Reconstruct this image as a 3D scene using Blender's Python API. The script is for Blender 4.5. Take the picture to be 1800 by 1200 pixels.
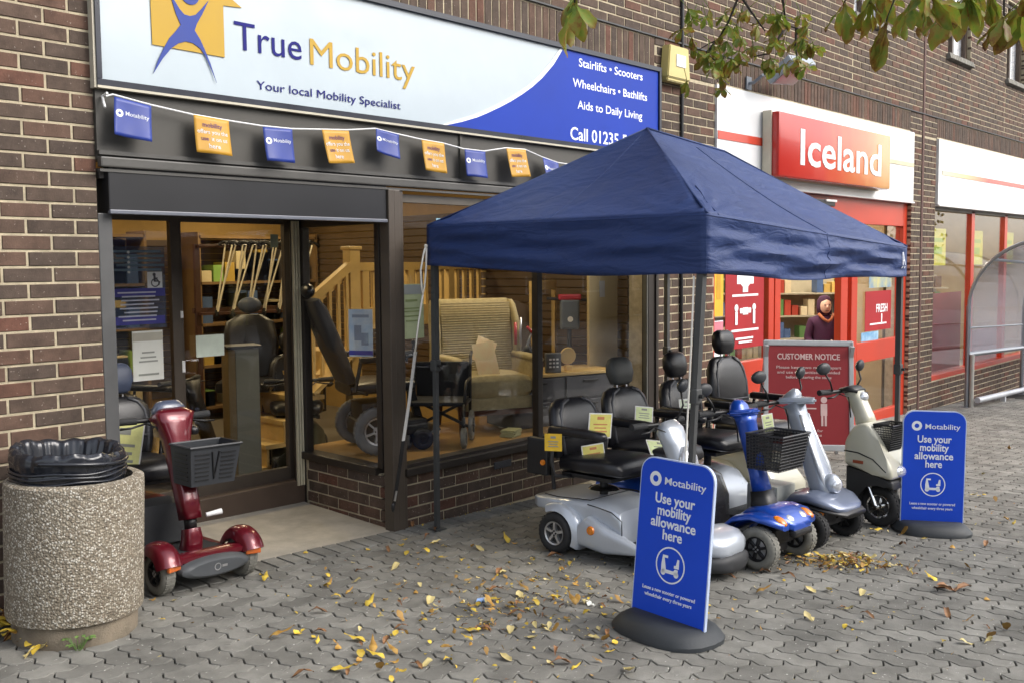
import bpy, bmesh, math, random
import numpy as np
from mathutils import Vector as V, Matrix as Mx
from math import sin, cos, pi, radians, atan, sqrt, atan2
random.seed(7)
RND = random.Random(11)
sc = bpy.context.scene
for o in list(bpy.data.objects): bpy.data.objects.remove(o)
col = sc.collection

# ---------------------------------------------------------------- camera
YAW, PIT, ROL = .814986, .0690095, -.00863515
F = V((sin(YAW)*cos(PIT), cos(YAW)*cos(PIT), -sin(PIT)))
R = V((cos(YAW), -sin(YAW), 0)); U = R.cross(F)
R2 = R*cos(ROL)+U*sin(ROL); U2 = -R*sin(ROL)+U*cos(ROL)
CAM = V((-2.01628, -4.66316, 1.64011)); FPX = 1675.09
cd = bpy.data.cameras.new('camera'); cam = bpy.data.objects.new('camera', cd); col.objects.link(cam)
cam.matrix_world = Mx(((R2.x, U2.x, -F.x, CAM.x), (R2.y, U2.y, -F.y, CAM.y), (R2.z, U2.z, -F.z, CAM.z), (0, 0, 0, 1)))
cd.sensor_width = 36; cd.lens = FPX/1800*36; cd.shift_y = -(600-578.29)/1800
cd.clip_start = .05; cd.clip_end = 600
sc.camera = cam
# ---------------------------------------------------------------- sky, sun, exposure
SUN = V((.42, -.66, .62)).normalized()
EL = math.asin(SUN.z)
w = bpy.data.worlds.new('World'); sc.world = w; w.use_nodes = True
nt = w.node_tree; nt.nodes.clear()
sky = nt.nodes.new('ShaderNodeTexSky'); sky.sky_type = 'NISHITA'; sky.sun_disc = False
sky.sun_elevation = EL; sky.sun_rotation = atan2(SUN.x, SUN.y); sky.dust_density = 3.0; sky.air_density = 1.0; sky.ozone_density = .6
hs = nt.nodes.new('ShaderNodeHueSaturation'); hs.inputs['Saturation'].default_value = .38
bg = nt.nodes.new('ShaderNodeBackground'); bg.inputs['Strength'].default_value = .15
wo = nt.nodes.new('ShaderNodeOutputWorld')
nt.links.new(sky.outputs[0], hs.inputs['Color']); nt.links.new(hs.outputs[0], bg.inputs[0]); nt.links.new(bg.outputs[0], wo.inputs[0])
sl = bpy.data.lights.new('sun', 'SUN'); sl.energy = 1.0; sl.angle = radians(35); sl.color = (1, .955, .9)
so = bpy.data.objects.new('sun', sl); col.objects.link(so); so.rotation_euler = (-SUN).to_track_quat('-Z', 'Y').to_euler(); so.location = (0, -6, 12)
sc.view_settings.view_transform = 'Standard'; sc.view_settings.look = 'None'
sc.view_settings.exposure = 1.12; sc.view_settings.gamma = 1; sc.view_settings.use_curve_mapping = False
sc.render.engine = 'CYCLES'
cy = sc.cycles
cy.use_denoising = True; cy.max_bounces = 8; cy.diffuse_bounces = 4; cy.glossy_bounces = 3; cy.transmission_bounces = 6; cy.transparent_max_bounces = 14
cy.caustics_reflective = False; cy.caustics_refractive = False; cy.sample_clamp_indirect = 6

# ---------------------------------------------------------------- helpers
S = .034                                   # the street falls this much per metre along the facade
def gz(x): return -S*x
TILT = Mx.Rotation(atan(S), 4, 'Y')

def node(nt, t, **kw):
    n = nt.nodes.new(t)
    for k, v in kw.items():
        if k in n.inputs: n.inputs[k].default_value = v
        else: setattr(n, k, v)
    return n

MATS = {}
def mat(name, c, rough=.5, metal=0, var=.12, scale=6, c2=None, bump=0, bscale=80, coat=0, emit=0, spec=.5, rnd=0, gen=False, detail=4, dirt=0, island=0, world=False, specks=0):
    """Principled material: base colour c, blotches of c2 (or c lightened / darkened by var), fine bump."""
    if name in MATS: return MATS[name]
    m = bpy.data.materials.new(name); m.use_nodes = True; MATS[name] = m
    t = m.node_tree; L = t.links; b = t.nodes['Principled BSDF']
    tc = node(t, 'ShaderNodeTexCoord'); out = node(t, 'ShaderNodeNewGeometry').outputs['Position'] if world else tc.outputs['Object']
    n = node(t, 'ShaderNodeTexNoise', Scale=scale, Detail=detail, Roughness=.6); L.new(out, n.inputs['Vector'])
    hi = tuple(min(1, x*(1+var)) for x in c[:3])+(1,) if c2 is None else tuple(c2)+(1,)
    lo = tuple(x*(1-var) for x in c[:3])+(1,) if c2 is None else tuple(c)+(1,)
    r = node(t, 'ShaderNodeValToRGB'); r.color_ramp.elements[0].position = .32; r.color_ramp.elements[1].position = .68
    r.color_ramp.elements[0].color = lo; r.color_ramp.elements[1].color = hi
    L.new(n.outputs['Fac'], r.inputs['Fac']); cur = r.outputs['Color']
    if rnd or island:
        oi = node(t, 'ShaderNodeObjectInfo'); ge = node(t, 'ShaderNodeNewGeometry')
        a = node(t, 'ShaderNodeMath', operation='ADD'); L.new(oi.outputs['Random'], a.inputs[0]); L.new(ge.outputs['Random Per Island'], a.inputs[1])
        f = node(t, 'ShaderNodeMath', operation='FRACT'); L.new(a.outputs[0], f.inputs[0])
        mr = node(t, 'ShaderNodeMapRange'); mr.inputs['To Min'].default_value = 1-rnd; mr.inputs['To Max'].default_value = 1+rnd
        L.new(f.outputs[0], mr.inputs['Value'])
        h = node(t, 'ShaderNodeHueSaturation'); L.new(cur, h.inputs['Color']); L.new(mr.outputs[0], h.inputs['Value']); cur = h.outputs['Color']
    if dirt:
        n2 = node(t, 'ShaderNodeTexNoise', Scale=scale*.35, Detail=6, Roughness=.7); L.new(out, n2.inputs['Vector'])
        mx = node(t, 'ShaderNodeMix', data_type='RGBA', blend_type='MULTIPLY'); mx.inputs[0].default_value = dirt
        L.new(cur, mx.inputs[6]); L.new(n2.outputs['Color'], mx.inputs[7]); 
        bw = node(t, 'ShaderNodeMapRange'); bw.inputs['From Min'].default_value = .3; bw.inputs['From Max'].default_value = .65
        bw.inputs['To Min'].default_value = .55; bw.inputs['To Max'].default_value = 1.1
        L.new(n2.outputs['Fac'], bw.inputs['Value']); L.new(bw.outputs[0], mx.inputs[7]); cur = mx.outputs[2]
    if specks:
        n3 = node(t, 'ShaderNodeTexNoise', Scale=55, Detail=2); L.new(out, n3.inputs['Vector'])
        m3 = node(t, 'ShaderNodeMapRange'); m3.inputs['From Min'].default_value = .7; m3.inputs['From Max'].default_value = .74; L.new(n3.outputs['Fac'], m3.inputs['Value'])
        mq = node(t, 'ShaderNodeMix', data_type='RGBA'); L.new(m3.outputs[0], mq.inputs[0]); L.new(cur, mq.inputs[6]); mq.inputs[7].default_value = (.5, .49, .45, 1); cur = mq.outputs[2]
    L.new(cur, b.inputs['Base Color'])
    rr = node(t, 'ShaderNodeMapRange'); rr.inputs['To Min'].default_value = max(0, rough-.08); rr.inputs['To Max'].default_value = min(1, rough+.1)
    L.new(n.outputs['Fac'], rr.inputs['Value']); L.new(rr.outputs[0], b.inputs['Roughness'])
    b.inputs['Metallic'].default_value = metal; b.inputs['Coat Weight'].default_value = coat; b.inputs['Coat Roughness'].default_value = .08
    b.inputs['Specular IOR Level'].default_value = spec
    if emit: b.inputs['Emission Color'].default_value = tuple(c[:3])+(1,); b.inputs['Emission Strength'].default_value = emit
    if bump:
        nb = node(t, 'ShaderNodeTexNoise', Scale=bscale, Detail=5, Roughness=.65); L.new(out, nb.inputs['Vector'])
        bp = node(t, 'ShaderNodeBump', Strength=min(1, bump), Distance=.01); L.new(nb.outputs['Fac'], bp.inputs['Height']); L.new(bp.outputs[0], b.inputs['Normal'])
    return m

def glass_mat(name, tint=(1, 1, 1), ior=1.5, rough=.0, film=0, filmc=(.8, .85, .9)):
    if name in MATS: return MATS[name]
    m = bpy.data.materials.new(name); m.use_nodes = True; MATS[name] = m; t = m.node_tree; t.nodes.clear(); L = t.links
    tr = node(t, 'ShaderNodeBsdfTransparent'); tr.inputs[0].default_value = tint+(1,)
    gl = node(t, 'ShaderNodeBsdfGlossy', Roughness=rough); fr = node(t, 'ShaderNodeLayerWeight', Blend=.5); pw = node(t, 'ShaderNodeMath', operation='POWER'); L.new(fr.outputs['Facing'], pw.inputs[0]); pw.inputs[1].default_value = 5
    f0 = ((ior-1)/(ior+1))**2; ma = node(t, 'ShaderNodeMath', operation='MULTIPLY_ADD'); L.new(pw.outputs[0], ma.inputs[0]); ma.inputs[1].default_value = 1-f0; ma.inputs[2].default_value = f0
    mx = node(t, 'ShaderNodeMixShader'); o = node(t, 'ShaderNodeOutputMaterial')
    L.new(ma.outputs[0], mx.inputs[0]); L.new(tr.outputs[0], mx.inputs[1]); L.new(gl.outputs[0], mx.inputs[2]); last = mx
    if film:
        df = node(t, 'ShaderNodeBsdfDiffuse'); df.inputs[0].default_value = filmc+(1,)
        m2 = node(t, 'ShaderNodeMixShader'); n = node(t, 'ShaderNodeTexNoise', Scale=1.6, Detail=5); tc = node(t, 'ShaderNodeTexCoord')
        L.new(tc.outputs['Object'], n.inputs['Vector']); mr = node(t, 'ShaderNodeMapRange'); mr.inputs['To Min'].default_value = film*.6; mr.inputs['To Max'].default_value = film*1.4
        L.new(n.outputs['Fac'], mr.inputs['Value']); L.new(mr.outputs[0], m2.inputs[0]); L.new(mx.outputs[0], m2.inputs[1]); L.new(df.outputs[0], m2.inputs[2]); last = m2
    L.new(last.outputs[0], o.inputs[0]); return m

def emit_mat(name, c, s):
    if name in MATS: return MATS[name]
    m = bpy.data.materials.new(name); m.use_nodes = True; MATS[name] = m; t = m.node_tree; t.nodes.clear()
    e = node(t, 'ShaderNodeEmission', Strength=s); e.inputs[0].default_value = tuple(c)+(1,); o = node(t, 'ShaderNodeOutputMaterial'); t.links.new(e.outputs[0], o.inputs[0]); return m

class B:
    """collects shapes into one bmesh"""
    def __init__(s): s.bm = bmesh.new()
    def add(s, vs, fs, M=None):
        bv = [s.bm.verts.new(M @ V(v) if M else v) for v in vs]
        for f in fs:
            try: s.bm.faces.new([bv[i] for i in f])
            except ValueError: pass
        return bv
    def box(s, c, d, rot=None, bev=0, M=None):
        x, y, z = d[0]/2, d[1]/2, d[2]/2
        T = Mx.Translation(c)
        if rot is not None: T = T @ (rot if isinstance(rot, Mx) else Mx.Rotation(rot[2], 4, 'Z') @ Mx.Rotation(rot[1], 4, 'Y') @ Mx.Rotation(rot[0], 4, 'X'))
        if M is not None: T = M @ T
        bv = s.add([(-x, -y, -z), (x, -y, -z), (x, y, -z), (-x, y, -z), (-x, -y, z), (x, -y, z), (x, y, z), (-x, y, z)],
              [(0, 3, 2, 1), (4, 5, 6, 7), (0, 1, 5, 4), (1, 2, 6, 5), (2, 3, 7, 6), (3, 0, 4, 7)], T)
        if bev:
            es = list({e for v in bv for e in v.link_edges})
            bmesh.ops.bevel(s.bm, geom=es, offset=bev, segments=2, profile=.6, affect='EDGES')
        return s
    def rings(s, rs, close=True, capa=True, capb=True):
        """loft between rings of equal length"""
        n = len(rs[0]); bv = [[s.bm.verts.new(p) for p in r] for r in rs]
        for a, b in zip(bv, bv[1:]):
            for i in range(n if close else n-1):
                j = (i+1) % n
                try: s.bm.faces.new((a[i], a[j], b[j], b[i]))
                except ValueError: pass
        if close and capa: s.bm.faces.new(bv[0][::-1])
        if close and capb: s.bm.faces.new(bv[-1])
        return s
    def cyl(s, p0, p1, r0, r1=None, n=14):
        return s.tube([p0, p1], [r0, r0 if r1 is None else r1], n)
    def tube(s, pts, r, n=8):
        pts = [V(p) for p in pts]; k = len(pts); rs = []
        rr = r if isinstance(r, (list, tuple)) else [r]*k
        up = None
        for i, p in enumerate(pts):
            t = (pts[min(i+1, k-1)]-pts[max(i-1, 0)]).normalized()
            if up is None:
                up = V((0, 0, 1)) if abs(t.z) < .9 else V((1, 0, 0))
            a = t.cross(up).normalized(); up = a.cross(t).normalized()
            rs.append([p+a*cos(q)*rr[i]+up*sin(q)*rr[i] for q in [2*pi*j/n for j in range(n)]])
        return s.rings(rs)
    def sq(s, p0, p1, w, d=None, up=(0, 0, 1)):
        """square bar between two points"""
        p0, p1 = V(p0), V(p1); t = (p1-p0).normalized(); up = V(up)
        if abs(t.dot(up)) > .95: up = V((0, 1, 0))
        a = t.cross(up).normalized(); u = a.cross(t); d = d or w
        return s.rings([[p+a*w/2*i+u*d/2*j for i, j in ((1, 1), (-1, 1), (-1, -1), (1, -1))] for p in (p0, p1)])
    def sec(s, secs, n=24, e=3.5):
        """loft of superellipse sections (centre, half vector u, half vector v[, exponent])"""
        rs = []
        for q in secs:
            c, u, v = V(q[0]), V(q[1]), V(q[2]); ee = q[3] if len(q) > 3 else e
            rs.append([c+u*math.copysign(abs(cos(a))**(2/ee), cos(a))+v*math.copysign(abs(sin(a))**(2/ee), sin(a)) for a in [2*pi*(i+.5)/n for i in range(n)]])
        return s.rings(rs)
    def lathe(s, prof, c=(0, 0, 0), ax='Z', n=24, closed=False, caps=True):
        c = V(c); rs = []
        m = {'Z': lambda r, a, h: (r*cos(a), r*sin(a), h), 'Y': lambda r, a, h: (r*cos(a), h, r*sin(a)), 'X': lambda r, a, h: (h, r*cos(a), r*sin(a))}[ax]
        for r, h in prof: rs.append([c+V(m(max(r, 1e-4), 2*pi*i/n, h)) for i in range(n)])
        if closed: rs.append(list(rs[0])); return s.rings(rs, capa=False, capb=False)
        return s.rings(rs, capa=caps, capb=caps)
    def ell(s, c, r, n=16, m=10, M=None):
        c = V(c); rs = []
        for i in range(m+1):
            t = pi*i/m; q = max(sin(t), .02)
            rs.append([(M @ V((r[0]*q*cos(a), r[1]*q*sin(a), -r[2]*cos(t))) if M else V((r[0]*q*cos(a), r[1]*q*sin(a), -r[2]*cos(t))))+c for a in [2*pi*j/n for j in range(n)]])
        return s.rings(rs)
    def prism(s, poly, h, M=None, z0=0):
        """polygon (x, y) pulled from z0 to z0 + h"""
        n = len(poly)
        s.add([(x, y, z0) for x, y in poly]+[(x, y, z0+h) for x, y in poly],
              [tuple(range(n-1, -1, -1)), tuple(range(n, 2*n))]+[(i, (i+1) % n, n+(i+1) % n, n+i) for i in range(n)], M)
        return s
    def sheet(s, f, nu, nv, th=0):
        """grid f(u, v) -> point, u, v in 0..1, with thickness th along the normal"""
        P = [[V(f(i/nu, j/nv)) for j in range(nv+1)] for i in range(nu+1)]
        ids = lambda i, j: i*(nv+1)+j
        fs = [(ids(i, j), ids(i+1, j), ids(i+1, j+1), ids(i, j+1)) for i in range(nu) for j in range(nv)]
        flat = [p for r in P for p in r]
        if not th: s.add(flat, fs); return s
        nr = []
        for i in range(nu+1):
            for j in range(nv+1):
                a = P[min(i+1, nu)][j]-P[max(i-1, 0)][j]; b = P[i][min(j+1, nv)]-P[i][max(j-1, 0)]
                nn = a.cross(b); nr.append(nn.normalized() if nn.length > 1e-9 else V((0, 0, 1)))
        k = len(flat)
        fs2 = [tuple(x+k for x in f[::-1]) for f in fs]
        rim = [(ids(i, 0), ids(i+1, 0)) for i in range(nu)]+[(ids(nu, j), ids(nu, j+1)) for j in range(nv)]+[(ids(i+1, nv), ids(i, nv)) for i in range(nu-1, -1, -1)]+[(ids(0, j+1), ids(0, j)) for j in range(nv-1, -1, -1)]
        s.add(flat+[p-n*th for p, n in zip(flat, nr)], fs+fs2+[(b, a, a+k, b+k) for a, b in rim])
        return s
    def mesh(s, name, m, smooth=False):
        bmesh.ops.recalc_face_normals(s.bm, faces=s.bm.faces)
        me = bpy.data.meshes.new(name); s.bm.to_mesh(me); s.bm.free()
        if m: 
            for mm in (m if isinstance(m, (list, tuple)) else [m]): me.materials.append(mm)
        if smooth:
            me.polygons.foreach_set('use_smooth', [True]*len(me.polygons))
            if smooth is not True: me.set_sharp_from_angle(angle=radians(smooth))
        return me

def link(name, me, parent=None, loc=None, M=None):
    o = bpy.data.objects.new(name, me); col.objects.link(o)
    if parent is not None: o.parent = parent
    if M is not None: o.matrix_local = M
    elif loc is not None: o.location = loc
    return o
def obj(name, b, m, parent=None, smooth=False, loc=None, M=None): return link(name, b.mesh(name, m, smooth), parent, loc, M)
def tag(o, label=None, cat=None, group=None, kind=None):
    if label: o['label'] = label
    if cat: o['category'] = cat
    if group: o['group'] = group
    if kind: o['kind'] = kind
    return o
def thing(name, label, cat, loc=(0, 0, 0), rz=0, group=None, ground=False):
    """Empty at a thing's base; ground=True: stands on the sloping paving at x, y"""
    o = bpy.data.objects.new(name, None); col.objects.link(o); o.empty_display_size = .1
    if ground: o.matrix_world = Mx.Translation((loc[0], loc[1], gz(loc[0])+(loc[2] if len(loc) > 2 else 0))) @ TILT @ Mx.Rotation(rz, 4, 'Z')
    else: o.matrix_world = Mx.Translation(loc) @ Mx.Rotation(rz, 4, 'Z')
    return tag(o, label, cat, group)
FONTC = {}
def text_bm(s, size=1, bold=0, xs=1, align='CENTER', extr=.0012, space=1, shear=0):
    cu = bpy.data.curves.new('lettering', 'FONT'); cu.body = s; cu.size = size; cu.offset = bold*size; cu.align_x = align; cu.extrude = extr; cu.resolution_u = 3; cu.space_character = space; cu.shear = shear
    o = bpy.data.objects.new('lettering', cu); col.objects.link(o); bpy.context.view_layer.update()
    me = bpy.data.meshes.new_from_object(o.evaluated_get(bpy.context.evaluated_depsgraph_get()))
    bpy.data.objects.remove(o); bpy.data.curves.remove(cu)
    if xs != 1: me.transform(Mx.Diagonal((xs, 1, 1, 1)))
    return me
def text(parent, s, loc, size, m, rot=(pi/2, 0, 0), name='lettering', fitw=None, **kw):
    me = text_bm(s, size, **kw)
    if fitw:
        xs = [v.co.x for v in me.vertices]; wd = max(xs)-min(xs); me.transform(Mx.Diagonal((fitw/wd, 1, 1, 1)))
    me.materials.clear(); me.materials.append(m)
    o = link(name, me, parent); o.location = loc; o.rotation_euler = rot
    return o
def copy_tree(o, parent=None):
    c = o.copy(); col.objects.link(c)
    if parent is not None: c.parent = parent
    for ch in list(o.children): copy_tree(ch, c)
    return c
def pxs(p, s):
    """size in photo pixels of something s metres across at point p"""
    return FPX*s/max(.1, (V(p)-CAM).dot(F))
# ---------------------------------------------------------------- materials of the setting
def brick_mat():
    m = bpy.data.materials.new('brick'); m.use_nodes = True; t = m.node_tree; L = t.links; b = t.nodes['Principled BSDF']
    tc = node(t, 'ShaderNodeTexCoord'); oi = node(t, 'ShaderNodeObjectInfo'); ge = node(t, 'ShaderNodeNewGeometry')
    a = node(t, 'ShaderNodeMath', operation='ADD'); L.new(oi.outputs['Random'], a.inputs[0]); L.new(ge.outputs['Random Per Island'], a.inputs[1])
    f = node(t, 'ShaderNodeMath', operation='FRACT'); L.new(a.outputs[0], f.inputs[0])
    r = node(t, 'ShaderNodeValToRGB'); r.color_ramp.interpolation = 'LINEAR'; e = r.color_ramp.elements
    e[0].position = 0; e[0].color = (.075, .055, .044, 1); e[1].position = 1; e[1].color = (.13, .06, .042, 1)
    for p, c in ((.3, (.085, .061, .047)), (.6, (.1, .066, .049)), (.84, (.112, .068, .049)), (.95, (.125, .062, .043))):
        q = e.new(p); q.color = c+(1,)
    L.new(f.outputs[0], r.inputs['Fac'])
    n = node(t, 'ShaderNodeTexNoise', Scale=9, Detail=6, Roughness=.7); L.new(ge.outputs['Position'], n.inputs['Vector'])
    mr = node(t, 'ShaderNodeMapRange'); mr.inputs['From Min'].default_value = .3; mr.inputs['From Max'].default_value = .7; mr.inputs['To Min'].default_value = .62; mr.inputs['To Max'].default_value = 1.35
    L.new(n.outputs['Fac'], mr.inputs['Value']); h = node(t, 'ShaderNodeHueSaturation'); L.new(r.outputs[0], h.inputs['Color']); L.new(mr.outputs[0], h.inputs['Value'])
    # chalky specks
    n2 = node(t, 'ShaderNodeTexNoise', Scale=70, Detail=3); L.new(ge.outputs['Position'], n2.inputs['Vector'])
    m3 = node(t, 'ShaderNodeMapRange'); m3.inputs['From Min'].default_value = .66; m3.inputs['From Max'].default_value = .74; L.new(n2.outputs['Fac'], m3.inputs['Value'])
    mx = node(t, 'ShaderNodeMix', data_type='RGBA'); L.new(m3.outputs[0], mx.inputs[0]); L.new(h.outputs[0], mx.inputs[6]); mx.inputs[7].default_value = (.36, .31, .26, 1)
    L.new(mx.outputs[2], b.inputs['Base Color']); b.inputs['Roughness'].default_value = .85; b.inputs['Specular IOR Level'].default_value = .3
    nb = node(t, 'ShaderNodeTexNoise', Scale=120, Detail=6, Roughness=.7); L.new(ge.outputs['Position'], nb.inputs['Vector'])
    bp = node(t, 'ShaderNodeBump', Strength=.45, Distance=.006); L.new(nb.outputs['Fac'], bp.inputs['Height']); L.new(bp.outputs[0], b.inputs['Normal'])
    return m
BRICK = brick_mat()
MORTAR = mat('mortar', (.49, .42, .29), .95, var=.2, scale=14, bump=.5, bscale=150, dirt=.4)
BROWN = mat('brown_frame_paint', (.07, .055, .042), .42, var=.12, scale=3, bump=.05)
BROWN2 = mat('dark_brown_frame', (.03, .024, .02), .4, var=.12, scale=3)
GREYB = mat('fascia_grey_brown', (.062, .058, .05), .5, var=.16, scale=1.6, dirt=.35)
SHUT = mat('shutter_box_black', (.008, .0085, .011), .42, var=.3, scale=1.2, dirt=.3)
BLACK = mat('black_plastic', (.012, .012, .013), .45, var=.2)
STEEL = mat('brushed_steel', (.55, .55, .56), .3, metal=1, var=.06)
WHITE = mat('white_paint', (.78, .78, .77), .45, var=.03)
CREAMT = mat('cream_trim', (.5, .46, .36), .5, var=.08)
GLASS = glass_mat('window_glass')
CONC = mat('lobby_concrete', (.46, .42, .35), .8, var=.1, scale=9, bump=.4, bscale=170, dirt=.45)

# ---------------------------------------------------------------- ground, paving
b = B(); rows = 24
b.sheet(lambda u, v: (-90+180*u, -110+190*v, gz(-90+180*u)), 2, 2)
g = obj('ground', b, mat('distant_paving', (.25, .25, .25), .9, var=.25, scale=2.5, bump=.3, bscale=30, dirt=.5)); g['kind'] = 'structure'
W_ = .1
def warp(x, y):
    tri = lambda t: (lambda q: q*4 if q < .25 else (2-4*q if q < .75 else 4*q-4))((t/W_+1e-9) % 1)
    return (x+.0105*tri(y+.025), y+.0105*tri(x+.025))
def paver_poly(l, wd, x0, y0, inset=0):
    pts = []; k = 4
    def side(ax, ay, bx, by, n):
        for i in range(n): pts.append((ax+(bx-ax)*i/n, ay+(by-ay)*i/n))
    side(0, 0, l, 0, round(l/W_)*k); side(l, 0, l, wd, round(wd/W_)*k); side(l, wd, 0, wd, round(l/W_)*k); side(0, wd, 0, 0, round(wd/W_)*k)
    cx, cy_ = l/2, wd/2; out = []
    for x, y in pts:
        xx, yy = warp(x0+x, y0+y); xx -= x0; yy -= y0
        dx = -inset if x >= l-1e-6 else (inset if x <= 1e-6 else 0); dy = -inset if y >= wd-1e-6 else (inset if y <= 1e-6 else 0)
        out.append((xx+dx, yy+dy))
    return out
def paver_geo(l, wd):
    a = paver_poly(l, wd, 0, 0, .0034); c = paver_poly(l, wd, 0, 0, .0058); n = len(a)
    vs = [(x, y, -.014) for x, y in a]+[(x, y, -.004) for x, y in a]+[(x, y, 0) for x, y in c]
    fs = [tuple(range(2*n, 3*n))]
    for k in (0, 1): fs += [(k*n+i, k*n+(i+1) % n, (k+1)*n+(i+1) % n, (k+1)*n+i) for i in range(n)]
    return vs, fs
PAVE = mat('block_paving', (.178, .172, .153), .88, c2=(.268, .26, .233), scale=6, bump=.6, bscale=170, rnd=.2, island=1, dirt=.65, spec=.3, world=True, specks=1)
BED = mat('joint_sand', (.02, .019, .016), .95, var=.3, scale=20)
b = B(); b.sheet(lambda u, v: (-4+24*u, -7+7*v, gz(-4+24*u)+.004), 2, 2)
bed = obj('paving_bed', b, BED); bed['kind'] = 'structure'
TOP = .016
pv = thing('block_paving', 'grey wavy-edged concrete block paving of the shopping street', 'paving'); pv['kind'] = 'structure'; del pv['category']
geoH, geoV, geoS = paver_geo(2*W_, W_), paver_geo(W_, 2*W_), paver_geo(W_, W_)
def rect_geo(l, wd):
    i, j = .003, .007
    return ([(i, i, -.014), (l-i, i, -.014), (l-i, wd-i, -.014), (i, wd-i, -.014), (j, j, 0), (l-j, j, 0), (l-j, wd-j, 0), (j, wd-j, 0)],
            [(4, 5, 6, 7), (0, 1, 5, 4), (1, 2, 6, 5), (2, 3, 7, 6), (3, 0, 4, 7)])
geoR = rect_geo(.1, .2)
def bmesh_of(geo):
    b = B(); b.add(*geo); return b
def inview(x, y, mx=120):
    d = V((x, y, gz(x)))-CAM; z = d.dot(F)
    if z < .3: return False
    u = 900+FPX*d.dot(R2)/z; v = 578-FPX*d.dot(U2)/z
    return -mx < u < 1800+mx and v < 1200+mx
cells = []
NX, NY = int(15.0/W_), int(4.4/W_)
Y1 = -.215
for i in range(-14, NX):
    for j in range(0, NY):
        # herringbone: cell (i, j) counted from the wall outwards
        x, y = i*W_, Y1-(j+1)*W_
        if (i-j) % 4 == 0: cells.append(('h', x, y))
        if (i-j) % 4 == 3: cells.append(('v', x, y-W_))
        if j == 0 and i % 4 == 2: cells.append(('s', x, y))
items = []
for t, x, y in cells:
    cx, cy_ = (x+W_, y+W_/2) if t == 'h' else (x+W_/2, y+W_ if t == 'v' else y+W_/2)
    z = (V((cx, cy_, gz(cx)))-CAM).dot(F)
    items.append((t, x, y, z, inview(cx, cy_)))
for i in range(-8, 130):
    x = i*.1035
    if x < 13.4: items.append(('r', x, -.212, (V((x, -.1, gz(x)))-CAM).dot(F), inview(x+.05, -.1, 60)))
items.sort(key=lambda q: (not q[4], q[3]))
meP = {'h': bmesh_of(geoH).mesh('paver', PAVE), 'v': bmesh_of(geoV).mesh('paver', PAVE), 'r': bmesh_of(geoR).mesh('paver', PAVE), 's': bmesh_of(geoS).mesh('paver', PAVE)}
rest = B(); cnt = 0
for t, x, y, z, iv in items:
    # blocks settle a little unevenly
    dz = RND.uniform(-.0016, .0016); M = Mx.Translation((x, y, gz(x)+TOP+dz)) @ TILT @ Mx.Rotation(RND.uniform(-.004, .004), 4, 'X') @ Mx.Rotation(RND.uniform(-.004, .004), 4, 'Y')
    if iv and cnt < 300: link('paver', meP[t], pv, M=M); cnt += 1
    elif x < 13.4:
        geo = {'h': geoH, 'v': geoV, 'r': geoR, 's': geoS}[t]; rest.add(geo[0], geo[1], M)
o = obj('pavers', rest, PAVE, pv); o['kind'] = 'stuff'

# ---------------------------------------------------------------- the brick building
bld = thing('brick_building', 'dark brown brick terrace with cream mortar over the two shopfronts', 'building')
def walls(rects, depth=.3, y=0):
    b = B()
    for x0, x1, z0, z1 in rects: b.box(((x0+x1)/2, y+.0055+depth/2, (z0+z1)/2), (x1-x0, depth, z1-z0))
    return b
SX0, SX1 = 0, 4.72
WIN = [(8.58, 9.5, 4.4, 5.6), (11.55, 12.47, 4.4, 5.6), (14.1, 15.02, 4.4, 5.6), (5.6, 6.5, 4.6, 5.6)]
WIN = WIN[:3]
ZT = 5.9
wall_rects = [(-2.6, 0, -.2, 3.24), (4.74, 5.65, -.6, 3.24), (10.37, 11.2, -.9, 3.26), (11.2, 19, -1.0, .0)]
upper = (-2.6, 19, 3.24, ZT)
rects = wall_rects[:]
# upper wall in strips round its windows
xs = [-2.6]+[v for q in WIN for v in (q[0], q[1])]+[19]
for i in range(0, len(xs), 2): rects.append((xs[i], xs[i+1], 3.24, ZT))
for q in WIN: rects += [(q[0], q[1], 3.24, q[2]-.09), (q[0], q[1], q[3], ZT)]
obj('mortar', walls(rects), MORTAR, bld)
def course(z): return math.floor((z-1.19)/.075+1e-6)
bricks = []        # (x0, x1, z0, z1)
SOLD = (3.262, 3.505)
def lay(x0, x1, z0, z1, soldier=True):
    k0, k1 = course(z0), course(z1)
    for k in range(k0, k1+1):
        a, c = 1.19+.075*k, 1.19+.075*(k+1)
        if k*.075+1.19 > SOLD[0]-.09 and a < SOLD[1]-.02 and soldier: continue
        lo, hi = max(a+.0058, z0), min(c-.0058, z1)
        if hi-lo < .02: continue
        off = (.1175 if k % 2 == 0 else .005)
        n0 = math.floor((x0-off)/.225)
        for n in range(n0, n0+int((x1-x0)/.225)+3):
            p, q = max(off+n*.225+.006, x0), min(off+(n+1)*.225-.006, x1)
            if q-p > .03: bricks.append((p, q, lo, hi))
for r in wall_rects: lay(*r)
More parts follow.
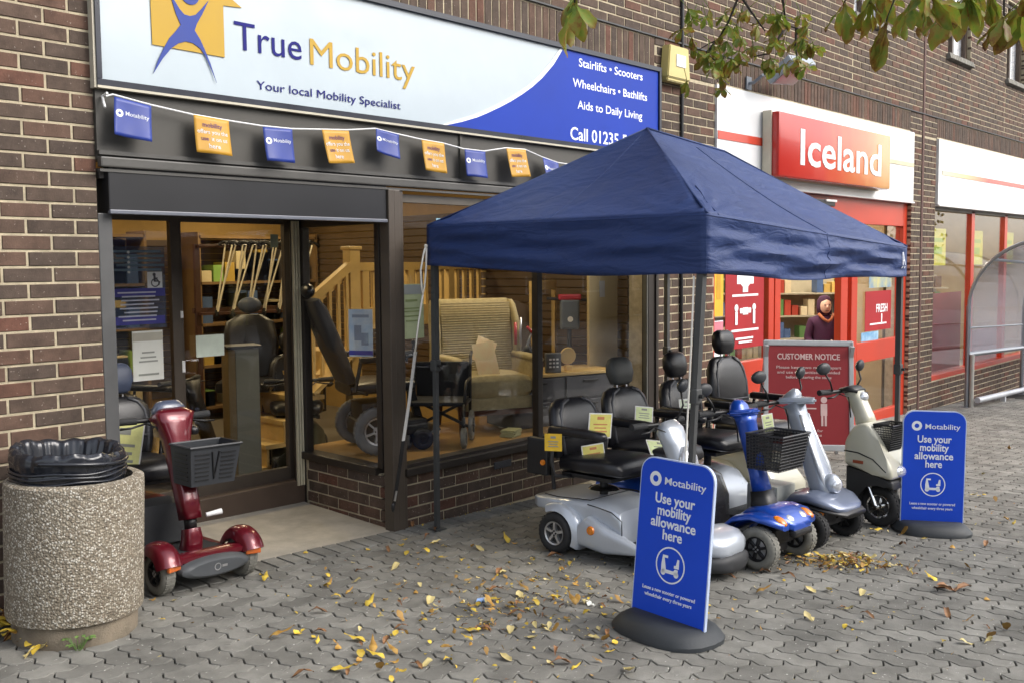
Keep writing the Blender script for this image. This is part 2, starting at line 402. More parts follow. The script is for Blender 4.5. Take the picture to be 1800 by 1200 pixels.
# soldier course in spans, brick piers between
for xa, xb in ((-2.6, -.02), (0, 4.7), (5.68, 10.3), (11.22, 19)):
    if xa < -1:
        lay(xa, 0, 3.24, 3.51, False); continue
    n = round((xb-xa)/.075); pt = (xb-xa)/n
    for i in range(n): bricks.append((xa+i*pt+.005, xa+(i+1)*pt-.005, SOLD[0], SOLD[1]-.012))
lay(4.7, 5.68, 3.24, 3.51, False); lay(10.3, 11.22, 3.24, 3.51, False)
for r in rects[4:]:
    lay(r[0], r[1], max(r[2], 3.51), r[3])
def brick_geo(l, h, d=.05):
    c = .003; x, z = l/2, h/2
    return ([(-x, d, -z), (x, d, -z), (x, d, z), (-x, d, z), (-x, c, -z), (x, c, -z), (x, c, z), (-x, c, z), (-x+c, 0, -z+c), (x-c, 0, -z+c), (x-c, 0, z-c), (-x+c, 0, z-c)],
            [(8, 9, 10, 11)]+[(4+i, 4+(i+1) % 4, 8+(i+1) % 4, 8+i) for i in range(4)]+[(i, (i+1) % 4, 4+(i+1) % 4, 4+i) for i in range(4)])
BM = {}
def brick_mesh(l, h):
    k = (round(l, 3), round(h, 3))
    if k not in BM: bb = B(); bb.add(*brick_geo(*k)); BM[k] = bb.mesh('brick', BRICK)
    return BM[k]
def seen(p, mx=30):
    d = V(p)-CAM; z = d.dot(F)
    if z < .3: return False
    u = 900+FPX*d.dot(R2)/z; v = 578-FPX*d.dot(U2)/z
    return -mx < u < 1800+mx and -mx < v < 1200+mx
def place_bricks(lst, parent, limit, frame=lambda x, z: Mx.Translation((x, 0, z)), stuffname='brickwork', clipview=True):
    q = []
    for x0, x1, z0, z1 in lst:
        M = frame((x0+x1)/2, (z0+z1)/2); p = M.to_translation()
        q.append((not seen(p), -pxs(p, 1)*sqrt((x1-x0)*(z1-z0)), x0, x1, z0, z1))
    q.sort(); b = B(); n = 0
    for ns, sz, x0, x1, z0, z1 in q:
        M = frame((x0+x1)/2, (z0+z1)/2) @ Mx.Translation((0, RND.uniform(-.0015, .002), 0)) @ Mx.Rotation(RND.uniform(-.006, .006), 4, 'Y')
        if n < limit and not ns: link('brick', brick_mesh(x1-x0, z1-z0), parent, M=M); n += 1
        else: b.add(*brick_geo(x1-x0, z1-z0), M)
    if len(b.bm.verts): o = obj(stuffname, b, BRICK, parent); o['kind'] = 'stuff'
    else: b.bm.free()
place_bricks(bricks, bld, 300)
# thin projecting drip line over the soldier course
b = B(); b.box((8.2, -.004, 3.512), (21.6, .02, .012)); obj('drip_course', b, mat('lead_grey', (.05, .05, .052), .6), bld)
b = B(); b.box((8.2, .2, ZT+.05), (21.8, .55, .1), bev=.01); obj('coping', b, mat('coping_stone', (.3, .28, .25), .9, bump=.3), bld)
b = B(); b.tube([(5.09, -.012, gz(5.09)), (5.09, -.012, ZT)], .015, 8); b.box((5.09, -.006, 2.2), (.05, .012, .03)); obj('downpipe', b, BLACK, bld)
b = B(); b.box((10.72, .0, 2.6), (.06, .014, 6.6)); obj('movement_joint', b, mat('joint_brown', (.1, .05, .04), .8, var=.25, scale=12), bld)
for x0, x1, z0, z1 in WIN:
    xc = (x0+x1)/2
    fr = B()
    for x in (x0+.03, x1-.03, xc-.1): fr.box((x, .09, (z0+z1)/2), (.06, .06, z1-z0))
    for z in (z0+.03, z1-.03): fr.box((xc, .092, z), (x1-x0-.004, .056, .06))
    wn = obj('window', fr, mat('window_brown', (.07, .045, .03), .45), bld)
    b = B(); b.box((xc, .1, (z0+z1)/2), (x1-x0-.1, .006, z1-z0-.1)); obj('pane', b, GLASS, wn)
    b = B(); b.sheet(lambda u, v: (x0+.03+(x1-x0-.06)*u, .13+.01*sin(u*50), z0+.04+(z1-z0-.08)*v), 40, 1, .003); obj('net_curtain', b, mat('net_white', (.82, .83, .85), .9), wn)
    b = B(); b.box((xc, .19, (z0+z1)/2), (x1-x0, .02, z1-z0)); obj('blind', b, WHITE, wn)
    b = B()
    n = int((x1-x0+.1)/.075)
    for i in range(n): b.box((x0-.05+(i+.5)*.075, .03, z0-.045), (.066, .16, .075), rot=(radians(-14), 0, 0))
    obj('sill', b, mat('sill_brick', (.2, .19, .165), .9, var=.2, scale=6, rnd=.2, island=1), wn)
# alarm box and floodlight
al = thing('alarm_box', 'yellow burglar alarm box on the brick pier beside the blue fascia', 'alarm box', (4.93, -.005, 3.3))
b = B(); Mr = Mx.Rotation(pi/2, 4, 'X')
b.prism([(-.17, -.12), (.17, -.12), (.14, .15), (-.14, .15)], .085, Mr); b.prism([(-.16, -.15), (.16, -.15), (.17, -.12), (-.17, -.12)], .075, Mr)
bmesh.ops.bevel(b.bm, geom=list(b.bm.edges), offset=.008, segments=2, affect='EDGES'); obj('housing', b, mat('alarm_yellow', (.55, .46, .17), .4, var=.06), al)
b = B(); b.box((.02, -.088, .03), (.14, .006, .1), bev=.002); obj('label_plate', b, WHITE, al)
fl = thing('floodlight', 'grey floodlight on a bracket above the white fascia', 'floodlight', (6.22, -.01, 3.32))
b = B(); b.tube([(0, 0, 0), (0, -.06, .0), (0, -.14, .05), (.12, -.18, .12)], .016); b.box((0, -.005, 0), (.09, .012, .12)); obj('bracket', b, mat('floodlight_grey', (.2, .22, .25), .5), fl)
b = B(); Mf = Mx.Translation((.34, -.26, .13)) @ Mx.Rotation(radians(-35), 4, 'X') @ Mx.Rotation(radians(-8), 4, 'Y')
b.box((0, 0, 0), (.56, .3, .1), bev=.02, M=Mf); obj('lamp_housing', b, mat('floodlight_pale', (.32, .36, .4), .4), fl)
b = B(); b.box((0, -.0, -.052), (.5, .25, .006), M=Mf); obj('lens', b, mat('lens_grey', (.2, .2, .22), .15), fl)
# ---------------------------------------------------------------- mobility shop: interior shell
def slatwall(b, p0, p1, z0, z1, step=.075):
    """slatted wall boards from p0 to p1 (x, y)"""
    n = int((z1-z0)/step); p0, p1 = V(p0), V(p1); d = (p1-p0); l = d.length; d /= l; nn = V((d.y, -d.x))
    for i in range(n):
        c = (p0+p1)/2; b.box((c.x+nn.x*.006, c.y+nn.y*.006, z0+(i+.5)*step), (l, .016, step-.012), rot=(0, 0, atan2(d.y, d.x)))
SL = mat('slatwall_wood', (.075, .045, .022), .5, var=.2, scale=3)
SLD = mat('slat_groove', (.03, .02, .012), .8)
shop = thing('shop_room', None, None); shop['kind'] = 'structure'
b = B(); b.box((2.4, 3.2, -.09), (4.9, 4.3, .1)); obj('floor', b, mat('shop_floor', (.13, .11, .085), .45, var=.2, scale=2), shop)
b = B(); b.box((2.4, 3.15, 2.62), (4.9, 4.4, .06)); b.box((3.3, .57, 2.57), (3.0, .86, .06)); obj('ceiling', b, mat('shop_ceiling', (.62, .5, .3), .8), shop)
b = B(); b.box((2.4, 5.3, 1.3), (4.9, .1, 2.8)); b.box((-.05, 3.2, 1.3), (.1, 4.3, 2.8)); b.box((4.78, 2.72, 1.3), (.07, 5.2, 2.8)); obj('wall', b, mat('shop_wall', (.32, .2, .06), .7, var=.1), shop)
b = B(); slatwall(b, (0, 5.24), (4.74, 5.24), .2, 1.95); slatwall(b, (4.735, 5.2), (4.735, .3), .36, 2.2); o = obj('slats', b, SL, shop); o['kind'] = 'stuff'
LAMPW = (1, .8, .46)
for i, (x, y) in enumerate(((1.2, 2.3), (3.2, 2.5), (1.4, 4.2), (3.6, 4.2), (3.2, .65))):
    cl = thing('ceiling_light', 'warm ceiling light panel %s' % ('above the entrance doors', 'above the pine stairs', 'over the crutch rack', 'over the back of the display stairs', 'above the armchair display')[i], 'ceiling light', (x, y, 2.58 if y > 1 else 2.53), group='warm ceiling lights in the mobility shop')
    b = B(); b.box((0, 0, 0), (.62, .32, .03), bev=.004); obj('frame', b, WHITE, cl)
    b = B(); b.box((0, 0, -.0165), (.56, .26, .004)); obj('diffuser', b, emit_mat('warm_panel', LAMPW, 3), cl)
    ld = bpy.data.lights.new('lamp_glow', 'AREA'); ld.shape = 'RECTANGLE'; ld.size = .56; ld.size_y = .26; ld.energy = (8, 9, 11, 9, 7)[i]; ld.color = LAMPW
    lo = link('lamp_glow', ld, cl); lo.location = (0, 0, -.03)

# ---------------------------------------------------------------- mobility shopfront
sf = thing('mobility_shopfront', 'brown framed shopfront with recessed glass doors and display windows under the blue and white fascia', 'shopfront')
def part(name, b, m, parent=None, **k): return obj(name, b, m, sf if parent is None else parent, **k)
# boarded fascia beam with mouldings
b = B(); b.box((2.36, .06, 2.345), (4.72, .16, .37)); part('fascia_board', b, GREYB)
b = B(); b.box((2.36, -.035, 2.145), (4.72, .045, .05), bev=.008); b.box((2.36, -.028, 2.19), (4.72, .03, .02)); b.box((2.36, -.03, 2.105), (4.72, .03, .014)); part('fascia_moulding', b, mat('moulding_grey', (.075, .072, .066), .5, dirt=.3))
b = B(); b.box((2.42, -.026, 2.345), (.02, .012, .34)); part('cover_strip', b, GREYB)
b = B(); b.box((.905, .06, 2.015), (1.73, .2, .222), bev=.006); part('shutter_box', b, SHUT)
b = B(); b.box((.905, -.035, 1.906), (1.73, .03, .02), bev=.004); part('shutter_lip', b, mat('lip_grey', (.14, .15, .18), .35))
b = B(); b.box((.9, .5, 2.09), (1.76, .98, .04)); part('lobby_soffit', b, mat('soffit', (.12, .11, .1), .7))
# posts
def post(x, y, z0, z1, w=.07, d=.07, m=BROWN, name='post'):
    b = B(); b.box((x, y, (z0+z1)/2), (w, d, z1-z0), bev=.005); return part(name, b, m)
post(.035, .03, -.02, 1.9, .07, .06, mat('jamb_grey', (.08, .08, .08), .45))
for x, wd, d, yy in ((1.795, .045, .09, -.01), (1.845, .05, .1, .0), (1.89, .03, .07, .0)): post(x, yy, gz(x), 2.1, wd, d)
post(3.235, .03, .33, 2.08, .055, .06, BROWN2, 'mullion'); post(4.65, .03, .33, 2.08, .09, .07, BROWN2, 'mullion'); post(4.6, .02, .33, 2.08, .025, .04, mat('frame_mid', (.1, .1, .09), .4), 'mullion')
post(4.715, .03, gz(4.7), 2.1, .04, .1, BROWN2)
b = B(); b.box((3.26, .03, 2.055), (2.72, .06, .05)); part('head_rail', b, mat('head_rail', (.1, .085, .066), .45))
b = B(); b.box((3.26, .01, .312), (2.74, .13, .05), bev=.006); b.box((3.26, .02, .345), (2.74, .09, .025)); part('sill', b, BROWN2)
# side window of the lobby
b = B(); b.box((1.835, .56, .312), (.12, .86, .05), bev=.006); part('sill', b, BROWN2)
b = B(); b.box((1.835, .56, 1.955), (.06, .86, .12)); part('head_rail', b, BROWN2)
post(1.835, .955, gz(1.8), 2.07, .06, .06, BROWN2); post(1.835, .115, .33, 2.0, .06, .05, BROWN2)
for (c, d) in (((1.835, .535, 1.12), (.008, .82, 1.58)), ((2.56, .03, 1.2), (1.3, .008, 1.7)), ((3.93, .03, 1.2), (1.34, .008, 1.7))):
    b = B(); b.box(c, d); part('pane', b, GLASS)
# stall riser of brick
sr = part('stall_riser', (lambda b: (b.box((3.26, .09, .08), (2.76, .16, .43)), b.box((1.852, .525, .08), (.094, .83, .43)), b)[2])(B()), MORTAR)
lst = []; lst2 = []
for k in range(-17, -11):
    a, c = 1.19+.075*k, 1.19+.075*(k+1)
    lo, hi = a+.005, min(c-.005, .285)
    off = .1175 if k % 2 == 0 else .005
    for n in range(8, 21):
        p, q = max(off+n*.225+.005, 1.92), min(off+(n+1)*.225-.005, 4.68)
        if q-p > .03 and hi-lo > .02 and hi > gz(p): lst.append((p, q, lo, hi))
    for n in range(0, 5):
        p, q = max((k % 2)*.1125+n*.225-.1, .065), min((k % 2)*.1125+(n+1)*.225-.11, .92)
        if q-p > .03 and hi-lo > .02: lst2.append((p, q, lo, hi))
place_bricks(lst, sr, 300, lambda x, z: Mx.Translation((x, .004, z)))
place_bricks(lst2, sr, 300, lambda x, z: Mx.Translation((1.799, x, z)) @ Mx.Rotation(-pi/2, 4, 'Z'))
b = B(); b.box((2.82, -.004, .215), (.17, .012, .05), bev=.003)
for i in range(5): b.box((2.82, -.011, .197+i*.009), (.15, .006, .004))
part('air_vent', b, mat('vent_grey', (.06, .065, .075), .5))
# sliding doors at the back of the lobby
DY = 1.02
sd = part('door_frame', (lambda b: (b.box((1.0, DY, 2.03), (1.95, .1, .14)), b.box((.05, DY, .98), (.09, .1, 1.95)), b)[2])(B()), BROWN)
b = B(); b.box((1.0, DY, .05), (1.95, .11, .17), bev=.006); part('threshold', b, mat('threshold_brown', (.085, .058, .042), .5))
def leaf(x0, x1, y, st=.055):
    b = B()
    for x in (x0+st/2, x1-st/2): b.box((x, y, 1.045), (st, .045, 1.85), bev=.004)
    b.box(((x0+x1)/2, y, 1.945), (x1-x0-2*st, .04, .05)); b.box(((x0+x1)/2, y, .175), (x1-x0-2*st, .04, .09))
    d = part('door', b, BROWN); b = B(); b.box(((x0+x1)/2, y, 1.07), (x1-x0-2*st, .006, 1.74)); obj('pane', b, GLASS, d); return d
leaf(.09, .93, DY-.005); d2 = leaf(.925, 1.80, DY+.055)
b = B(); b.box((.955, DY+.018, 1.33), (.02, .03, .045), bev=.004); obj('lock', b, WHITE, d2); b = B(); b.box((.955, DY+.018, 1.0), (.022, .035, .075), bev=.005); obj('handle', b, WHITE, d2)
b = B()
for x in (1.752, 1.773, 1.794): b.box((x, DY-.06, 1.02), (.013, .02, 1.84))
part('brush_strip', b, mat('strip_cream', (.6, .55, .4), .4))
b = B(); b.box((1.773, DY-.045, 1.02), (.07, .012, 1.86)); part('strip_backing', b, BROWN2)
b = B(); 
for x in (1.11, 1.19, 1.70, 1.76): b = B(); b.ell((x, DY-.055, 1.985), (.011, .011, .011), 8, 6); part('screw_cap', b, WHITE)
# display floor behind the windows
b = B(); b.box((3.27, .62, .31), (2.72, 1.04, .035)); b.box((3.27, 1.14, .1), (2.72, .03, .4))
for i in range(8): pass
part('display_floor', b, mat('display_wood', (.42, .25, .085), .4, var=.25, scale=3, coat=.2))
# concrete lobby slab
b = B(); b.box((.9, .485, -.05), (1.8, 1.0, .08)); o = obj('lobby_slab', b, CONC); o['kind'] = 'structure'
o.rotation_euler = (radians(1.2), 0, 0); o.location = (0, 0, .0); o.rotation_euler.y = atan(.02)

# ---------------------------------------------------------------- fascia sign
SGW = mat('sign_white', (.46, .53, .575), .35, var=.03, scale=1.5, dirt=.2, coat=.3)
SGB = mat('sign_blue', (.012, .045, .36), .5, var=.06, scale=2, spec=.2)
GOLD = mat('sign_gold', (.46, .28, .02), .6, var=.03); NAVY = mat('sign_navy', (.012, .012, .16), .6, var=.03, spec=.2); WHP = mat('sign_print_white', (.85, .87, .9), .4, var=.02)
FIGB = mat('sign_figure_blue', (.014, .04, .26), .6, var=.05)
sg = thing('fascia_sign', 'long white and blue shop fascia sign with gold house logo and phone number', 'shop sign', (0, 0, 0))
b = B(); b.box((2.36, .015, 2.868), (4.68, .09, .70)); obj('board', b, SGW, sg)
fx = -.033
def poly(name, pts, m, y, par=sg, th=.003):
    b = B(); b.prism([(x, z) for x, z in pts], th, Mx.Rotation(pi/2, 4, 'X')); return obj(name, b, m, par, loc=(0, y, 0))
sw = [(3.474, 3.218), (3.363, 3.085), (3.236, 2.972), (3.13, 2.895), (3.022, 2.83), (2.9, 2.765), (2.788, 2.712), (2.66, 2.657), (2.566, 2.62), (2.42, 2.575), (2.27, 2.538)]
poly('swoosh_edge', [(x-.035, z+.012) if 0 < i < 10 else (x-.03, z) for i, (x, z) in enumerate(sw)]+[(4.69, 2.538), (4.69, 3.218)], WHP, fx)
poly('blue_panel', sw+[(4.69, 2.538), (4.69, 3.218)], SGB, fx-.0034)
poly('house_logo', [(.29, 2.745), (.69, 2.74), (.69, 3.01), (.80, 3.018), (.49, 3.2), (.17, 3.0), (.287, 3.0)], GOLD, fx)
fig = [(.394, 3.0), (.419, 2.92), (.444, 2.868), (.42, 2.836), (.38, 2.79), (.352, 2.742), (.319, 2.677), (.288, 2.6), (.342, 2.684), (.39, 2.742), (.429, 2.772), (.469, 2.788), (.508, 2.785), (.547, 2.765), (.577, 2.73), (.605, 2.672), (.637, 2.6),
       (.605, 2.693), (.574, 2.762), (.55, 2.81), (.52, 2.852), (.535, 2.89), (.566, 2.942), (.605, 3.02), (.561, 2.967), (.528, 2.932), (.496, 2.92), (.465, 2.923), (.442, 2.944), (.409, 2.99)]
poly('figure_logo', fig, FIGB, fx-.0034)
b = B(); b.lathe([(.052, -.0015), (.052, .0015)], (.5, fx-.005, 3.03), 'Y', 20); obj('figure_head', b, FIGB, sg)
ty = fx-.001
text(sg, 'True', (.748, ty, 2.796), .215, NAVY, align='LEFT', fitw=.425, extr=.0004)
text(sg, 'Mobility', (1.215, ty, 2.782), .215, GOLD, align='LEFT', fitw=.79, extr=.0004)
text(sg, 'Your local Mobility Specialist', (.88, ty, 2.6), .066, NAVY, align='LEFT', fitw=1.02, extr=.0004)
for s, z, x0, x1, h, bo in (('Stairlifts • Scooters', 3.112, 3.645, 4.463, .088, .008), ('Wheelchairs • Bathlifts', 2.955, 3.577, 4.53, .088, .008), ('Aids to Daily Living', 2.797, 3.632, 4.463, .088, .008), ('Call 01235 519460', 2.56, 3.54, 4.60, .135, .012)):
    text(sg, s, (x0, fx-.0069, z), h, WHP, align='LEFT', fitw=x1-x0, bold=bo, extr=.0004)
FRM = mat('sign_frame_navy', (.012, .015, .028), .3, var=.2)
b = B(); b.box((2.36, -.012, 3.232), (4.72, .085, .034)); b.box((2.36, -.012, 2.523), (4.72, .085, .03)); b.box((.012, -.012, 2.878), (.024, .085, .676)); b.box((4.705, -.012, 2.878), (.028, .085, .676)); obj('frame', b, FRM, sg)
b = B(); b.box((2.36, -.02, 2.5015), (4.72, .07, .012)); b.box((-.006, -.01, 2.87), (.011, .07, .75)); obj('trim', b, CREAMT, sg)

# ---------------------------------------------------------------- bunting
bu = thing('bunting_string', 'white cord with plastic sleeve strung under the shop sign', 'cord', (0, 0, 0))
st = [(.028, 2.45), (.06, 2.462), (.25, 2.434), (.476, 2.41), (.67, 2.40), (.875, 2.392), (1.065, 2.394), (1.27, 2.41), (1.45, 2.424), (1.661, 2.452), (1.84, 2.435), (2.024, 2.42), (2.21, 2.412), (2.4, 2.39), (2.59, 2.39), (2.8, 2.428), (3.0, 2.434), (3.18, 2.395), (3.35, 2.367), (3.544, 2.362), (3.75, 2.36), (4.1, 2.4), (4.6, 2.46)]
b = B(); b.tube([(x, -.075, z+.004) for x, z in st], .0045, 6); b.tube([(.035, -.075, 2.47), (.03, -.03, 2.46), (.022, -.075, 2.40)], .006, 6); b.sq((4.6, -.075, 2.464), (4.62, -.03, 2.47), .006); obj('cord', b, WHITE, bu)
FB = mat('flag_blue', (.016, .038, .24), .45, var=.12, scale=5); FY = mat('flag_amber', (.5, .26, .02), .5, var=.06, scale=5)
PURP = mat('print_purple', (.16, .04, .2), .5)
flags = [(.064, .249, 2.456, 2.431, 2.272, 2.25), (.474, .673, 2.413, 2.401, 2.222, 2.214), (.879, 1.066, 2.390, 2.394, 2.206, 2.207), (1.267, 1.457, 2.41, 2.422, 2.219, 2.234), (1.661, 1.838, 2.454, 2.434, 2.318, 2.28), (2.024, 2.218, 2.419, 2.412, 2.228, 2.22), (2.401, 2.593, 2.39, 2.389, 2.215, 2.21), (2.8, 2.997, 2.428, 2.434, 2.232, 2.246), (3.178, 3.35, 2.394, 2.366, 2.22, 2.215), (3.544, 3.72, 2.363, 2.36, 2.174, 2.17), (3.95, 4.13, 2.385, 2.4, 2.19, 2.2), (4.33, 4.5, 2.43, 2.45, 2.24, 2.26)]
fl_lab = ['blue flag at the brick pier end of the bunting', 'amber flag between the first two blue flags, over the shutter box', 'flat blue flag, third from the pier, with faint white logo', 'amber flag whose lower edge swings out, above the shutter box end', 'blue flag blown up askew beside the window post', 'amber flag below the gold sign lettering, sixth from the pier', 'blue flag by the cover strip of the fascia board', 'last fully visible amber flag before the canopy', 'blue flag with a shiny crease just above the canopy', 'amber flag half hidden by the canopy slope', 'blue flag hidden behind the canopy ridge', 'amber flag hidden behind the canopy, at the cord end']
for i, (x0, x1, za, zb, zc, zd) in enumerate(flags):
    yel = i % 2 == 1
    f = thing('bunting_flag', fl_lab[i], 'flag', (x0, -.078, (za+zb)/2), group='flags hanging on the bunting')
    sx = x1-x0; ph = RND.uniform(0, 6); lean = (zd-zb)-(zc-za); am = .012 if not i == 8 else .03
    def fp(u, v, x0=x0, sx=sx, za=za, zb=zb, zc=zc, zd=zd, ph=ph, am=am, base=(za+zb)/2, i=i):
        top = za+(zb-za)*u; bot = zc+(zd-zc)*u
        sh = (.02 if i in (3, 7) else -.018 if i in (0, 4, 8) else .004)*v
        return (sx*u+sh, -.006-am*v*(1+.8*sin(ph+u*5))-.012*v*v, top+(bot-top)*v-base)
    b = B(); b.sheet(fp, 12, 10, .0012); obj('cloth', b, FY if yel else FB, f, smooth=True)
    def on(me, u0, v0):      # lay lettering on the cloth
        for q in me.vertices:
            u, v = u0+q.co.x/sx, v0-q.co.y/.19
            p = V(fp(u, v)); q.co = p+V((0, -.0022, 0))
        return me
    if yel:
        for s, v, h, m_ in (('mobility', .28, .034, PURP), ('offers you the', .46, .03, WHP), ('use', .65, .03, PURP), ('it on us', .65, .03, WHP), ('here', .85, .034, WHP)):
            me = text_bm(s, h, bold=.02); u0 = .26 if s == 'use' else .66 if s == 'it on us' else .5
            on(me, u0, v); me.materials.clear(); me.materials.append(m_); link('lettering', me, f)
    else:
        me = text_bm('Motability', .029, bold=.015); on(me, .62, .42); me.materials.clear(); me.materials.append(WHP); link('lettering', me, f)
        b = B(); b.lathe([(.008, 0), (.019, 0)], (0, 0, 0), 'Z', 18, caps=False); me = b.mesh('ring_logo', WHP); on(me, .15, .40); link('ring_logo', me, f)
# ---------------------------------------------------------------- pop-up canopy
TN = mat('canopy_navy', (.016, .04, .145), .55, var=.1, scale=2.5, bump=.25, bscale=220, spec=.45)
def creases(m):
    """packing creases and slack wrinkles in the cloth"""
    t = m.node_tree; L = t.links; b = t.nodes['Principled BSDF']; g = node(t, 'ShaderNodeNewGeometry'); mp = node(t, 'ShaderNodeMapping'); mp.inputs['Scale'].default_value = (1.5, 1.5, 5); L.new(g.outputs['Position'], mp.inputs[0])
    n = node(t, 'ShaderNodeTexNoise', Scale=2.2, Detail=5, Roughness=.55, Distortion=1.6); n.noise_type = 'RIDGED_MULTIFRACTAL'; L.new(mp.outputs[0], n.inputs['Vector'])
    w_ = node(t, 'ShaderNodeTexNoise', Scale=3, Detail=3, Distortion=.8); L.new(mp.outputs[0], w_.inputs['Vector'])
    a = node(t, 'ShaderNodeMath', operation='MULTIPLY_ADD'); L.new(n.outputs['Fac'], a.inputs[0]); a.inputs[1].default_value = .25; L.new(w_.outputs['Fac'], a.inputs[2])
    bp = node(t, 'ShaderNodeBump', Strength=.55, Distance=.03); L.new(a.outputs[0], bp.inputs['Height']); old = b.inputs['Normal'].links[0].from_node; L.new(bp.outputs[0], old.inputs['Normal'])
creases(TN)
tent = thing('popup_canopy', 'navy blue pop-up canopy on four dark square legs standing over the mobility scooters', 'canopy')
CA, CB, CC, CD = V((1.99, -.16, 1.875)), V((1.90, -2.24, 1.866)), V((4.70, -2.11, 1.728)), V((4.63, -.16, 1.775))
P1, P2 = V((2.86, -1.22, 2.452)), V((3.80, -1.2, 2.388))
GREY = mat('leg_grey', (.06, .062, .062), .45, var=.15)
nz = lambda x, y, z, f: (sin(x*f*1.7+y*f*1.1+z)*sin(y*f*2.3-x*f*.7+z*1.3)+.5*sin(x*f*3.9+y*f*3.1+z*2))*.6
def roof(a, b_, p, q, ph):
    """sagging cloth between eave a-b and ridge p-q; creases near the corners"""
    n = (b_-a).cross(p-a).normalized()
    if n.z < 0: n = -n
    def f(u, v):
        lo = a.lerp(b_, u); hi = p.lerp(q, u) if q is not None else p
        pt = lo.lerp(hi, v)
        sag = -.028*sin(pi*u)*sin(pi*min(1, v*1.0))*(1-.3*v)
        cr = 0
        for cu in (0, 1):
            du = abs(u-cu)*(b_-a).length; ang = atan2(v*1.1+.02, du+.02)
            cr += .02*math.exp(-((du**2+(v*1.2)**2)/.2))*sin(ang*16+ph)
        rid = .011*math.exp(-((1-v)**2)/.03)*sin(u*26+ph*2) if q is not None else .009*math.exp(-((1-v)**2)/.05)*sin(u*16+ph)
        return pt+n*(sag+cr*(.4 if v > .02 else 0)+rid*(1-v if v > .8 else 1)*.5+.007*nz(pt.x, pt.y, pt.z+ph, 2.2)*sin(pi*v)*sin(pi*u))
    return f
b = B()
b.sheet(roof(CA, CB, P1, None, 1.0), 40, 30); b.sheet(roof(CB, CC, P1, P2, 2.1), 64, 34); b.sheet(roof(CC, CD, P2, None, 3.3), 30, 24); b.sheet(roof(CD, CA, P2, P1, 4.2), 40, 24)
# valance with slack folds
def val(a, c, za, zc, ph, amp=1):
    l = (c-a).length; d = (c-a).normalized(); n = V((-d.y, d.x, 0)); n = n if n.dot((a+c)/2-V((3.3, -1.2, 1.8))) > 0 else -n
    def f(u, v):
        p = a.lerp(c, u); drop = (za+(zc-za)*u)*v
        t = u*l
        fold = (.024*sin(6.5*v+t*2.2+ph)*sin(pi*u)+.02*sin(13*v-t*3.1+ph*1.7)+.011*sin(21*v+t*5+ph*3))*v*(1.2-v)*1.7*amp
        side = .008*sin(t*9+ph)*v*amp
        edge = .004*sin(t*30+ph)*max(0, v-.85)*4
        en = min(1, sin(pi*u)*4)
        return p+V((0, 0, -drop-.02*sin(pi*u)*v+.012*sin(pi*u)*v*sin(t*3+ph)))+n*(fold+side+edge+.006)*en+d*.004*sin(v*9+ph)*min(u, 1-u)
    return f
b.sheet(val(CA, CB, .245, .285, .4, .9), 50, 18); b.sheet(val(CB, CC, .285, .205, 1.9, 1.25), 70, 18); b.sheet(val(CC, CD, .205, .2, 3.0), 40, 12); b.sheet(val(CD, CA, .2, .245, 5.0), 40, 12)
me = b.mesh('canopy', TN, 50); cv = link('canopy', me, tent)
md = cv.modifiers.new('cloth', 'SOLIDIFY'); md.thickness = .0018
b = B(); b.tube([CA+V((0, 0, .004)), CA.lerp(P1, .5)+V((0, 0, -.008)), P1+V((0, 0, .004))], .006, 6); b.tube([CB+V((0, 0, .004)), CB.lerp(P1, .5)+V((0, 0, -.008)), P1+V((0, 0, .004))], .006, 6)
b.tube([P1+V((0, 0, .004)), P2+V((0, 0, .004))], .007, 6); b.tube([P2+V((0, 0, .004)), CC.lerp(P2, .5)+V((0, 0, -.008)), CC+V((0, 0, .004))], .006, 6); obj('seam', b, TN, tent, smooth=True)
b = B()
for f_, u in ((roof(CA, CB, P1, None, 1.0), .5), (roof(CB, CC, P1, P2, 2.1), .5), (roof(CB, CC, P1, P2, 2.1), .04)): b.tube([f_(u, v/14)+V((0, 0, .0015)) for v in range(0, 14 if u == .5 else 5)], .0032, 5)
for f_ in (val(CA, CB, .245, .285, .4, .9), val(CB, CC, .285, .205, 1.9, 1.25)):
    b.tube([f_(i/40, .93) for i in range(41)], .0022, 4); b.tube([f_(i/40, .03) for i in range(41)], .0035, 5); b.tube([f_(.5, i/10) for i in range(11)], .003, 4)
obj('stitched_seam', b, TN, tent, smooth=True)
for c, nm in ((CA, 0), (CB, 1), (CC, 2), (CD, 3)):
    ix = .055 if nm in (0, 1) else -.055; iy = -.055 if nm in (0, 3) else .055
    x, y = c.x+ix*.6, c.y+iy*.6; g0 = gz(x)+TOP
    fo = V((-.075, .06, 0)) if nm == 1 else V((-.01, 0, 0)) if nm == 0 else V((0, 0, 0)); tp = V((x, y, c.z-.02)); ft = V((x, y, g0+.01))+fo; md_ = ft.lerp(tp, .55)
    b = B(); b.sq(ft, ft.lerp(tp, .6), .028); b.sq(ft.lerp(tp, .53), tp, .036); b.box((ft.x, ft.y, g0+.006), (.085, .085, .008), bev=.002); b.box(tuple(md_), (.05, .05, .07), bev=.006); x, y = md_.x, md_.y
    lg = obj('leg', b, GREY, tent)
    b = B(); b.cyl((x, y-.02, md_.z), (x, y-.045, md_.z), .01); obj('knob', b, BLACK, lg)
def truss(a, c, n, h=.3):
    mid = V((3.3, -1.2, 0)); k = ((a+c)/2-mid); k.z = 0; k = k.normalized()*.06; e_ = (c-a).normalized()*.07; a, c = a+V((0, 0, -.07))-k+e_, c+V((0, 0, -.07))-k-e_; b = B()
    for i in range(n):
        p, q = a.lerp(c, i/n), a.lerp(c, (i+1)/n); d = V((0, 0, -h))
        b.sq(p, q+d, .022, .012); b.sq(p+d+V((0, .014, 0)), q+V((0, .014, 0)), .022, .012)
    return obj('scissor_bar', b, STEEL2, tent)
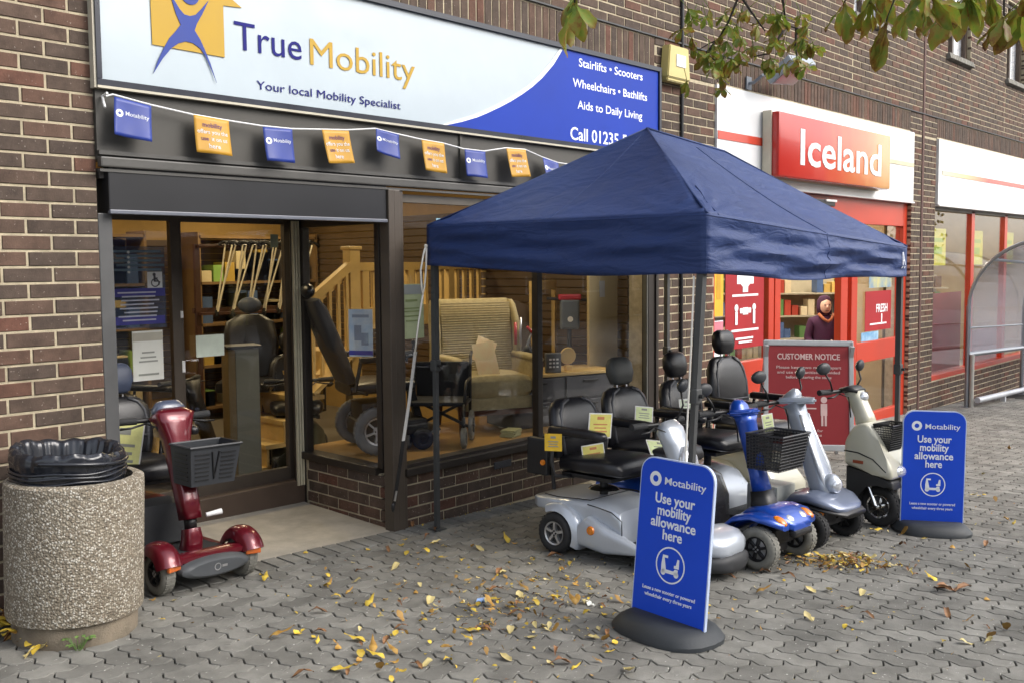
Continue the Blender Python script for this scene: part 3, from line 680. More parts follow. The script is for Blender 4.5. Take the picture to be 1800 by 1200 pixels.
STEEL2 = mat('truss_grey', (.2, .2, .2), .5, var=.1)
truss(CB, CC, 2, .14); truss(CA, CD, 2, .14); truss(CA, CB, 2, .14); truss(CC, CD, 2, .14)
# white printed emblem near the far corner of the valance
LG = mat('emblem_white', (.75, .78, .82), .5)
f_bc = val(CB, CC, .285, .205, 1.9, 1.25)
b = B()
for pts in ([(0, 0), (.35, 1), (.5, 1), (.18, 0)], [(.5, 1), (.65, 1), (1, 0), (.82, 0)], [(.3, .3), (.7, .3), (.66, .42), (.34, .42)], [(-.1, -.25), (.25, -.25), (.3, -.1), (-.05, -.1)], [(.75, -.25), (1.1, -.25), (1.05, -.1), (.7, -.1)]):
    vs = []
    for s, t in pts:
        p = f_bc(.952+.022*s, .62-.42*t); vs.append(p+V((.002, -.009, 0)))
    b.add(vs, [tuple(range(len(vs)))])
obj('emblem', b, LG, tent)
# guy ropes
gr = thing('guy_rope', 'white rope and strap looped from the canopy corner down to the shop window post', 'rope', (1.94, -.2, 1.742))
RP = mat('rope_white', (.75, .72, .64), .8, var=.1)
def rel(pts, o=V((1.94, -.2, 1.742))): return [V(p)-o for p in pts]
b = B(); b.tube(rel([(1.945, -.2, 1.75), (1.925, -.2, 1.70), (1.90, -.2, 1.6), (1.905, -.2, 1.5), (1.912, -.2, 1.44), (1.93, -.2, 1.5), (1.945, -.2, 1.62), (1.95, -.2, 1.74)]), .006, 6); b.tube(rel([(1.915, -.2, 1.45), (1.87, -.2, 1.25), (1.84, -.2, 1.08)]), .006, 6); b.ell(rel([(1.945, -.2, 1.75)])[0], (.012, .012, .012), 8, 6); obj('rope', b, RP, gr, smooth=True)
b = B(); b.rings([[V(p)+V((sx*.010, sy*.003, 0)) for sx, sy in ((1, 1), (-1, 1), (-1, -1), (1, -1))] for p in rel([(1.845, -.2, 1.1), (1.79, -.2, .8), (1.735, -.2, .55)])]); obj('strap', b, mat('strap_white', (.6, .58, .55), .6), gr)
b = B(); b.rings([[V(p)+V((sx*.012, sy*.004, 0)) for sx, sy in ((1, 1), (-1, 1), (-1, -1), (1, -1))] for p in rel([(1.737, -.2, .56), (1.70, -.2, .38), (1.672, -.2, .26), (1.66, -.19, .17)])]); b.ell(rel([(1.655, -.19, .16)])[0], (.014, .01, .03), 8, 6); obj('webbing', b, BLACK, gr)
b = B(); b.tube(rel([(1.672, -.205, .262), (1.66, -.2, .2)]), .008, 6); obj('hook', b, STEEL, gr)
gr2 = thing('guy_rope', 'thin white cord hanging slack from the near canopy corner beside its leg', 'rope', (1.9, -2.2, 1.55))
b = B(); b.tube([(.0, .03, .02), (-.02, .03, -.3), (-.055, .03, -.7), (-.085, .03, -1.05), (-.10, .02, -1.3), (-.05, .0, -1.57)], .005, 6); obj('cord', b, RP, gr2, smooth=True)

# ---------------------------------------------------------------- pavement signs
BLU = mat('panel_blue', (.014, .075, .62), .5, var=.05, scale=2, spec=.25); PNW = mat('panel_edge', (.5, .58, .75), .4)
BASE = mat('rubber_base', (.028, .032, .036), .6, var=.2, bump=.1)
def rrect(w, h, r, n=6):
    pts = []
    for cx, cy_, a0 in ((w/2-r, h-r, 0), (-w/2+r, h-r, 90)):
        for i in range(n+1): a = radians(a0+90*i/n); pts.append((cx+r*cos(a), cy_+r*sin(a)))
    return pts+[(-w/2, 0), (w/2, 0)]
def pav_sign(label, x, y, rz, w, h, lean=0):
    t = thing('pavement_sign', label, 'pavement sign', (x, y, TOP), rz, group='blue pavement signs beside the scooters', ground=True)
    # the base: low, long rounded foot
    b = B(); k = 20; rs = []
    for hz, sc_ in ((0, 1), (.018, 1.0), (.05, .88), (.068, .74)):
        rs.append([V((w*.62*sc_*math.copysign(abs(cos(a))**.75, cos(a)), .2*sc_*math.copysign(abs(sin(a))**.8, sin(a)), hz)) for a in [2*pi*i/k for i in range(k)]])
    b.rings(rs); obj('base', b, BASE, t, smooth=40)
    M = Mx.Translation((0, 0, .055)) @ Mx.Rotation(lean, 4, 'X') @ Mx.Rotation(pi/2, 4, 'X')
    b = B(); b.prism(rrect(w, h, .075), .016, M, -.008); pn = obj('panel', b, PNW, t)
    b = B(); b.prism([(x_, y_+.006) for x_, y_ in rrect(w-.012, h-.012, .07)], .003, M, .0075); obj('poster', b, BLU, pn)
    def tx(s, z, size, fw, bold=.0, x0=0, al='CENTER'):
        me = text_bm(s, size, bold=bold, align=al)
        q = [v.co.x for v in me.vertices]; k = fw/(max(q)-min(q)); me.transform(Mx.Diagonal((k, 1, 1, 1))); me.transform(Mx.Translation((x0, z, .0112))); me.transform(M)
        me.materials.clear(); me.materials.append(WHP); link('lettering', me, pn)
    def ring(cx, cz, r0, r1):
        b = B(); b.lathe([(r0, .0106), (r1, .0106)], (cx, cz, 0), 'Z', 32, caps=False); me = b.mesh('ring_logo', WHP); me.transform(M); link('ring_logo', me, pn)
    S_ = w/.42; H_ = h/.8
    ring(-.118*S_, .692*H_, .0155*S_, .034*S_)
    for i in range(8):
        pass
    tx('Motability', .672*H_, .052*H_, .23*S_, .005, -.066*S_, 'LEFT')
    for s, z, fw in (('Use your', .575, .225), ('mobility', .515, .19), ('allowance', .455, .255), ('here', .397, .11)): tx(s, z*H_, .072*H_, fw*S_, .018)
    ring(0, .275*H_, .076*S_, .083*S_)
    # scooter pictogram
    b = B(); q = S_
    for pl in ([(-.05, -.038), (.045, -.038), (.045, -.012), (.028, -.012), (.02, -.022), (-.022, -.022), (-.034, .03), (-.014, .03), (-.014, .042), (-.044, .042), (-.05, -.0)], [(.022, -.008), (.05, -.008), (.05, .034), (.04, .036), (.032, .006), (.022, .004)]):
        b.add([(a_*q, .275*H_+c_*q, .0108) for a_, c_ in pl], [tuple(range(len(pl)))])
    b.lathe([(.0, .0108), (.014*q, .0108)], (-.038*q, .275*H_-.036*q, 0), 'Z', 14, caps=False); b.lathe([(.0, .0108), (.014*q, .0108)], (.036*q, .275*H_-.036*q, 0), 'Z', 14, caps=False)
    me = b.mesh('scooter_pictogram', WHP); me.transform(M); link('scooter_pictogram', me, pn)
    tx('Lease a new scooter or powered', .128*H_, .026*H_, .30*S_, .012); tx('wheelchair every three years', .096*H_, .026*H_, .27*S_, .012)
    return t
pav_sign('blue pavement sign in front of the silver scooter, facing the bin', 1.535, -2.27, radians(-95), .42, .725, radians(-4.5))
pav_sign('blue pavement sign behind the cream three-wheeler at the end of the row', 4.33, -2.44, radians(-54.8), .395, .735)

# ---------------------------------------------------------------- litter bin
bn = thing('litter_bin', 'round pebble-dash concrete litter bin lined with a black sack', 'litter bin', (-.335, -.385, 0), 0, ground=True)
def pebble():
    m = bpy.data.materials.new('pebble_dash'); m.use_nodes = True; t = m.node_tree; L = t.links; b = t.nodes['Principled BSDF']
    tc = node(t, 'ShaderNodeTexCoord'); nn = node(t, 'ShaderNodeTexNoise', Scale=40, Detail=2); L.new(tc.outputs['Object'], nn.inputs['Vector'])
    ad = node(t, 'ShaderNodeMix', data_type='RGBA'); ad.inputs[0].default_value = .012; L.new(tc.outputs['Object'], ad.inputs[6]); L.new(nn.outputs['Color'], ad.inputs[7])
    v = node(t, 'ShaderNodeTexVoronoi', Scale=105); v.inputs['Randomness'].default_value = 1; L.new(ad.outputs[2], v.inputs['Vector'])
    r = node(t, 'ShaderNodeValToRGB'); e = r.color_ramp.elements; e[0].position = 0; e[0].color = (.13, .11, .085, 1); e[1].position = 1; e[1].color = (.6, .57, .5, 1)
    for p, c in ((.18, (.18, .14, .1)), (.4, (.33, .28, .21)), (.6, (.43, .39, .31)), (.82, (.53, .49, .42))): q = e.new(p); q.color = c+(1,)
    sp = node(t, 'ShaderNodeSeparateColor'); L.new(v.outputs['Color'], sp.inputs[0]); L.new(sp.outputs[0], r.inputs[0])
    ds = node(t, 'ShaderNodeMapRange'); ds.inputs['From Min'].default_value = .35; ds.inputs['From Max'].default_value = .62; L.new(v.outputs['Distance'], ds.inputs[0])
    mx = node(t, 'ShaderNodeMix', data_type='RGBA'); L.new(ds.outputs[0], mx.inputs[0]); L.new(r.outputs[0], mx.inputs[6]); mx.inputs[7].default_value = (.2, .17, .125, 1)
    L.new(mx.outputs[2], b.inputs['Base Color']); b.inputs['Roughness'].default_value = .8
    iv = node(t, 'ShaderNodeMath', operation='SUBTRACT'); iv.inputs[0].default_value = 1; L.new(v.outputs['Distance'], iv.inputs[1])
    bp = node(t, 'ShaderNodeBump', Strength=.9, Distance=.006); L.new(iv.outputs[0], bp.inputs['Height']); L.new(bp.outputs[0], b.inputs['Normal']); return m
b = B(); r = .283
b.lathe([(r-.004, .115), (r, .13), (r+.002, .4), (r+.004, .68), (r+.002, .70), (r-.012, .708), (r-.045, .708), (r-.05, .68), (r-.05, .15)], n=64); obj('barrel', b, pebble(), bn, smooth=35)
b = B(); b.lathe([(r-.03, -.02), (r-.026, .0), (r-.024, .105), (r-.03, .118)], n=48); obj('plinth', b, mat('plinth_concrete', (.2, .165, .12), .92, var=.25, scale=8, bump=.6, bscale=110, dirt=.6), bn, smooth=30)
BAG = mat('bin_bag', (.016, .018, .024), .22, var=.2, spec=.6)
b = B()
def bagf(u, v):
    a = 2*pi*u; wr = .5*sin(a*11+v*5)+.35*sin(a*23-v*9)+.3*sin(a*37+2*v)
    prof = [(.222, .66), (.228, .70), (.232, .732), (.228, .752), (.236, .79), (.232, .822), (.218, .838), (.198, .828), (.18, .76), (.16, .66), (.1, .58), (.0, .56)]
    k = v*(len(prof)-1); i = min(int(k), len(prof)-2); q = k-i
    rr = prof[i][0]*(1-q)+prof[i+1][0]*q; h = prof[i][1]*(1-q)+prof[i+1][1]*q
    amp = .0035 if v < .42 else .009*min(1, (v-.40)*7)
    # hangs over more on the doorway side
    rr += amp*wr*(rr > .03); h += .008*sin(a*3+.7)*(v > .25)+.004*sin(a*13)*(v > .4)
    return (rr*cos(a), rr*sin(a), h+.012*cos(a-2.2)*(.25 < v < .7))
b.sheet(bagf, 180, 44); obj('sack', b, BAG, bn, smooth=True, loc=(-.022, .02, 0))
b = B()
for h, rr in ((.712, .232), (.752, .235), (.735, .238)):
    b.tube([(rr*cos(a)*(1+.006*sin(a*9)), rr*sin(a)*(1+.006*sin(a*9)), h+.005*sin(a*5+h*50)) for a in [2*pi*i/60 for i in range(61)]], .0065, 6)
b.tube([(.24*cos(a), .24*sin(a), .79+.012*sin(a*2)) for a in [pi*1.2+pi*.9*i/24 for i in range(25)]], .009, 6)
obj('sack_fold', b, BAG, bn, smooth=True, loc=(-.022, .02, 0))
# ---------------------------------------------------------------- mobility scooters: local +x forward, +y to the rider's port side
def paint(name, c, flake=.0):
    return mat(name, c, .3, metal=.3 if flake else 0, var=.03, scale=5, coat=.7)
SEATM = mat('seat_vinyl', (.014, .014, .017), .32, var=.25, scale=14, bump=.12, bscale=300)
TYREB = mat('tyre_black', (.02, .02, .021), .8, var=.25, scale=20, bump=.3, bscale=90)
TYREG = mat('tyre_grey', (.2, .195, .17), .8, var=.18, scale=20, bump=.3, bscale=90, dirt=.4)
RUBM = mat('deck_rubber', (.02, .021, .023), .75, bump=.4, bscale=150)
DKGREY = mat('plastic_dark_grey', (.035, .038, .043), .5, var=.12)
CHROME = mat('chrome', (.8, .8, .8), .12, metal=1, var=.02)
AMBER = mat('amber_lens', (.75, .22, .015), .2, var=.25, scale=60, coat=.6)
REDL = mat('red_lens', (.5, .02, .015), .2, coat=.6)
CLEARL = mat('clear_lens', (.75, .77, .8), .08, metal=.5, var=.1, coat=1)
MIRR = mat('mirror_glass', (.7, .72, .75), .04, metal=1, var=.02)
RIMS = mat('rim_silver', (.6, .6, .61), .3, metal=.8, var=.08)
def wheel(par, x, y, r, wd, tyre, rim=RIMS, spokes=5, hubc=None):
    """wheel > tyre, rim; axis along y"""
    w_ = bpy.data.objects.new('wheel', None); col.objects.link(w_); w_.parent = par; w_.location = (x, y, r)
    b = B(); ri = r*.58; h = wd/2
    prof = [(ri, -h*.75), (ri+.01, -h*.95), (r*.80, -h), (r*.92, -h*.86), (r*.985, -h*.55), (r, -h*.12), (r, h*.12), (r*.985, h*.55), (r*.92, h*.86), (r*.80, h), (ri+.01, h*.95), (ri, h*.75)]
    b.lathe(prof, (0, 0, 0), 'Y', 36, closed=True)
    for i in range(30):
        a = 2*pi*i/30
        for s in (-1, 1): b.box((cos(a)*r*.985, s*h*.36, sin(a)*r*.985), (.006, h*.5, .014), rot=Mx.Rotation(-a, 4, 'Y'))
    obj('tyre', b, tyre, w_, smooth=40)
    b = B(); b.lathe([(ri*1.0, -h*.8), (ri*1.0, h*.8), (ri*.88, h*.72), (ri*.86, h*.2), (ri*.86, -h*.2), (ri*.88, -h*.72)], (0, 0, 0), 'Y', 28, closed=True)
    b.lathe([(0, -h*.72), (ri*.3, -h*.7), (ri*.34, -h*.5), (ri*.34, h*.5), (ri*.3, h*.7), (0, h*.72)], (0, 0, 0), 'Y', 16)
    for i in range(spokes):
        a = 2*pi*i/spokes+.3; b.sq((cos(a)*ri*.25, -h*.5, sin(a)*ri*.25), (cos(a)*ri*.92, -h*.55, sin(a)*ri*.92), h*.35, ri*.28, up=(0, 1, 0)); b.sq((cos(a)*ri*.25, h*.5, sin(a)*ri*.25), (cos(a)*ri*.92, h*.55, sin(a)*ri*.92), h*.35, ri*.28, up=(0, 1, 0))
    obj('rim', b, rim, w_, smooth=35)
    b = B(); b.lathe([(0, -h*.35), (ri*.85, -h*.3), (ri*.85, h*.3), (0, h*.35)], (0, 0, 0), 'Y', 20)
    for s in (-1, 1):
        for i in range(4): a = pi/2*i; b.cyl((cos(a)*ri*.18, s*h*.7, sin(a)*ri*.18), (cos(a)*ri*.18, s*h*.8, sin(a)*ri*.18), .006, n=6)
    obj('hub', b, hubc or BLACK, w_)
    return w_
def fender(b, x, y, z, R_, w_, a0, a1, crown=.02, th=.006, flare=0):
    """arched shell round a wheel axis along y"""
    def f(u, v):
        a = radians(a0+(a1-a0)*u); q = 2*v-1; rr = R_+crown*(1-abs(q)**2.6)-(.03 if abs(q) > .92 else 0)
        return (x+rr*cos(a), y+q*w_/2, z+rr*sin(a))
    b.sheet(f, 20, 12, th)
def seat(par, x, z, w_=.44, back_h=.42, headrest=True, head_tilt=0, mt=SEATM, arms=True, bk_lean=.16, headmat=None, swivel=0):
    st = bpy.data.objects.new('seat', None); col.objects.link(st); st.parent = par; st.location = (x, 0, z); st.rotation_euler.z = swivel
    h = w_/2
    b = B(); b.sec([((-.2, 0, .04), (0, h*.8, 0), (0, 0, .025)), ((-.17, 0, .045), (0, h*.95, 0), (0, 0, .05)), ((0, 0, .05), (0, h, 0), (0, 0, .052)), ((.15, 0, .055), (0, h, 0), (0, 0, .055)), ((.22, 0, .05), (0, h*.95, 0), (0, 0, .05)), ((.255, 0, .035), (0, h*.8, 0), (0, 0, .028))], 32, 4)
    obj('cushion', b, mt, st, smooth=True)
    b = B(); b.box((0, 0, -.02), (.36, w_*.8, .025), bev=.006); b.box((.02, h*.8, -.035), (.2, .03, .03)); obj('seat_pan', b, BLACK, st)
    L_ = bk_lean; up = V((-L_, 0, 1)).normalized(); fw = V((1, 0, L_)).normalized(); base = V((-.2, 0, .06))
    secs = []
    for t, hw, th in ((0, .8, .025), (.04, .94, .045), (.3, 1.0, .052), (.6, 1.0, .05), (.82, .93, .045), (.95, .74, .036), (1, .5, .02)):
        c = base+up*back_h*t+fw*(.018*sin(t*pi)); secs.append((c, V((0, h*hw, 0)), fw*th))
    b = B(); b.sec(secs, 32, 3.2); bk = obj('backrest', b, mt, st, smooth=True)
    b = B()
    for s in (-1, 1): b.tube([base+up*back_h*t+fw*(.034+.018*sin(t*pi))+V((0, s*h*k, 0)) for t, k in ((.06, .72), (.2, .78), (.5, .8), (.75, .74), (.9, .58), (.97, .3))], .012, 8)
    b.tube([base+up*back_h*.35+fw*.072+V((0, h*.75*s, 0)) for s in (-1, -.5, 0, .5, 1)], .006, 6); obj('piping', b, mat('piping_grey', (.05, .052, .06), .4), bk, smooth=True)
    if headrest:
        hp = base+up*(back_h+.1)+fw*.01
        b = B(); b.sec([(hp-up*.085, V((0, .06, 0)), fw*.022), (hp-up*.07, V((0, .088, 0)), fw*.042), (hp-up*.01, V((0, .112, 0)), fw*.05), (hp+up*.05, V((0, .11, 0)), fw*.044), (hp+up*.08, V((0, .092, 0)), fw*.032), (hp+up*.095, V((0, .06, 0)), fw*.015)], 28, 3.6)
        hd = obj('headrest', b, headmat or mt, st, smooth=True)
        b = B()
        for s in (-.05, .05): b.cyl(hp-up*.12+V((0, s, 0)), hp-up*.05+V((0, s, 0)), .006)
        obj('headrest_post', b, STEEL, hd)
    if arms:
        for s in (-1, 1):
            y = s*(h+.045)
            b = B(); b.sec([((-.2, y, .245), (0, .022, 0), (0, 0, .022)), ((-.18, y, .25), (0, .03, 0), (0, 0, .027)), ((.1, y, .25), (0, .033, 0), (0, 0, .027)), ((.18, y, .245), (0, .033, 0), (0, 0, .025)), ((.2, y, .24), (0, .02, 0), (0, 0, .018))], 16, 3)
            a_ = obj('armrest', b, mt, st, smooth=True)
            b = B(); b.tube([(-.17, y, .22), (-.19, y, .06), (-.16, y, -.02), (-.1, s*h*.7, -.03)], .012, 8); obj('bracket', b, BLACK, a_, smooth=True)
    b = B(); b.cyl((0, 0, -.3), (0, 0, -.02), .026); b.cyl((0, 0, -.3), (0, 0, -.16), .036); b.lathe([(.075, -.26), (.06, -.24), (.036, -.22)], (0, 0, 0), 'Z', 18); obj('seat_post', b, BLACK, st, smooth=40)
    return st
def handle(par, p, bar=.26, mirror=(), mt=BLACK, drop=0, mstyle=MIRR, mh=.16):
    """handlebar with grips, levers and optional mirrors, at point p on the tiller head"""
    p = V(p)
    b = B(); b.tube([p+V((-.05, -bar, drop)), p+V((-.03, -bar*.55, 0)), p, p+V((-.03, bar*.55, 0)), p+V((-.05, bar, drop))], .013, 8); hb = obj('handlebar', b, mt, par, smooth=True)
    for s in (-1, 1):
        b = B(); b.tube([p+V((-.036, s*bar*.6, drop*.3)), p+V((-.052, s*bar*1.06, drop))], [.019, .02], 10); obj('grip', b, RUBM, hb, smooth=40)
        b = B(); b.tube([p+V((.0, s*bar*.45, -.012)), p+V((.022, s*bar*.8, -.025)), p+V((.01, s*bar*1.05, -.03))], .006, 6); obj('lever', b, BLACK, hb, smooth=True)
    for s in (-1, 1): b = B(); b.tube([p+V((.01, s*bar*.5, -.01)), p+V((.06, s*bar*.36, -.03)), p+V((.055, s*.07, -.08)), p+V((.06, s*.055, -.17))], .0042, 6); obj('cable', b, BLACK, hb, smooth=True)
    for s in mirror:
        m0 = p+V((-.02, s*bar*.62, .01)); m1 = m0+V((-.02, s*.07, mh))
        b = B(); b.tube([m0, m0+V((.01, s*.05, mh*.5)), m1], .0065, 6); mm = obj('mirror', b, BLACK, par, smooth=True)
        b = B(); Mq = Mx.Rotation(radians(12*s), 4, 'Z') @ Mx.Rotation(radians(10), 4, 'Y')
        b.ell(m1+V((0, s*.02, .03)), (.026, .062, .042), 18, 12, Mq); obj('mirror_shell', b, DKGREY, mm, smooth=True)
        b = B(); b.ell(m1+V((-.012, s*.02, .03)), (.018, .054, .035), 18, 10, Mq); obj('mirror_glass', b, mstyle, mm, smooth=True)
def basket(par, c, w_=.34, d=.2, h=.2, m=BLACK, solid=True, taper=.78, wire=False):
    """open basket: thin walls, slots; centre of its rear top edge at c"""
    c = V(c); b = B()
    def ring(k, z, ins=0): return [c+V((x_, y_, z)) for x_, y_ in ((ins, -w_/2*k+ins), (d*k-ins, -w_/2*k+ins), (d*k-ins, w_/2*k-ins), (ins, w_/2*k-ins))]
    if not wire:
        b.rings([ring(1, 0), ring(taper, -h), ring(taper, -h+.006, .008), ring(1, 0, .008)], capa=False, capb=False)
        b.add(ring(taper, -h+.003, .001), [(0, 1, 2, 3)])
        bk = obj('basket', b, m, par)
        b = B()
        for z in (-.0, -.012): pass
        b.tube(ring(1.02, .0)+[ring(1.02, .0)[0]], .007, 6); obj('basket_rim', b, m, bk)
        b = B()
        n = 7
        for i in range(n):
            z = -.04-(h-.07)*i/(n-1); k = 1+(taper-1)*(-z/h)
            for side in (0, 1):
                if side == 0:
                    for q in (-.27, .27): b.box(c+V((d*k+.001, w_*q*k, z)), (.006, w_*.3*k, .007))
                else:
                    for s in (-1, 1): b.box(c+V((d*k/2, s*(w_/2*k+.001), z)), (d*.6, .006, .007))
        for s in (-1, 1): b.sq(c+V((d*.99+.002, s*w_*.07, -.03)), c+V((d*(1+(taper-1)*.85)+.002, 0, -h*.85)), .008, .006)
        obj('slot', b, DKGREY if m is BLACK else BLACK, bk)
    else:
        for i in range(12):
            z = -h*i/11; k = 1+(taper-1)*i/11; q = ring(k, z); b.tube(q+[q[0]], .0028 if i else .006, 5)
        for i in range(19):
            for fx_ in (0, 1):
                y = -w_/2+w_*i/18; b.tube([c+V((d*fx_, y, 0)), c+V((d*fx_*taper, y*taper, -h))], .0022, 4)
        for i in range(12):
            for s in (-1, 1): x_ = d*i/11; b.tube([c+V((x_, s*w_/2, 0)), c+V((x_*taper, s*w_/2*taper, -h))], .0022, 4)
        for i in range(9): y = (-w_/2+w_*i/8)*taper; b.tube([c+V((0, y, -h)), c+V((d*taper, y, -h))], .0022, 4)
        bk = obj('basket', b, m, par)
        b = B(); b.rings([[c+(q-c)*.985 for q in ring(1, -.002)], [c+(q-c)*.985 for q in ring(taper, -h)]], capa=False); obj('mesh_liner', b, glass_mat('basket_net', (.8, .8, .8), 1.3, .4, film=.62, filmc=(.015, .015, .016)), bk)
    return bk
def tiller(par, secs, m, n=24, e=3, name='tiller'):
    b = B(); b.sec(secs, n, e); return obj(name, b, m, par, smooth=True)
def scooter(label, x, y, yaw=0, group='mobility scooters parked in a row under the canopy'):
    return thing('mobility_scooter', label, 'mobility scooter', (x, y, TOP), -pi/2+yaw, group=group, ground=True)
def profile(b, poly, hw, bev=.02, seg=3):
    """side outline (x, z) pulled out to half width hw, edges rounded"""
    n0 = len(b.bm.verts); b.prism(poly, 2*hw, Mx.Rotation(pi/2, 4, 'X'), -hw); b.bm.verts.ensure_lookup_table()
    vs = list(b.bm.verts)[n0:]; es = list({e for v in vs for e in v.link_edges})
    bmesh.ops.bevel(b.bm, geom=es, offset=bev, segments=seg, profile=.5, affect='EDGES', clamp_overlap=True)
X_, Y_, Z_ = V((1, 0, 0)), V((0, 1, 0)), V((0, 0, 1))

# --- 1: silver scooter nearest the window sill
SIL = paint('paint_silver', (.52, .56, .62), 1)
s1 = scooter('silver mobility scooter with black seat without headrest, half behind the blue pavement sign', 2.46, -1.52, radians(2))
for sy in (-1, 1):
    wheel(s1, -.46, sy*.278, .12, .088, TYREB, RIMS, 5); wheel(s1, .36, sy*.18, .1, .07, TYREB, RIMS, 5)
b = B()
b.sec([((-.70, 0, .26), (0, .12, 0), (0, 0, .025)), ((-.685, 0, .268), (0, .22, 0), (0, 0, .035)), ((-.62, 0, .272), (0, .265, 0), (0, 0, .04)), ((-.5, 0, .275), (0, .27, 0), (0, 0, .04)), ((-.36, 0, .265), (0, .255, 0), (0, 0, .06)), ((-.26, 0, .235), (0, .24, 0), (0, 0, .09)), ((-.12, 0, .205), (0, .24, 0), (0, 0, .115)), ((-.055, 0, .19), (0, .24, 0), (0, 0, .105)), ((-.035, 0, .16), (0, .24, 0), (0, 0, .075)), ((-.02, 0, .12), (0, .24, 0), (0, 0, .035))], 40, 7)
for sy in (-1, 1): fender(b, -.46, sy*.236, .12, .157, .13, -25, 120, .012, .01)
bd = obj('rear_body', b, SIL, s1, smooth=50)
for sy in (-1, 1): b = B(); b.sec([((-.3, sy*.27, .14), (0, .03, 0), (0, 0, .06)), ((-.24, sy*.262, .16), (0, .045, 0), (0, 0, .09)), ((-.12, sy*.255, .13), (0, .045, 0), (0, 0, .075)), ((.1, sy*.255, .105), (0, .028, 0), (0, 0, .02)), ((.38, sy*.25, .105), (0, .028, 0), (0, 0, .02))], 20, 4); obj('side_skirt', b, SIL, s1, smooth=50)
b = B(); b.box((.16, 0, .1), (.5, .48, .03), bev=.008); dk = obj('deck', b, RUBM, s1)
b = B(); b.box((-.05, 0, .065), (.95, .36, .05), bev=.01); obj('chassis', b, BLACK, s1)
b = B(); b.sec([((.24, 0, .14), (0, .2, 0), (0, 0, .03)), ((.30, 0, .17), (0, .215, 0), (0, 0, .06)), ((.39, 0, .182), (0, .215, 0), (0, 0, .075)), ((.48, 0, .178), (0, .19, 0), (0, 0, .07)), ((.535, 0, .168), (0, .14, 0), (0, 0, .052)), ((.555, 0, .16), (0, .08, 0), (0, 0, .03))], 32, 3); obj('front_cowl', b, SIL, s1, smooth=True)
b = B(); b.sec([((.26, 0, .095), (0, .22, 0), (0, 0, .03)), ((.38, 0, .09), (0, .228, 0), (0, 0, .05)), ((.49, 0, .09), (0, .2, 0), (0, 0, .055)), ((.55, 0, .09), (0, .15, 0), (0, 0, .05)), ((.575, 0, .09), (0, .08, 0), (0, 0, .04))], 32, 3); obj('bumper', b, mat('bumper_grey', (.03, .031, .034), .6), s1, smooth=True)
for sy in (-1, 1):
    b = B(); b.lathe([(0, -.008), (.022, -.006), (.026, 0), (.026, .006)], (-.2, sy*.308, .18), 'Y', 18); obj('reflector', b, AMBER, s1, smooth=40)
tiller(s1, [((.33, 0, .16), V((0, .07, 0)), V((.06, 0, .01))), ((.27, 0, .34), V((0, .055, 0)), V((.045, 0, .01))), ((.2, 0, .56), V((0, .06, 0)), V((.045, 0, .012))), ((.16, 0, .68), V((0, .085, 0)), V((.055, 0, .015))), ((.12, 0, .76), V((0, .1, 0)), V((.05, 0, .02))), ((.1, 0, .80), V((0, .07, 0)), V((.03, 0, .02)))], SIL)
tiller(s1, [((.285, 0, .42), V((0, .06, 0)), V((.02, 0, .003))), ((.275, 0, .5), V((0, .075, 0)), V((.035, 0, .006))), ((.24, 0, .62), V((0, .07, 0)), V((.035, 0, .006))), ((.225, 0, .68), V((0, .04, 0)), V((.02, 0, .003)))], CLEARL, name='headlight')
handle(s1, (.09, 0, .79), .25, mirror=(1,))
seat(s1, -.33, .47, .46, .36, headrest=False, bk_lean=.2)
b = B(); b.lathe([(.095, -.0), (.08, .012), (.05, .02)], (-.33, 0, .358), 'Z', 20); obj('post_cover', b, CHROME, s1, smooth=40)
b = B(); b.box((-.62, -.26, .55), (.16, .05, .22), bev=.012); b.tube([(-.52, -.24, .36), (-.55, -.25, .68)], .012); obj('crutch_holder', b, BLACK, s1)
b = B(); b.lathe([(0, -.006), (.016, -.004), (.018, .004)], (-.57, -.292, .52), 'Y', 12); obj('reflector', b, AMBER, s1)

b = B(); b.tube([(-.27, -.243, .31), (-.2, -.246, .305), (-.1, -.244, .29), (-.03, -.243, .25), (-.025, -.243, .13)], .0035, 5); b.tube([(-.62, -.2, .315), (-.5, -.225, .317), (-.36, -.215, .325), (-.28, -.2, .327)], .003, 5); b.tube([(-.28, -.2, .327), (-.28, .2, .327)], .003, 5); obj('panel_gap', b, BLACK, bd)
b = B(); b.tube([(-.33, .05, .36), (-.2, .16, .34), (-.1, .12, .33), (.1, .05, .2), (.25, .02, .3)], .006, 6); obj('wiring', b, BLACK, s1, smooth=True)
# --- 2: blue scooter
BLP = paint('paint_blue', (.012, .07, .42), 1)
s2 = scooter('bright blue mobility scooter with grey tyres and dark wire front basket', 2.94, -1.53, radians(-1))
for sy in (-1, 1):
    wheel(s2, -.45, sy*.255, .118, .085, TYREG, BLACK, 6, RIMS); wheel(s2, .55, sy*.215, .12, .085, TYREG, BLACK, 6, RIMS)
b = B(); b.sec([((-.66, 0, .25), (0, .15, 0), (0, 0, .05)), ((-.6, 0, .27), (0, .25, 0), (0, 0, .09)), ((-.4, 0, .27), (0, .22, 0), (0, 0, .1)), ((-.2, 0, .22), (0, .22, 0), (0, 0, .12)), ((-.08, 0, .14), (0, .22, 0), (0, 0, .06))], 28, 4)
for sy in (-1, 1): fender(b, -.45, sy*.262, .118, .14, .13, 5, 175, .025, .008)
obj('rear_body', b, BLP, s2, smooth=50)
b = B(); b.box((.12, 0, .1), (.5, .5, .03), bev=.008); obj('deck', b, RUBM, s2)
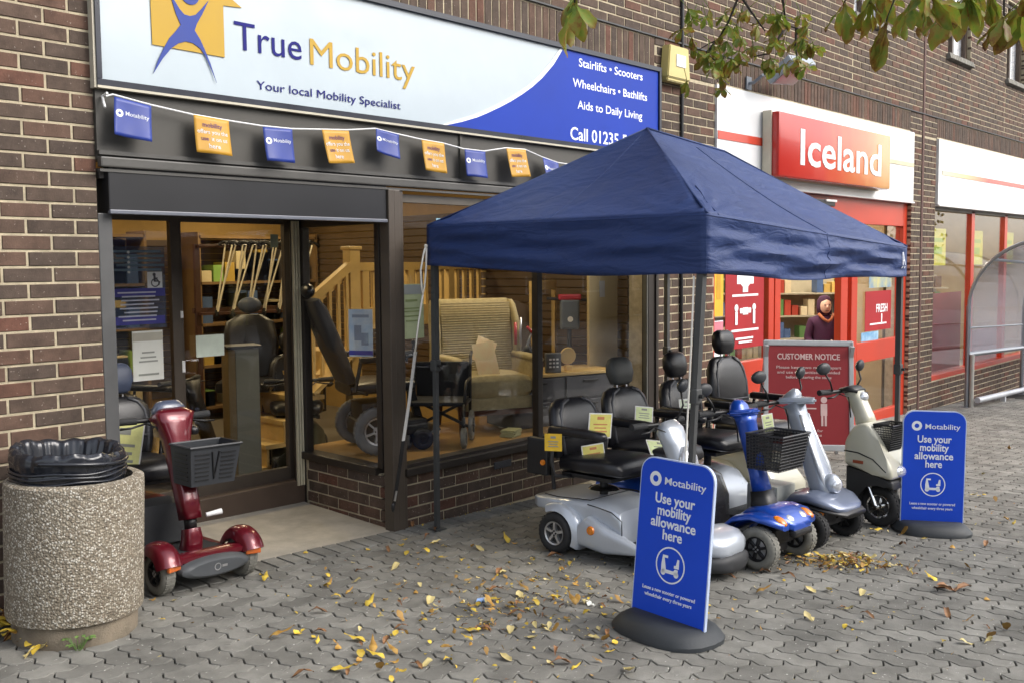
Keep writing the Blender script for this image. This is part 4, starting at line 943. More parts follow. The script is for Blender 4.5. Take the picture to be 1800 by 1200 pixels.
b = B(); b.sec([((-.02, 0, .12), V((0, .2, 0)), V((.17, 0, 0))), ((-.02, 0, .3), V((0, .2, 0)), V((.16, 0, 0))), ((-.04, 0, .42), V((0, .18, 0)), V((.13, 0, 0))), ((-.05, 0, .45), V((0, .14, 0)), V((.1, 0, 0)))], 28, 5); obj('battery_cover', b, mat('cover_gloss_black', (.012, .012, .014), .25, coat=.5), s2, smooth=40)
b = B(); b.box((.02, 0, .075), (1.05, .26, .05), bev=.01); b.sq((.55, -.2, .12), (.55, .2, .12), .03); b.box((.52, 0, .16), (.12, .16, .08), bev=.01); obj('chassis', b, BLACK, s2)
b = B()
for sy in (-1, 1): b.sec([((.26, sy*.21, .115), (0, .03, 0), (0, 0, .018)), ((.32, sy*.205, .19), (0, .055, 0), (0, 0, .022)), ((.40, sy*.195, .262), (0, .068, 0), (0, 0, .02)), ((.51, sy*.19, .292), (0, .072, 0), (0, 0, .02)), ((.61, sy*.175, .278), (0, .07, 0), (0, 0, .022)), ((.68, sy*.14, .25), (0, .05, 0), (0, 0, .02))], 20, 3)
b.sec([((.31, 0, .19), (0, .12, 0), (0, 0, .04)), ((.42, 0, .265), (0, .15, 0), (0, 0, .05)), ((.54, 0, .295), (0, .16, 0), (0, 0, .045)), ((.64, 0, .268), (0, .15, 0), (0, 0, .038)), ((.70, 0, .24), (0, .10, 0), (0, 0, .025))], 28, 3.4); fc = obj('front_fender', b, BLP, s2, smooth=60)
for sy in (-1, 1):
    b = B(); b.ell((.645, sy*.155, .28), (.045, .036, .018), 14, 8, Mx.Rotation(radians(28), 4, 'Y')); obj('indicator', b, AMBER, fc, smooth=True)
    b = B(); b.ell((.655, sy*.07, .285), (.032, .034, .013), 14, 8, Mx.Rotation(radians(28), 4, 'Y')); obj('lamp', b, CLEARL, fc, smooth=True)
b = B(); b.box((.69, 0, .205), (.045, .2, .04), bev=.014); obj('bumper', b, BLACK, s2)
tiller(s2, [((.47, 0, .27), V((0, .08, 0)), V((.075, 0, .015))), ((.455, 0, .33), V((0, .075, 0)), V((.065, 0, .012))), ((.44, 0, .40), V((0, .07, 0)), V((.055, 0, .012)))], BLACK, name='tiller_boot')
tiller(s2, [((.445, 0, .38), V((0, .062, 0)), V((.046, 0, .012))), ((.41, 0, .5), V((0, .055, 0)), V((.041, 0, .012))), ((.365, 0, .65), V((0, .055, 0)), V((.042, 0, .012))), ((.33, 0, .78), V((0, .062, 0)), V((.047, 0, .015))), ((.315, 0, .83), V((0, .085, 0)), V((.058, 0, .02)))], BLP)
b = B(); b.prism([(-.115, -.035), (-.09, -.06), (.09, -.06), (.115, -.035), (.10, .03), (.05, .085), (-.05, .085), (-.10, .03)], .035, Mx.Translation((.31, 0, .825)) @ Mx.Rotation(radians(-8), 4, 'Y') @ Mx.Rotation(-pi/2, 4, 'Z')); bmesh.ops.bevel(b.bm, geom=list(b.bm.edges), offset=.014, segments=3, affect='EDGES')
b.sec([((.28, 0, .85), V((0, .075, 0)), V((.05, 0, 0))), ((.275, 0, .885), V((0, .06, 0)), V((.042, 0, 0))), ((.27, 0, .91), V((0, .03, 0)), V((.02, 0, 0)))], 24, 2.6); obj('console', b, BLP, s2, smooth=40)
handle(s2, (.25, 0, .84), .30, mirror=(-1,), mh=.1)
basket(s2, (.42, 0, .745), .32, .23, .2, mat('basket_mesh', (.03, .03, .033), .5), wire=True, taper=.86)
seat(s2, -.33, .48, .46, .38, headrest=True, bk_lean=.2, headmat=mat('headrest_grey', (.07, .072, .068), .5))

# --- 3: silver-grey scooter
GRP = paint('paint_grey_silver', (.42, .46, .52), 1); GRD = paint('paint_silver_dark_reflection', (.17, .2, .28), 1)  # second tone: same silver, its dark reflection on the nose put into the colour
s3 = scooter('tall silver-grey mobility scooter with black tyres, round headlamp and two mirrors', 3.585, -1.53, radians(-1))
for sy in (-1, 1):
    wheel(s3, -.45, sy*.25, .118, .085, TYREB, RIMS, 5); wheel(s3, .55, sy*.235, .118, .08, TYREB, BLACK, 6)
b = B(); b.sec([((-.66, 0, .25), (0, .15, 0), (0, 0, .05)), ((-.6, 0, .27), (0, .25, 0), (0, 0, .09)), ((-.4, 0, .27), (0, .22, 0), (0, 0, .1)), ((-.2, 0, .22), (0, .22, 0), (0, 0, .12)), ((-.08, 0, .14), (0, .22, 0), (0, 0, .06))], 28, 4)
for sy in (-1, 1): fender(b, -.45, sy*.262, .118, .14, .13, 5, 175, .025, .008)
obj('rear_body', b, GRP, s3, smooth=50)
b = B(); b.box((.12, 0, .1), (.52, .5, .03), bev=.008); obj('deck', b, RUBM, s3)
b = B(); b.box((-.02, 0, .07), (1.0, .3, .05), bev=.01); b.sq((.55, -.21, .118), (.55, .21, .118), .03); b.box((.5, 0, .16), (.14, .16, .1), bev=.01); obj('chassis', b, BLACK, s3)
b = B(); b.box((.2, -.08, .235), (.22, .24, .19), bev=.02); obj('battery_box', b, mat('box_light_grey', (.38, .39, .36), .45), s3, smooth=30)
b = B(); b.sec([((.30, 0, .2), (0, .16, 0), (0, 0, .03)), ((.40, 0, .275), (0, .22, 0), (0, 0, .04)), ((.52, 0, .292), (0, .235, 0), (0, 0, .042)), ((.62, 0, .27), (0, .215, 0), (0, 0, .038)), ((.69, 0, .24), (0, .16, 0), (0, 0, .026)), ((.715, 0, .232), (0, .09, 0), (0, 0, .014))], 30, 3); fc = obj('front_fender', b, GRD, s3, smooth=True)
b = B(); b.sec([((.38, 0, .245), (0, .22, 0), (0, 0, .012)), ((.52, 0, .25), (0, .245, 0), (0, 0, .014)), ((.65, 0, .228), (0, .21, 0), (0, 0, .016)), ((.735, 0, .208), (0, .13, 0), (0, 0, .018))], 28, 3); obj('bumper', b, BLACK, s3, smooth=True)
for sy in (-1, 1):
    b = B(); b.ell((.60, sy*.2, .215), (.02, .018, .018), 10, 8); obj('indicator', b, AMBER, fc, smooth=True)
tiller(s3, [((.53, 0, .28), V((0, .085, 0)), V((.06, 0, .02))), ((.50, 0, .36), V((0, .082, 0)), V((.06, 0, .02))), ((.44, 0, .5), V((0, .07, 0)), V((.055, 0, .02))), ((.375, 0, .65), V((0, .062, 0)), V((.05, 0, .018))), ((.33, 0, .76), V((0, .062, 0)), V((.05, 0, .018))), ((.30, 0, .84), V((0, .072, 0)), V((.05, 0, .02)))], GRP, e=4)
b = B()
for sy in (-1, 1): b.sec([((.56, sy*.05, .32), V((0, .022, 0)), V((.012, 0, .004))), ((.505, sy*.062, .48), V((0, .018, 0)), V((.012, 0, .004))), ((.415, sy*.05, .67), V((0, .012, 0)), V((.01, 0, .004))), ((.37, sy*.046, .78), V((0, .012, 0)), V((.01, 0, .004)))], 12, 3)
obj('tiller_rib', b, mat('paint_pale_silver', (.66, .69, .72), .25, metal=.3, coat=.6), s3, smooth=True)
b = B(); b.ell((.565, 0, .365), (.06, .065, .065), 20, 14); obj('headlight_shell', b, GRP, s3, smooth=True)
b = B(); b.ell((.592, 0, .36), (.042, .052, .052), 20, 14); obj('headlight', b, CLEARL, s3, smooth=True)
b = B(); b.prism([(-.10, -.07), (.10, -.07), (.085, .02), (.02, .15), (-.02, .15), (-.085, .02)], .04, Mx.Translation((.30, 0, .842)) @ Mx.Rotation(radians(-4), 4, 'Y') @ Mx.Rotation(-pi/2, 4, 'Z')); bmesh.ops.bevel(b.bm, geom=list(b.bm.edges), offset=.014, segments=3, affect='EDGES')
b.sec([((.28, 0, .87), V((0, .07, 0)), V((.06, 0, 0))), ((.30, 0, .91), V((0, .05, 0)), V((.04, 0, 0))), ((.305, 0, .935), V((0, .02, 0)), V((.015, 0, 0)))], 20, 2.4); obj('console', b, GRP, s3, smooth=40)
handle(s3, (.24, 0, .845), .29, mirror=(-1, 1), mh=.13)
seat(s3, -.33, .49, .46, .38, headrest=True, bk_lean=.2)

# --- 4: cream three-wheeler
CRM = paint('paint_cream', (.55, .53, .42), 0)
s4 = scooter('cream and black three-wheeled mobility scooter with tall black seat and chrome fork', 4.25, -1.56, radians(-3))
for sy in (-1, 1): wheel(s4, -.5, sy*.26, .135, .09, TYREB, RIMS, 5)
wheel(s4, .59, 0, .135, .095, TYREB, CHROME, 7)
b = B(); b.sec([((-.7, 0, .27), (0, .18, 0), (0, 0, .06)), ((-.62, 0, .29), (0, .27, 0), (0, 0, .1)), ((-.4, 0, .29), (0, .24, 0), (0, 0, .11)), ((-.2, 0, .23), (0, .22, 0), (0, 0, .12)), ((-.08, 0, .14), (0, .22, 0), (0, 0, .06))], 28, 4)
for sy in (-1, 1): fender(b, -.5, sy*.265, .135, .158, .13, 5, 175, .025, .008)
obj('rear_body', b, CRM, s4, smooth=50)
b = B(); b.box((.14, 0, .1), (.55, .42, .04), bev=.01); b.box((-.1, 0, .09), (1.0, .26, .05), bev=.01); obj('deck', b, RUBM, s4)
# dark lower shield arches over the front wheel, cream upper shell above it
b = B(); profile(b, [(.401, .40), (.6, .355), (.72, .33), (.73, .27), (.67, .298), (.62, .305), (.54, .285), (.49, .22), (.477, .10), (.44, .07), (.405, .15)], .13, .014); obj('leg_shield', b, mat('shield_black', (.025, .025, .026), .5, var=.15), s4, smooth=40)
b = B(); profile(b, [(.395, .405), (.395, .56), (.44, .65), (.49, .69), (.55, .695), (.59, .655), (.635, .59), (.685, .487), (.73, .395), (.728, .335), (.6, .362)], .155, .034, 4); sh = obj('front_shell', b, CRM, s4, smooth=40)
b = B(); b.tube([(.40, -.157, .50), (.5, -.158, .495), (.6, -.158, .465), (.69, -.154, .39)], .004, 6); obj('shell_seam', b, BLACK, sh)
b = B(); b.box((.5, -.157, .435), (.07, .01, .02), bev=.003); obj('side_reflector', b, mat('reflector_red', (.3, .06, .02), .3), sh)
b = B(); b.ell((.715, 0, .385), (.035, .08, .04), 20, 12); obj('headlight', b, CLEARL, sh, smooth=True)
b = B()
for sy in (-1, 1): b.tube([(.50, sy*.07, .34), (.545, sy*.072, .25), (.59, sy*.072, .135)], [.013, .014, .016], 10); b.cyl((.59, sy*.05, .135), (.59, sy*.088, .135), .016)
obj('fork', b, CHROME, s4, smooth=40)
tiller(s4, [((.48, 0, .65), V((0, .075, 0)), V((.06, 0, .01))), ((.46, 0, .72), V((0, .066, 0)), V((.055, 0, .01))), ((.41, 0, .82), V((0, .06, 0)), V((.052, 0, .012))), ((.38, 0, .88), V((0, .07, 0)), V((.055, 0, .014)))], CRM)
tiller(s4, [((.30, 0, .885), V((0, .07, 0)), V((0, 0, .018))), ((.37, 0, .90), V((0, .09, 0)), V((0, 0, .024))), ((.43, 0, .89), V((0, .065, 0)), V((0, 0, .018)))], BLACK, name='console')
b = B(); b.ell((.44, 0, .85), (.04, .045, .036), 16, 10); obj('headlamp_pod', b, CLEARL, s4, smooth=True)
handle(s4, (.33, 0, .88), .27, mirror=(-1, 1), mh=.12)
basket(s4, (.58, 0, .69), .24, .13, .17, BLACK, wire=True, taper=.72)
seat(s4, -.4, .5, .48, .5, headrest=True, bk_lean=.14)

# --- 5: red scooter in the doorway
RDP = paint('paint_dark_red', (.13, .005, .014), 1)
s5 = thing('mobility_scooter', 'dark red mobility scooter with grey basket parked in the shop doorway', 'mobility scooter', (.375, .22, TOP), -pi/2+radians(2), ground=True)
for sy in (-1, 1): wheel(s5, -.4, sy*.235, .11, .08, TYREG, BLACK, 5, RIMS); wheel(s5, .4, sy*.235, .11, .075, TYREG, BLACK, 5, RIMS)
b = B(); b.box((.0, 0, .12), (.62, .40, .035), bev=.01); b.box((.36, 0, .15), (.22, .32, .03), bev=.01); obj('deck', b, RUBM, s5)
b = B()
for sy in (-1, 1): b.sec([((-.3, sy*.215, .12), (0, .02, 0), (0, 0, .016)), ((.3, sy*.215, .125), (0, .02, 0), (0, 0, .016))], 12, 4)
b.sec([((.40, 0, .165), (0, .24, 0), (0, 0, .02)), ((.47, 0, .175), (0, .24, 0), (0, 0, .02)), ((.5, 0, .17), (0, .22, 0), (0, 0, .012))], 20, 4)
for sy in (-1, 1): fender(b, .4, sy*.235, .11, .122, .115, 22, 165, .026, .008)
b.sec([((.28, 0, .14), V((0, .055, 0)), V((.06, 0, .01))), ((.3, 0, .22), V((0, .05, 0)), V((.05, 0, .01))), ((.29, 0, .27), V((0, .045, 0)), V((.04, 0, .01)))], 20, 3)
fb = obj('front_body', b, RDP, s5, smooth=50)
for sy in (-1, 1):
    b = B(); b.box((.52, sy*.225, .155), (.02, .08, .035), bev=.008, rot=(0, 0, sy*-.3)); obj('indicator', b, mat('amber_orange', (.6, .14, .03), .25, coat=.6), fb)
b = B(); b.sec([((.5, 0, .125), (0, .2, 0), (0, 0, .05), 2), ((.535, 0, .12), (0, .19, 0), (0, 0, .047), 2), ((.548, 0, .12), (0, .16, 0), (0, 0, .035), 2)], 32); obj('bumper', b, mat('bumper_slate', (.06, .065, .07), .5), s5, smooth=40)
b = B(); b.lathe([(.014, 0), (.019, 0)], (0, 0, 0), 'Z', 18, caps=False); b.box((.04, .0, 0), (.03, .012, .001)); me = b.mesh('maker_badge', RIMS); o = link('maker_badge', me, s5); o.matrix_local = Mx.Translation((.5495, 0, .122)) @ Mx(((0, 0, 1, 0), (1, 0, 0, 0), (0, 1, 0, 0), (0, 0, 0, 1)))
b = B(); b.box((-.02, -.03, .26), (.2, .26, .22), bev=.015); obj('battery_box', b, mat('box_charcoal', (.045, .047, .05), .5), s5, smooth=30)
b = B(); b.sec([((-.58, 0, .22), (0, .12, 0), (0, 0, .04)), ((-.5, 0, .25), (0, .22, 0), (0, 0, .08)), ((-.3, 0, .25), (0, .21, 0), (0, 0, .09)), ((-.16, 0, .2), (0, .18, 0), (0, 0, .08))], 28, 4)
for sy in (-1, 1): fender(b, -.4, sy*.24, .11, .128, .12, 5, 175, .025, .008)
obj('rear_body', b, RDP, s5, smooth=50)
tiller(s5, [((.29, 0, .27), V((0, .028, 0)), V((.03, 0, .01))), ((.28, 0, .33), V((0, .028, 0)), V((.03, 0, .01)))], BLACK, name='tiller_joint')
tiller(s5, [((.285, 0, .32), V((0, .052, 0)), V((.05, 0, .012))), ((.25, 0, .42), V((0, .055, 0)), V((.05, 0, .012))), ((.2, 0, .56), V((0, .06, 0)), V((.05, 0, .012))), ((.17, 0, .64), V((0, .065, 0)), V((.05, 0, .012))), ((.14, 0, .72), V((0, .07, 0)), V((.058, 0, .015))), ((.11, 0, .80), V((0, .095, 0)), V((.07, 0, .02))), ((.095, 0, .845), V((0, .115, 0)), V((.065, 0, .025))), ((.075, 0, .87), V((0, .08, 0)), V((.04, 0, .02)))], RDP, e=3.6)
tiller(s5, [((.07, 0, .84), V((0, .1, 0)), V((.05, 0, .02))), ((.055, 0, .885), V((0, .085, 0)), V((.045, 0, .02))), ((.045, 0, .915), V((0, .06, 0)), V((.03, 0, .01)))], mat('console_slate', (.07, .085, .13), .3, coat=.5), name='console')
tiller(s5, [((.27, 0, .5), V((0, .02, 0)), V((.012, 0, .004))), ((.22, 0, .66), V((0, .025, 0)), V((.014, 0, .004)))], DKGREY, name='charge_cover')
handle(s5, (.05, 0, .82), .26)
b = B(); b.tube([(.32, .07, .335), (.34, .15, .345)], [.012, .016], 10); obj('tilt_lever', b, WHITE, s5, smooth=40)
basket(s5, (.225, .065, .715), .29, .2, .205, mat('basket_grey', (.033, .036, .041), .5), taper=.86)
seat(s5, -.3, .47, .42, .36, headrest=True, bk_lean=.16, headmat=mat('headrest_blue_grey', (.05, .065, .11), .5))

# ---------------------------------------------------------------- price cards on the scooters
def cardm(name, c, seed):
    return mat(name, c, .5, c2=tuple(min(1, q*1.25) for q in c), scale=18, var=.1)
YC = cardm('card_yellow', (.66, .6, .16), 1); YG = cardm('card_lime', (.6, .68, .36), 2); YO = cardm('card_amber', (.72, .45, .03), 3); PALE = cardm('card_pale', (.62, .7, .55), 4)
INK = mat('print_ink', (.08, .08, .1), .6); PINK = mat('print_orange', (.6, .25, .1), .6)
def card(label, loc, rz, w_, h, m, tilt=0, roll=0, border=True):
    """stiff card with a white border and print; front faces local -y"""
    t = thing('price_card', label, 'price card', loc, rz, group='price cards on the mobility scooters')
    M = Mx.Rotation(tilt, 4, 'X') @ Mx.Rotation(roll, 4, 'Y')
    b = B(); b.box((0, 0, 0), (w_, .003, h), M=M); obj('board', b, WHITE if border else m, t)
    if border: b = B(); b.box((0, -.0022, 0), (w_-.014, .0015, h-.014), M=M); obj('print_panel', b, m, t)
    b = B()
    for i in range(3): b.box((w_*.0, -.0036, h*.05-i*h*.14), (w_*(.6-.1*(i % 2)), .001, h*.05), M=M)
    b.box((0, -.0036, h*.3), (w_*.3, .001, h*.12), M=M); obj('print', b, mat('print_grey', (.3, .31, .28), .6) if m is not YC else PINK, t)
    return t
A47 = -YAW
card('yellow card with printed chair picture hung across the backrest of the silver scooter', (2.31, -1.28, .70), radians(-25), .15, .145, YC, roll=radians(5))
card('yellow card propped low against the backrest, under the hung card of the silver scooter', (2.40, -1.16, .50), radians(-25), .15, .125, YC, radians(-8), radians(-4))
card('pale green card taped to the grey-headed backrest of the blue scooter', (2.955, -1.13, .672), radians(-25), .13, .1, YG, radians(-10), radians(8))
card('pale card on the backrest behind the near canopy leg', (3.44, -1.14, .665), radians(-20), .13, .11, PALE, radians(-8))
card('small amber card at the armrest end nearest the shop window', (2.08, -1.12, .615), radians(-60), .1, .1, YO, border=False)
card('yellow card lying tilted on the blue scooter seat above the pavement sign', (2.83, -1.36, .50), radians(-20), .2, .12, YG, radians(-50), radians(12))
card('pale lime card between the blue tiller and the silver-grey tiller', (4.02, -1.43, .51), radians(-20), .1, .13, YG, radians(-8), radians(-5))
t = card('tall yellow and white card leaning on the red scooter seat behind the litter bin', (.245, .36, .665), radians(-30), .19, .3, cardm('card_lemon', (.72, .72, .3), 9), radians(-14), radians(8))

# ---------------------------------------------------------------- supermarket
ICW = mat('fascia_white', (.68, .69, .7), .3, var=.02, scale=1, coat=.3); RED = mat('frame_red', (.5, .04, .014), .35, var=.08, scale=2, coat=.2); REDD = mat('poster_red', (.36, .012, .018), .45, var=.08, scale=3)
im = thing('supermarket_shopfront', 'white and red supermarket shopfront with automatic doors beyond the brick pier', 'shopfront')
def ipart(name, b, m, parent=None, **k): return obj(name, b, m, im if parent is None else parent, **k)
b = B(); b.box((8.01, .05, 2.8), (4.72, .14, .88)); b.box((8.01, .04, 2.36), (4.72, .16, .02)); ipart('fascia', b, ICW)
b = B(); b.box((15.1, .05, 2.8), (7.72, .14, .88)); b.box((15.1, .04, 2.36), (7.72, .16, .02)); ipart('fascia', b, ICW)
def grad_mat(name, stops, x0, x1, swirl=0, axis=0, rough=.25):
    m = bpy.data.materials.new(name); m.use_nodes = True; MATS[name] = m; t = m.node_tree; L = t.links; b = t.nodes['Principled BSDF']
    tc = node(t, 'ShaderNodeTexCoord'); sp = node(t, 'ShaderNodeSeparateXYZ'); L.new(tc.outputs['Object'], sp.inputs[0])
    mr = node(t, 'ShaderNodeMapRange'); mr.inputs['From Min'].default_value = x0; mr.inputs['From Max'].default_value = x1; L.new(sp.outputs[axis], mr.inputs[0])
    src = mr.outputs[0]
    if swirl:
        n = node(t, 'ShaderNodeTexNoise', Scale=1.3, Detail=1, Distortion=2.2); L.new(tc.outputs['Object'], n.inputs['Vector'])
        a = node(t, 'ShaderNodeMath', operation='MULTIPLY_ADD'); L.new(n.outputs['Fac'], a.inputs[0]); a.inputs[1].default_value = swirl
        s_ = node(t, 'ShaderNodeMath', operation='SUBTRACT'); L.new(src, s_.inputs[0]); s_.inputs[1].default_value = swirl*.5; L.new(s_.outputs[0], a.inputs[2]); src = a.outputs[0]
    r = node(t, 'ShaderNodeValToRGB'); e = r.color_ramp.elements; e[0].position = stops[0][0]; e[0].color = stops[0][1]+(1,); e[1].position = stops[-1][0]; e[1].color = stops[-1][1]+(1,)
    for p, c in stops[1:-1]: q = e.new(p); q.color = c+(1,)
    L.new(src, r.inputs[0]); L.new(r.outputs[0], b.inputs['Base Color']); b.inputs['Roughness'].default_value = rough; b.inputs['Coat Weight'].default_value = .2; return m
b = B(); b.box((6.12, -.023, 2.79), (.92, .006, .075)); ipart('stripe', b, RED)
b = B(); b.box((9.78, -.023, 2.83), (1.15, .006, .05)); ipart('stripe', b, mat('stripe_gold', (.62, .55, .36), .4))
b = B(); b.box((15.15, -.023, 2.8), (7.55, .006, .06)); ipart('stripe', b, grad_mat('stripe_blend', [(0, (.7, .62, .4)), (.12, (.6, .45, .2)), (.25, (.5, .03, .015)), (1, (.5, .03, .015))], 11.4, 18.9))
sgn = thing('box_sign', 'red to orange supermarket box sign with white rounded lettering on the white fascia', 'shop sign', (6.48, -.2, 2.46))
b = B(); b.box((1.35, .07, .305), (2.7, .14, .62), bev=.03); obj('housing', b, grad_mat('sign_red_orange', [(0, (.42, .018, .012)), (.34, (.5, .028, .014)), (.52, (.55, .075, .015)), (.72, (.55, .14, .025)), (.95, (.62, .3, .08))], 0, 2.7, .22), sgn, smooth=30)
b = B(); b.box((-.012, .12, .305), (.02, .09, .64)); b.box((1.35, .155, .305), (2.72, .03, .64)); obj('back_tray', b, CREAMT, sgn)
text(sgn, 'Iceland', (.39, -.002, .135), .5, WHITE, align='LEFT', bold=.014, fitw=1.98, extr=.003)
# frames: posts and rails of the entrance
def bar(x0, x1, z0, z1, y=.1, d=.08, m=RED, name='frame'):
    b = B(); b.box(((x0+x1)/2, y, (z0+z1)/2), (x1-x0, d, z1-z0), bev=.006); return ipart(name, b, m)
bar(5.65, 5.76, -.3, 2.35); bar(10.25, 10.37, -.45, 2.35, d=.1); bar(5.76, 10.25, 2.06, 2.35, d=.1, name='header'); bar(6.79, 6.9, -.3, 2.06); bar(6.98, 7.1, -.3, 2.06, .13); bar(8.52, 8.7, -.35, 2.06, .12); bar(8.76, 8.92, -.35, 2.06)
bar(5.76, 6.79, .33, .66, name='rail'); bar(5.76, 6.79, -.3, -.12, name='rail'); bar(8.92, 10.25, .42, .66, name='rail'); bar(8.92, 10.25, -.45, -.22, name='rail'); bar(6.9, 8.76, 1.98, 2.06, .15, name='rail')
for x0, x1, z0, z1 in ((5.76, 6.79, .66, 2.06), (5.76, 6.79, -.12, .33), (8.92, 10.25, .66, 2.06), (8.92, 10.25, -.22, .42), (8.7, 8.76, -.3, 2.0)):
    b = B(); b.box(((x0+x1)/2, .1, (z0+z1)/2), (x1-x0, .008, z1-z0)); ipart('pane', b, GLASS)
b = B(); b.box((7.85, .02, 2.26), (.5, .1, .07), bev=.01); s_ = ipart('door_sensor', b, BLACK); b = B(); b.box((7.98, -.035, 2.285), (.26, .02, .025), bev=.006); obj('sensor_lens', b, WHITE, s_)
# far display windows
for x in (11.24, 12.93, 14.5, 16.1, 17.7): bar(x-.07 if x > 11.5 else x-.04, x+.07 if x > 11.5 else x+.03, .03, 2.34, name='mullion')
bar(11.2, 19, 0.0, .07, .08, .14, name='rail'); bar(11.2, 19, 2.3, 2.36, .1, .08, BROWN, name='rail')
for x0, x1 in ((11.27, 12.86), (13.0, 14.43), (14.57, 16.03), (16.17, 17.63)):
    b = B(); b.box(((x0+x1)/2, .1, 1.18), (x1-x0, .008, 2.22)); ipart('pane', b, GLASS)
b = B(); b.box((12.0, .118, .62), (1.3, .006, 1.1)); ipart('window_vinyl', b, mat('vinyl_red', (.2, .03, .035), .5, var=.15, scale=2))
b = B(); b.box((13.7, .118, .32), (1.3, .006, .5)); ipart('window_vinyl', b, mat('vinyl_rose', (.33, .07, .07), .5, var=.15, scale=2))
# posters
def poster(label, x0, x1, z0, z1, m, y=.085, group=None, name='poster'):
    t = thing(name, label, 'poster', ((x0+x1)/2, y, (z0+z1)/2), group=group); b = B(); b.box((0, 0, 0), (x1-x0, .004, z1-z0)); obj('sheet', b, m, t); return t
def pics(t, shapes, m, name='print', y0=-.0035):
    b = B()
    for i, s in enumerate(shapes):
        y = y0-.0003*i
        if len(s) == 4: b.box((s[0], y, s[1]), (s[2], .001, s[3]))
        else: b.lathe([(0, 0), (s[2], 0)], (s[0], y, s[1]), 'Y', 16, caps=False)
    return obj(name, b, m, t)
t = poster('tall red window poster with white distancing pictograms beside the entrance', 5.99, 6.73, .79, 1.62, REDD)
pics(t, [(0, .29, .12), (-.1, .29, .12, .16), (.1, .29, .12, .16), (0, .31, .18, .2), (0, .17, .1, .08), (0, .1, .5, .022), (0, -.24, .52, .022), (-.17, -.02, .035), (-.17, -.12, .045, .13), (.17, -.02, .035), (.17, -.12, .045, .13), (0, -.04, .22, .02), (0, -.055, .1, .07), (-.08, -.05, .05, .05), (.08, -.05, .05, .05), (-.02, -.32, .34, .02), (0, -.355, .26, .018)], WHP)
t = poster('narrow amber poster at the brick pier edge of the supermarket window', 5.78, 5.95, 1.12, 1.62, mat('poster_amber', (.7, .42, .03), .5)); pics(t, [(0, .05, .07, .28)], mat('poster_ochre', (.55, .3, .02), .5))
t = poster('small pink-topped paper notice under the amber poster', 5.78, 5.95, .62, 1.08, mat('notice_white', (.75, .76, .78), .5)); pics(t, [(0, .17, .17, .1)], mat('notice_pink', (.6, .2, .25), .5)); pics(t, [(0, -.0, .09, .09), (0, -.13, .1, .03)], mat('notice_blue', (.2, .35, .6), .5), 'picture')
t = poster('teal and white leaflet hanging beside the distancing poster', 6.76, 6.79, 1.2, 1.6, mat('leaflet_teal', (.3, .5, .48), .5), .2)
t = poster('red food poster on the window past the entrance doors', 9.2, 9.98, .78, 1.26, REDD); text(t, 'FRESH', (.1, -.004, -.02), .14, WHP, fitw=.34, bold=.02); pics(t, [(0, -.16, .5, .02), (.1, -.1, .03, .12)], WHP)
t = poster('blue and yellow picture poster above the red food poster', 9.3, 9.98, 1.3, 1.75, mat('poster_blue_mix', (.12, .25, .42), .5, c2=(.55, .5, .2), scale=5))
t = poster('small round blue sticker sheet low on the supermarket window', 9.1, 9.6, .665, .77, mat('sticker_blue', (.05, .22, .45), .5, c2=(.4, .6, .75), scale=6))
for i, (x0, lab) in enumerate(((11.55, 'first yellow-green sheet behind the far supermarket window, by the pier'), (13.2, 'second yellow-green sheet, between two red mullions'), (14.8, 'third yellow-green sheet, over the trolley shelter'))):
    t = poster(lab, x0+.25, x0+.95, 1.55, 2.08, mat('sheet_lime', (.5, .55, .06), .5, c2=(.6, .5, .05), scale=4), .3, 'yellow-green sheets in the far window'); pics(t, [(0, .1, .5, .06), (0, -.05, .4, .1)], mat('sheet_green', (.3, .42, .05), .5))  # plain yellow-green sheets with greener bars, set behind the panes
# interior
ir = thing('supermarket_room', None, None); ir['kind'] = 'structure'
b = B(); b.box((12.3, 3.6, -.5), (13.3, 7.0, .1)); obj('floor', b, mat('super_floor', (.35, .32, .28), .4, var=.1), ir)
b = B(); b.box((12.3, 3.6, 2.7), (13.3, 7.0, .05)); obj('ceiling', b, mat('super_ceiling', (.7, .68, .62), .8), ir)
b = B(); b.box((12.3, 7.0, 1.1), (13.3, .1, 3.4)); b.box((5.68, 3.6, 1.1), (.05, 6.8, 3.4)); b.box((18.9, 3.6, 1.1), (.05, 6.8, 3.4)); b.box((10.78, .6, 1.1), (.8, .5, 3.4)); obj('wall', b, mat('super_wall', (.5, .38, .2), .8, var=.2, scale=1.5), ir)
PRM = [mat('pack_'+n, c, .5, rnd=.3, island=1) for n, c in (('ochre', (.55, .36, .1)), ('green', (.12, .25, .08)), ('red', (.4, .05, .03)), ('cream', (.6, .5, .33)), ('brown', (.2, .11, .05)), ('blue', (.08, .14, .3)))]
def shelving(label, x, y, rz, l=2.2, h=1.8, n=5):
    t = thing('shelving_unit', label, 'shelving', (x, y, -.45), rz, group='shelving inside the supermarket'); b = B(); b.box((0, .2, h/2), (l, .03, h))
    for i in range(n): b.box((0, 0, .12+i*h/n), (l, .4, .025))
    obj('shelf', b, mat('shelf_cream', (.45, .4, .3), .5), t); rr = random.Random(int(x*10+y))
    for ci, m in enumerate(PRM):
        b = B()
        for i in range(n):
            for k in range(int(l/.13)):
                if (k//2+i*2+rr.randint(0, 1)) % 6 == ci: hh = rr.uniform(.12, .28); b.box((-l/2+.07+k*.13, -.06+rr.uniform(-.03, .03), .135+i*h/n+hh/2), (.105, .2, hh))
        if len(b.bm.verts): o = obj('packets', b, m, t); o['kind'] = 'stuff'
        else: b.bm.free()
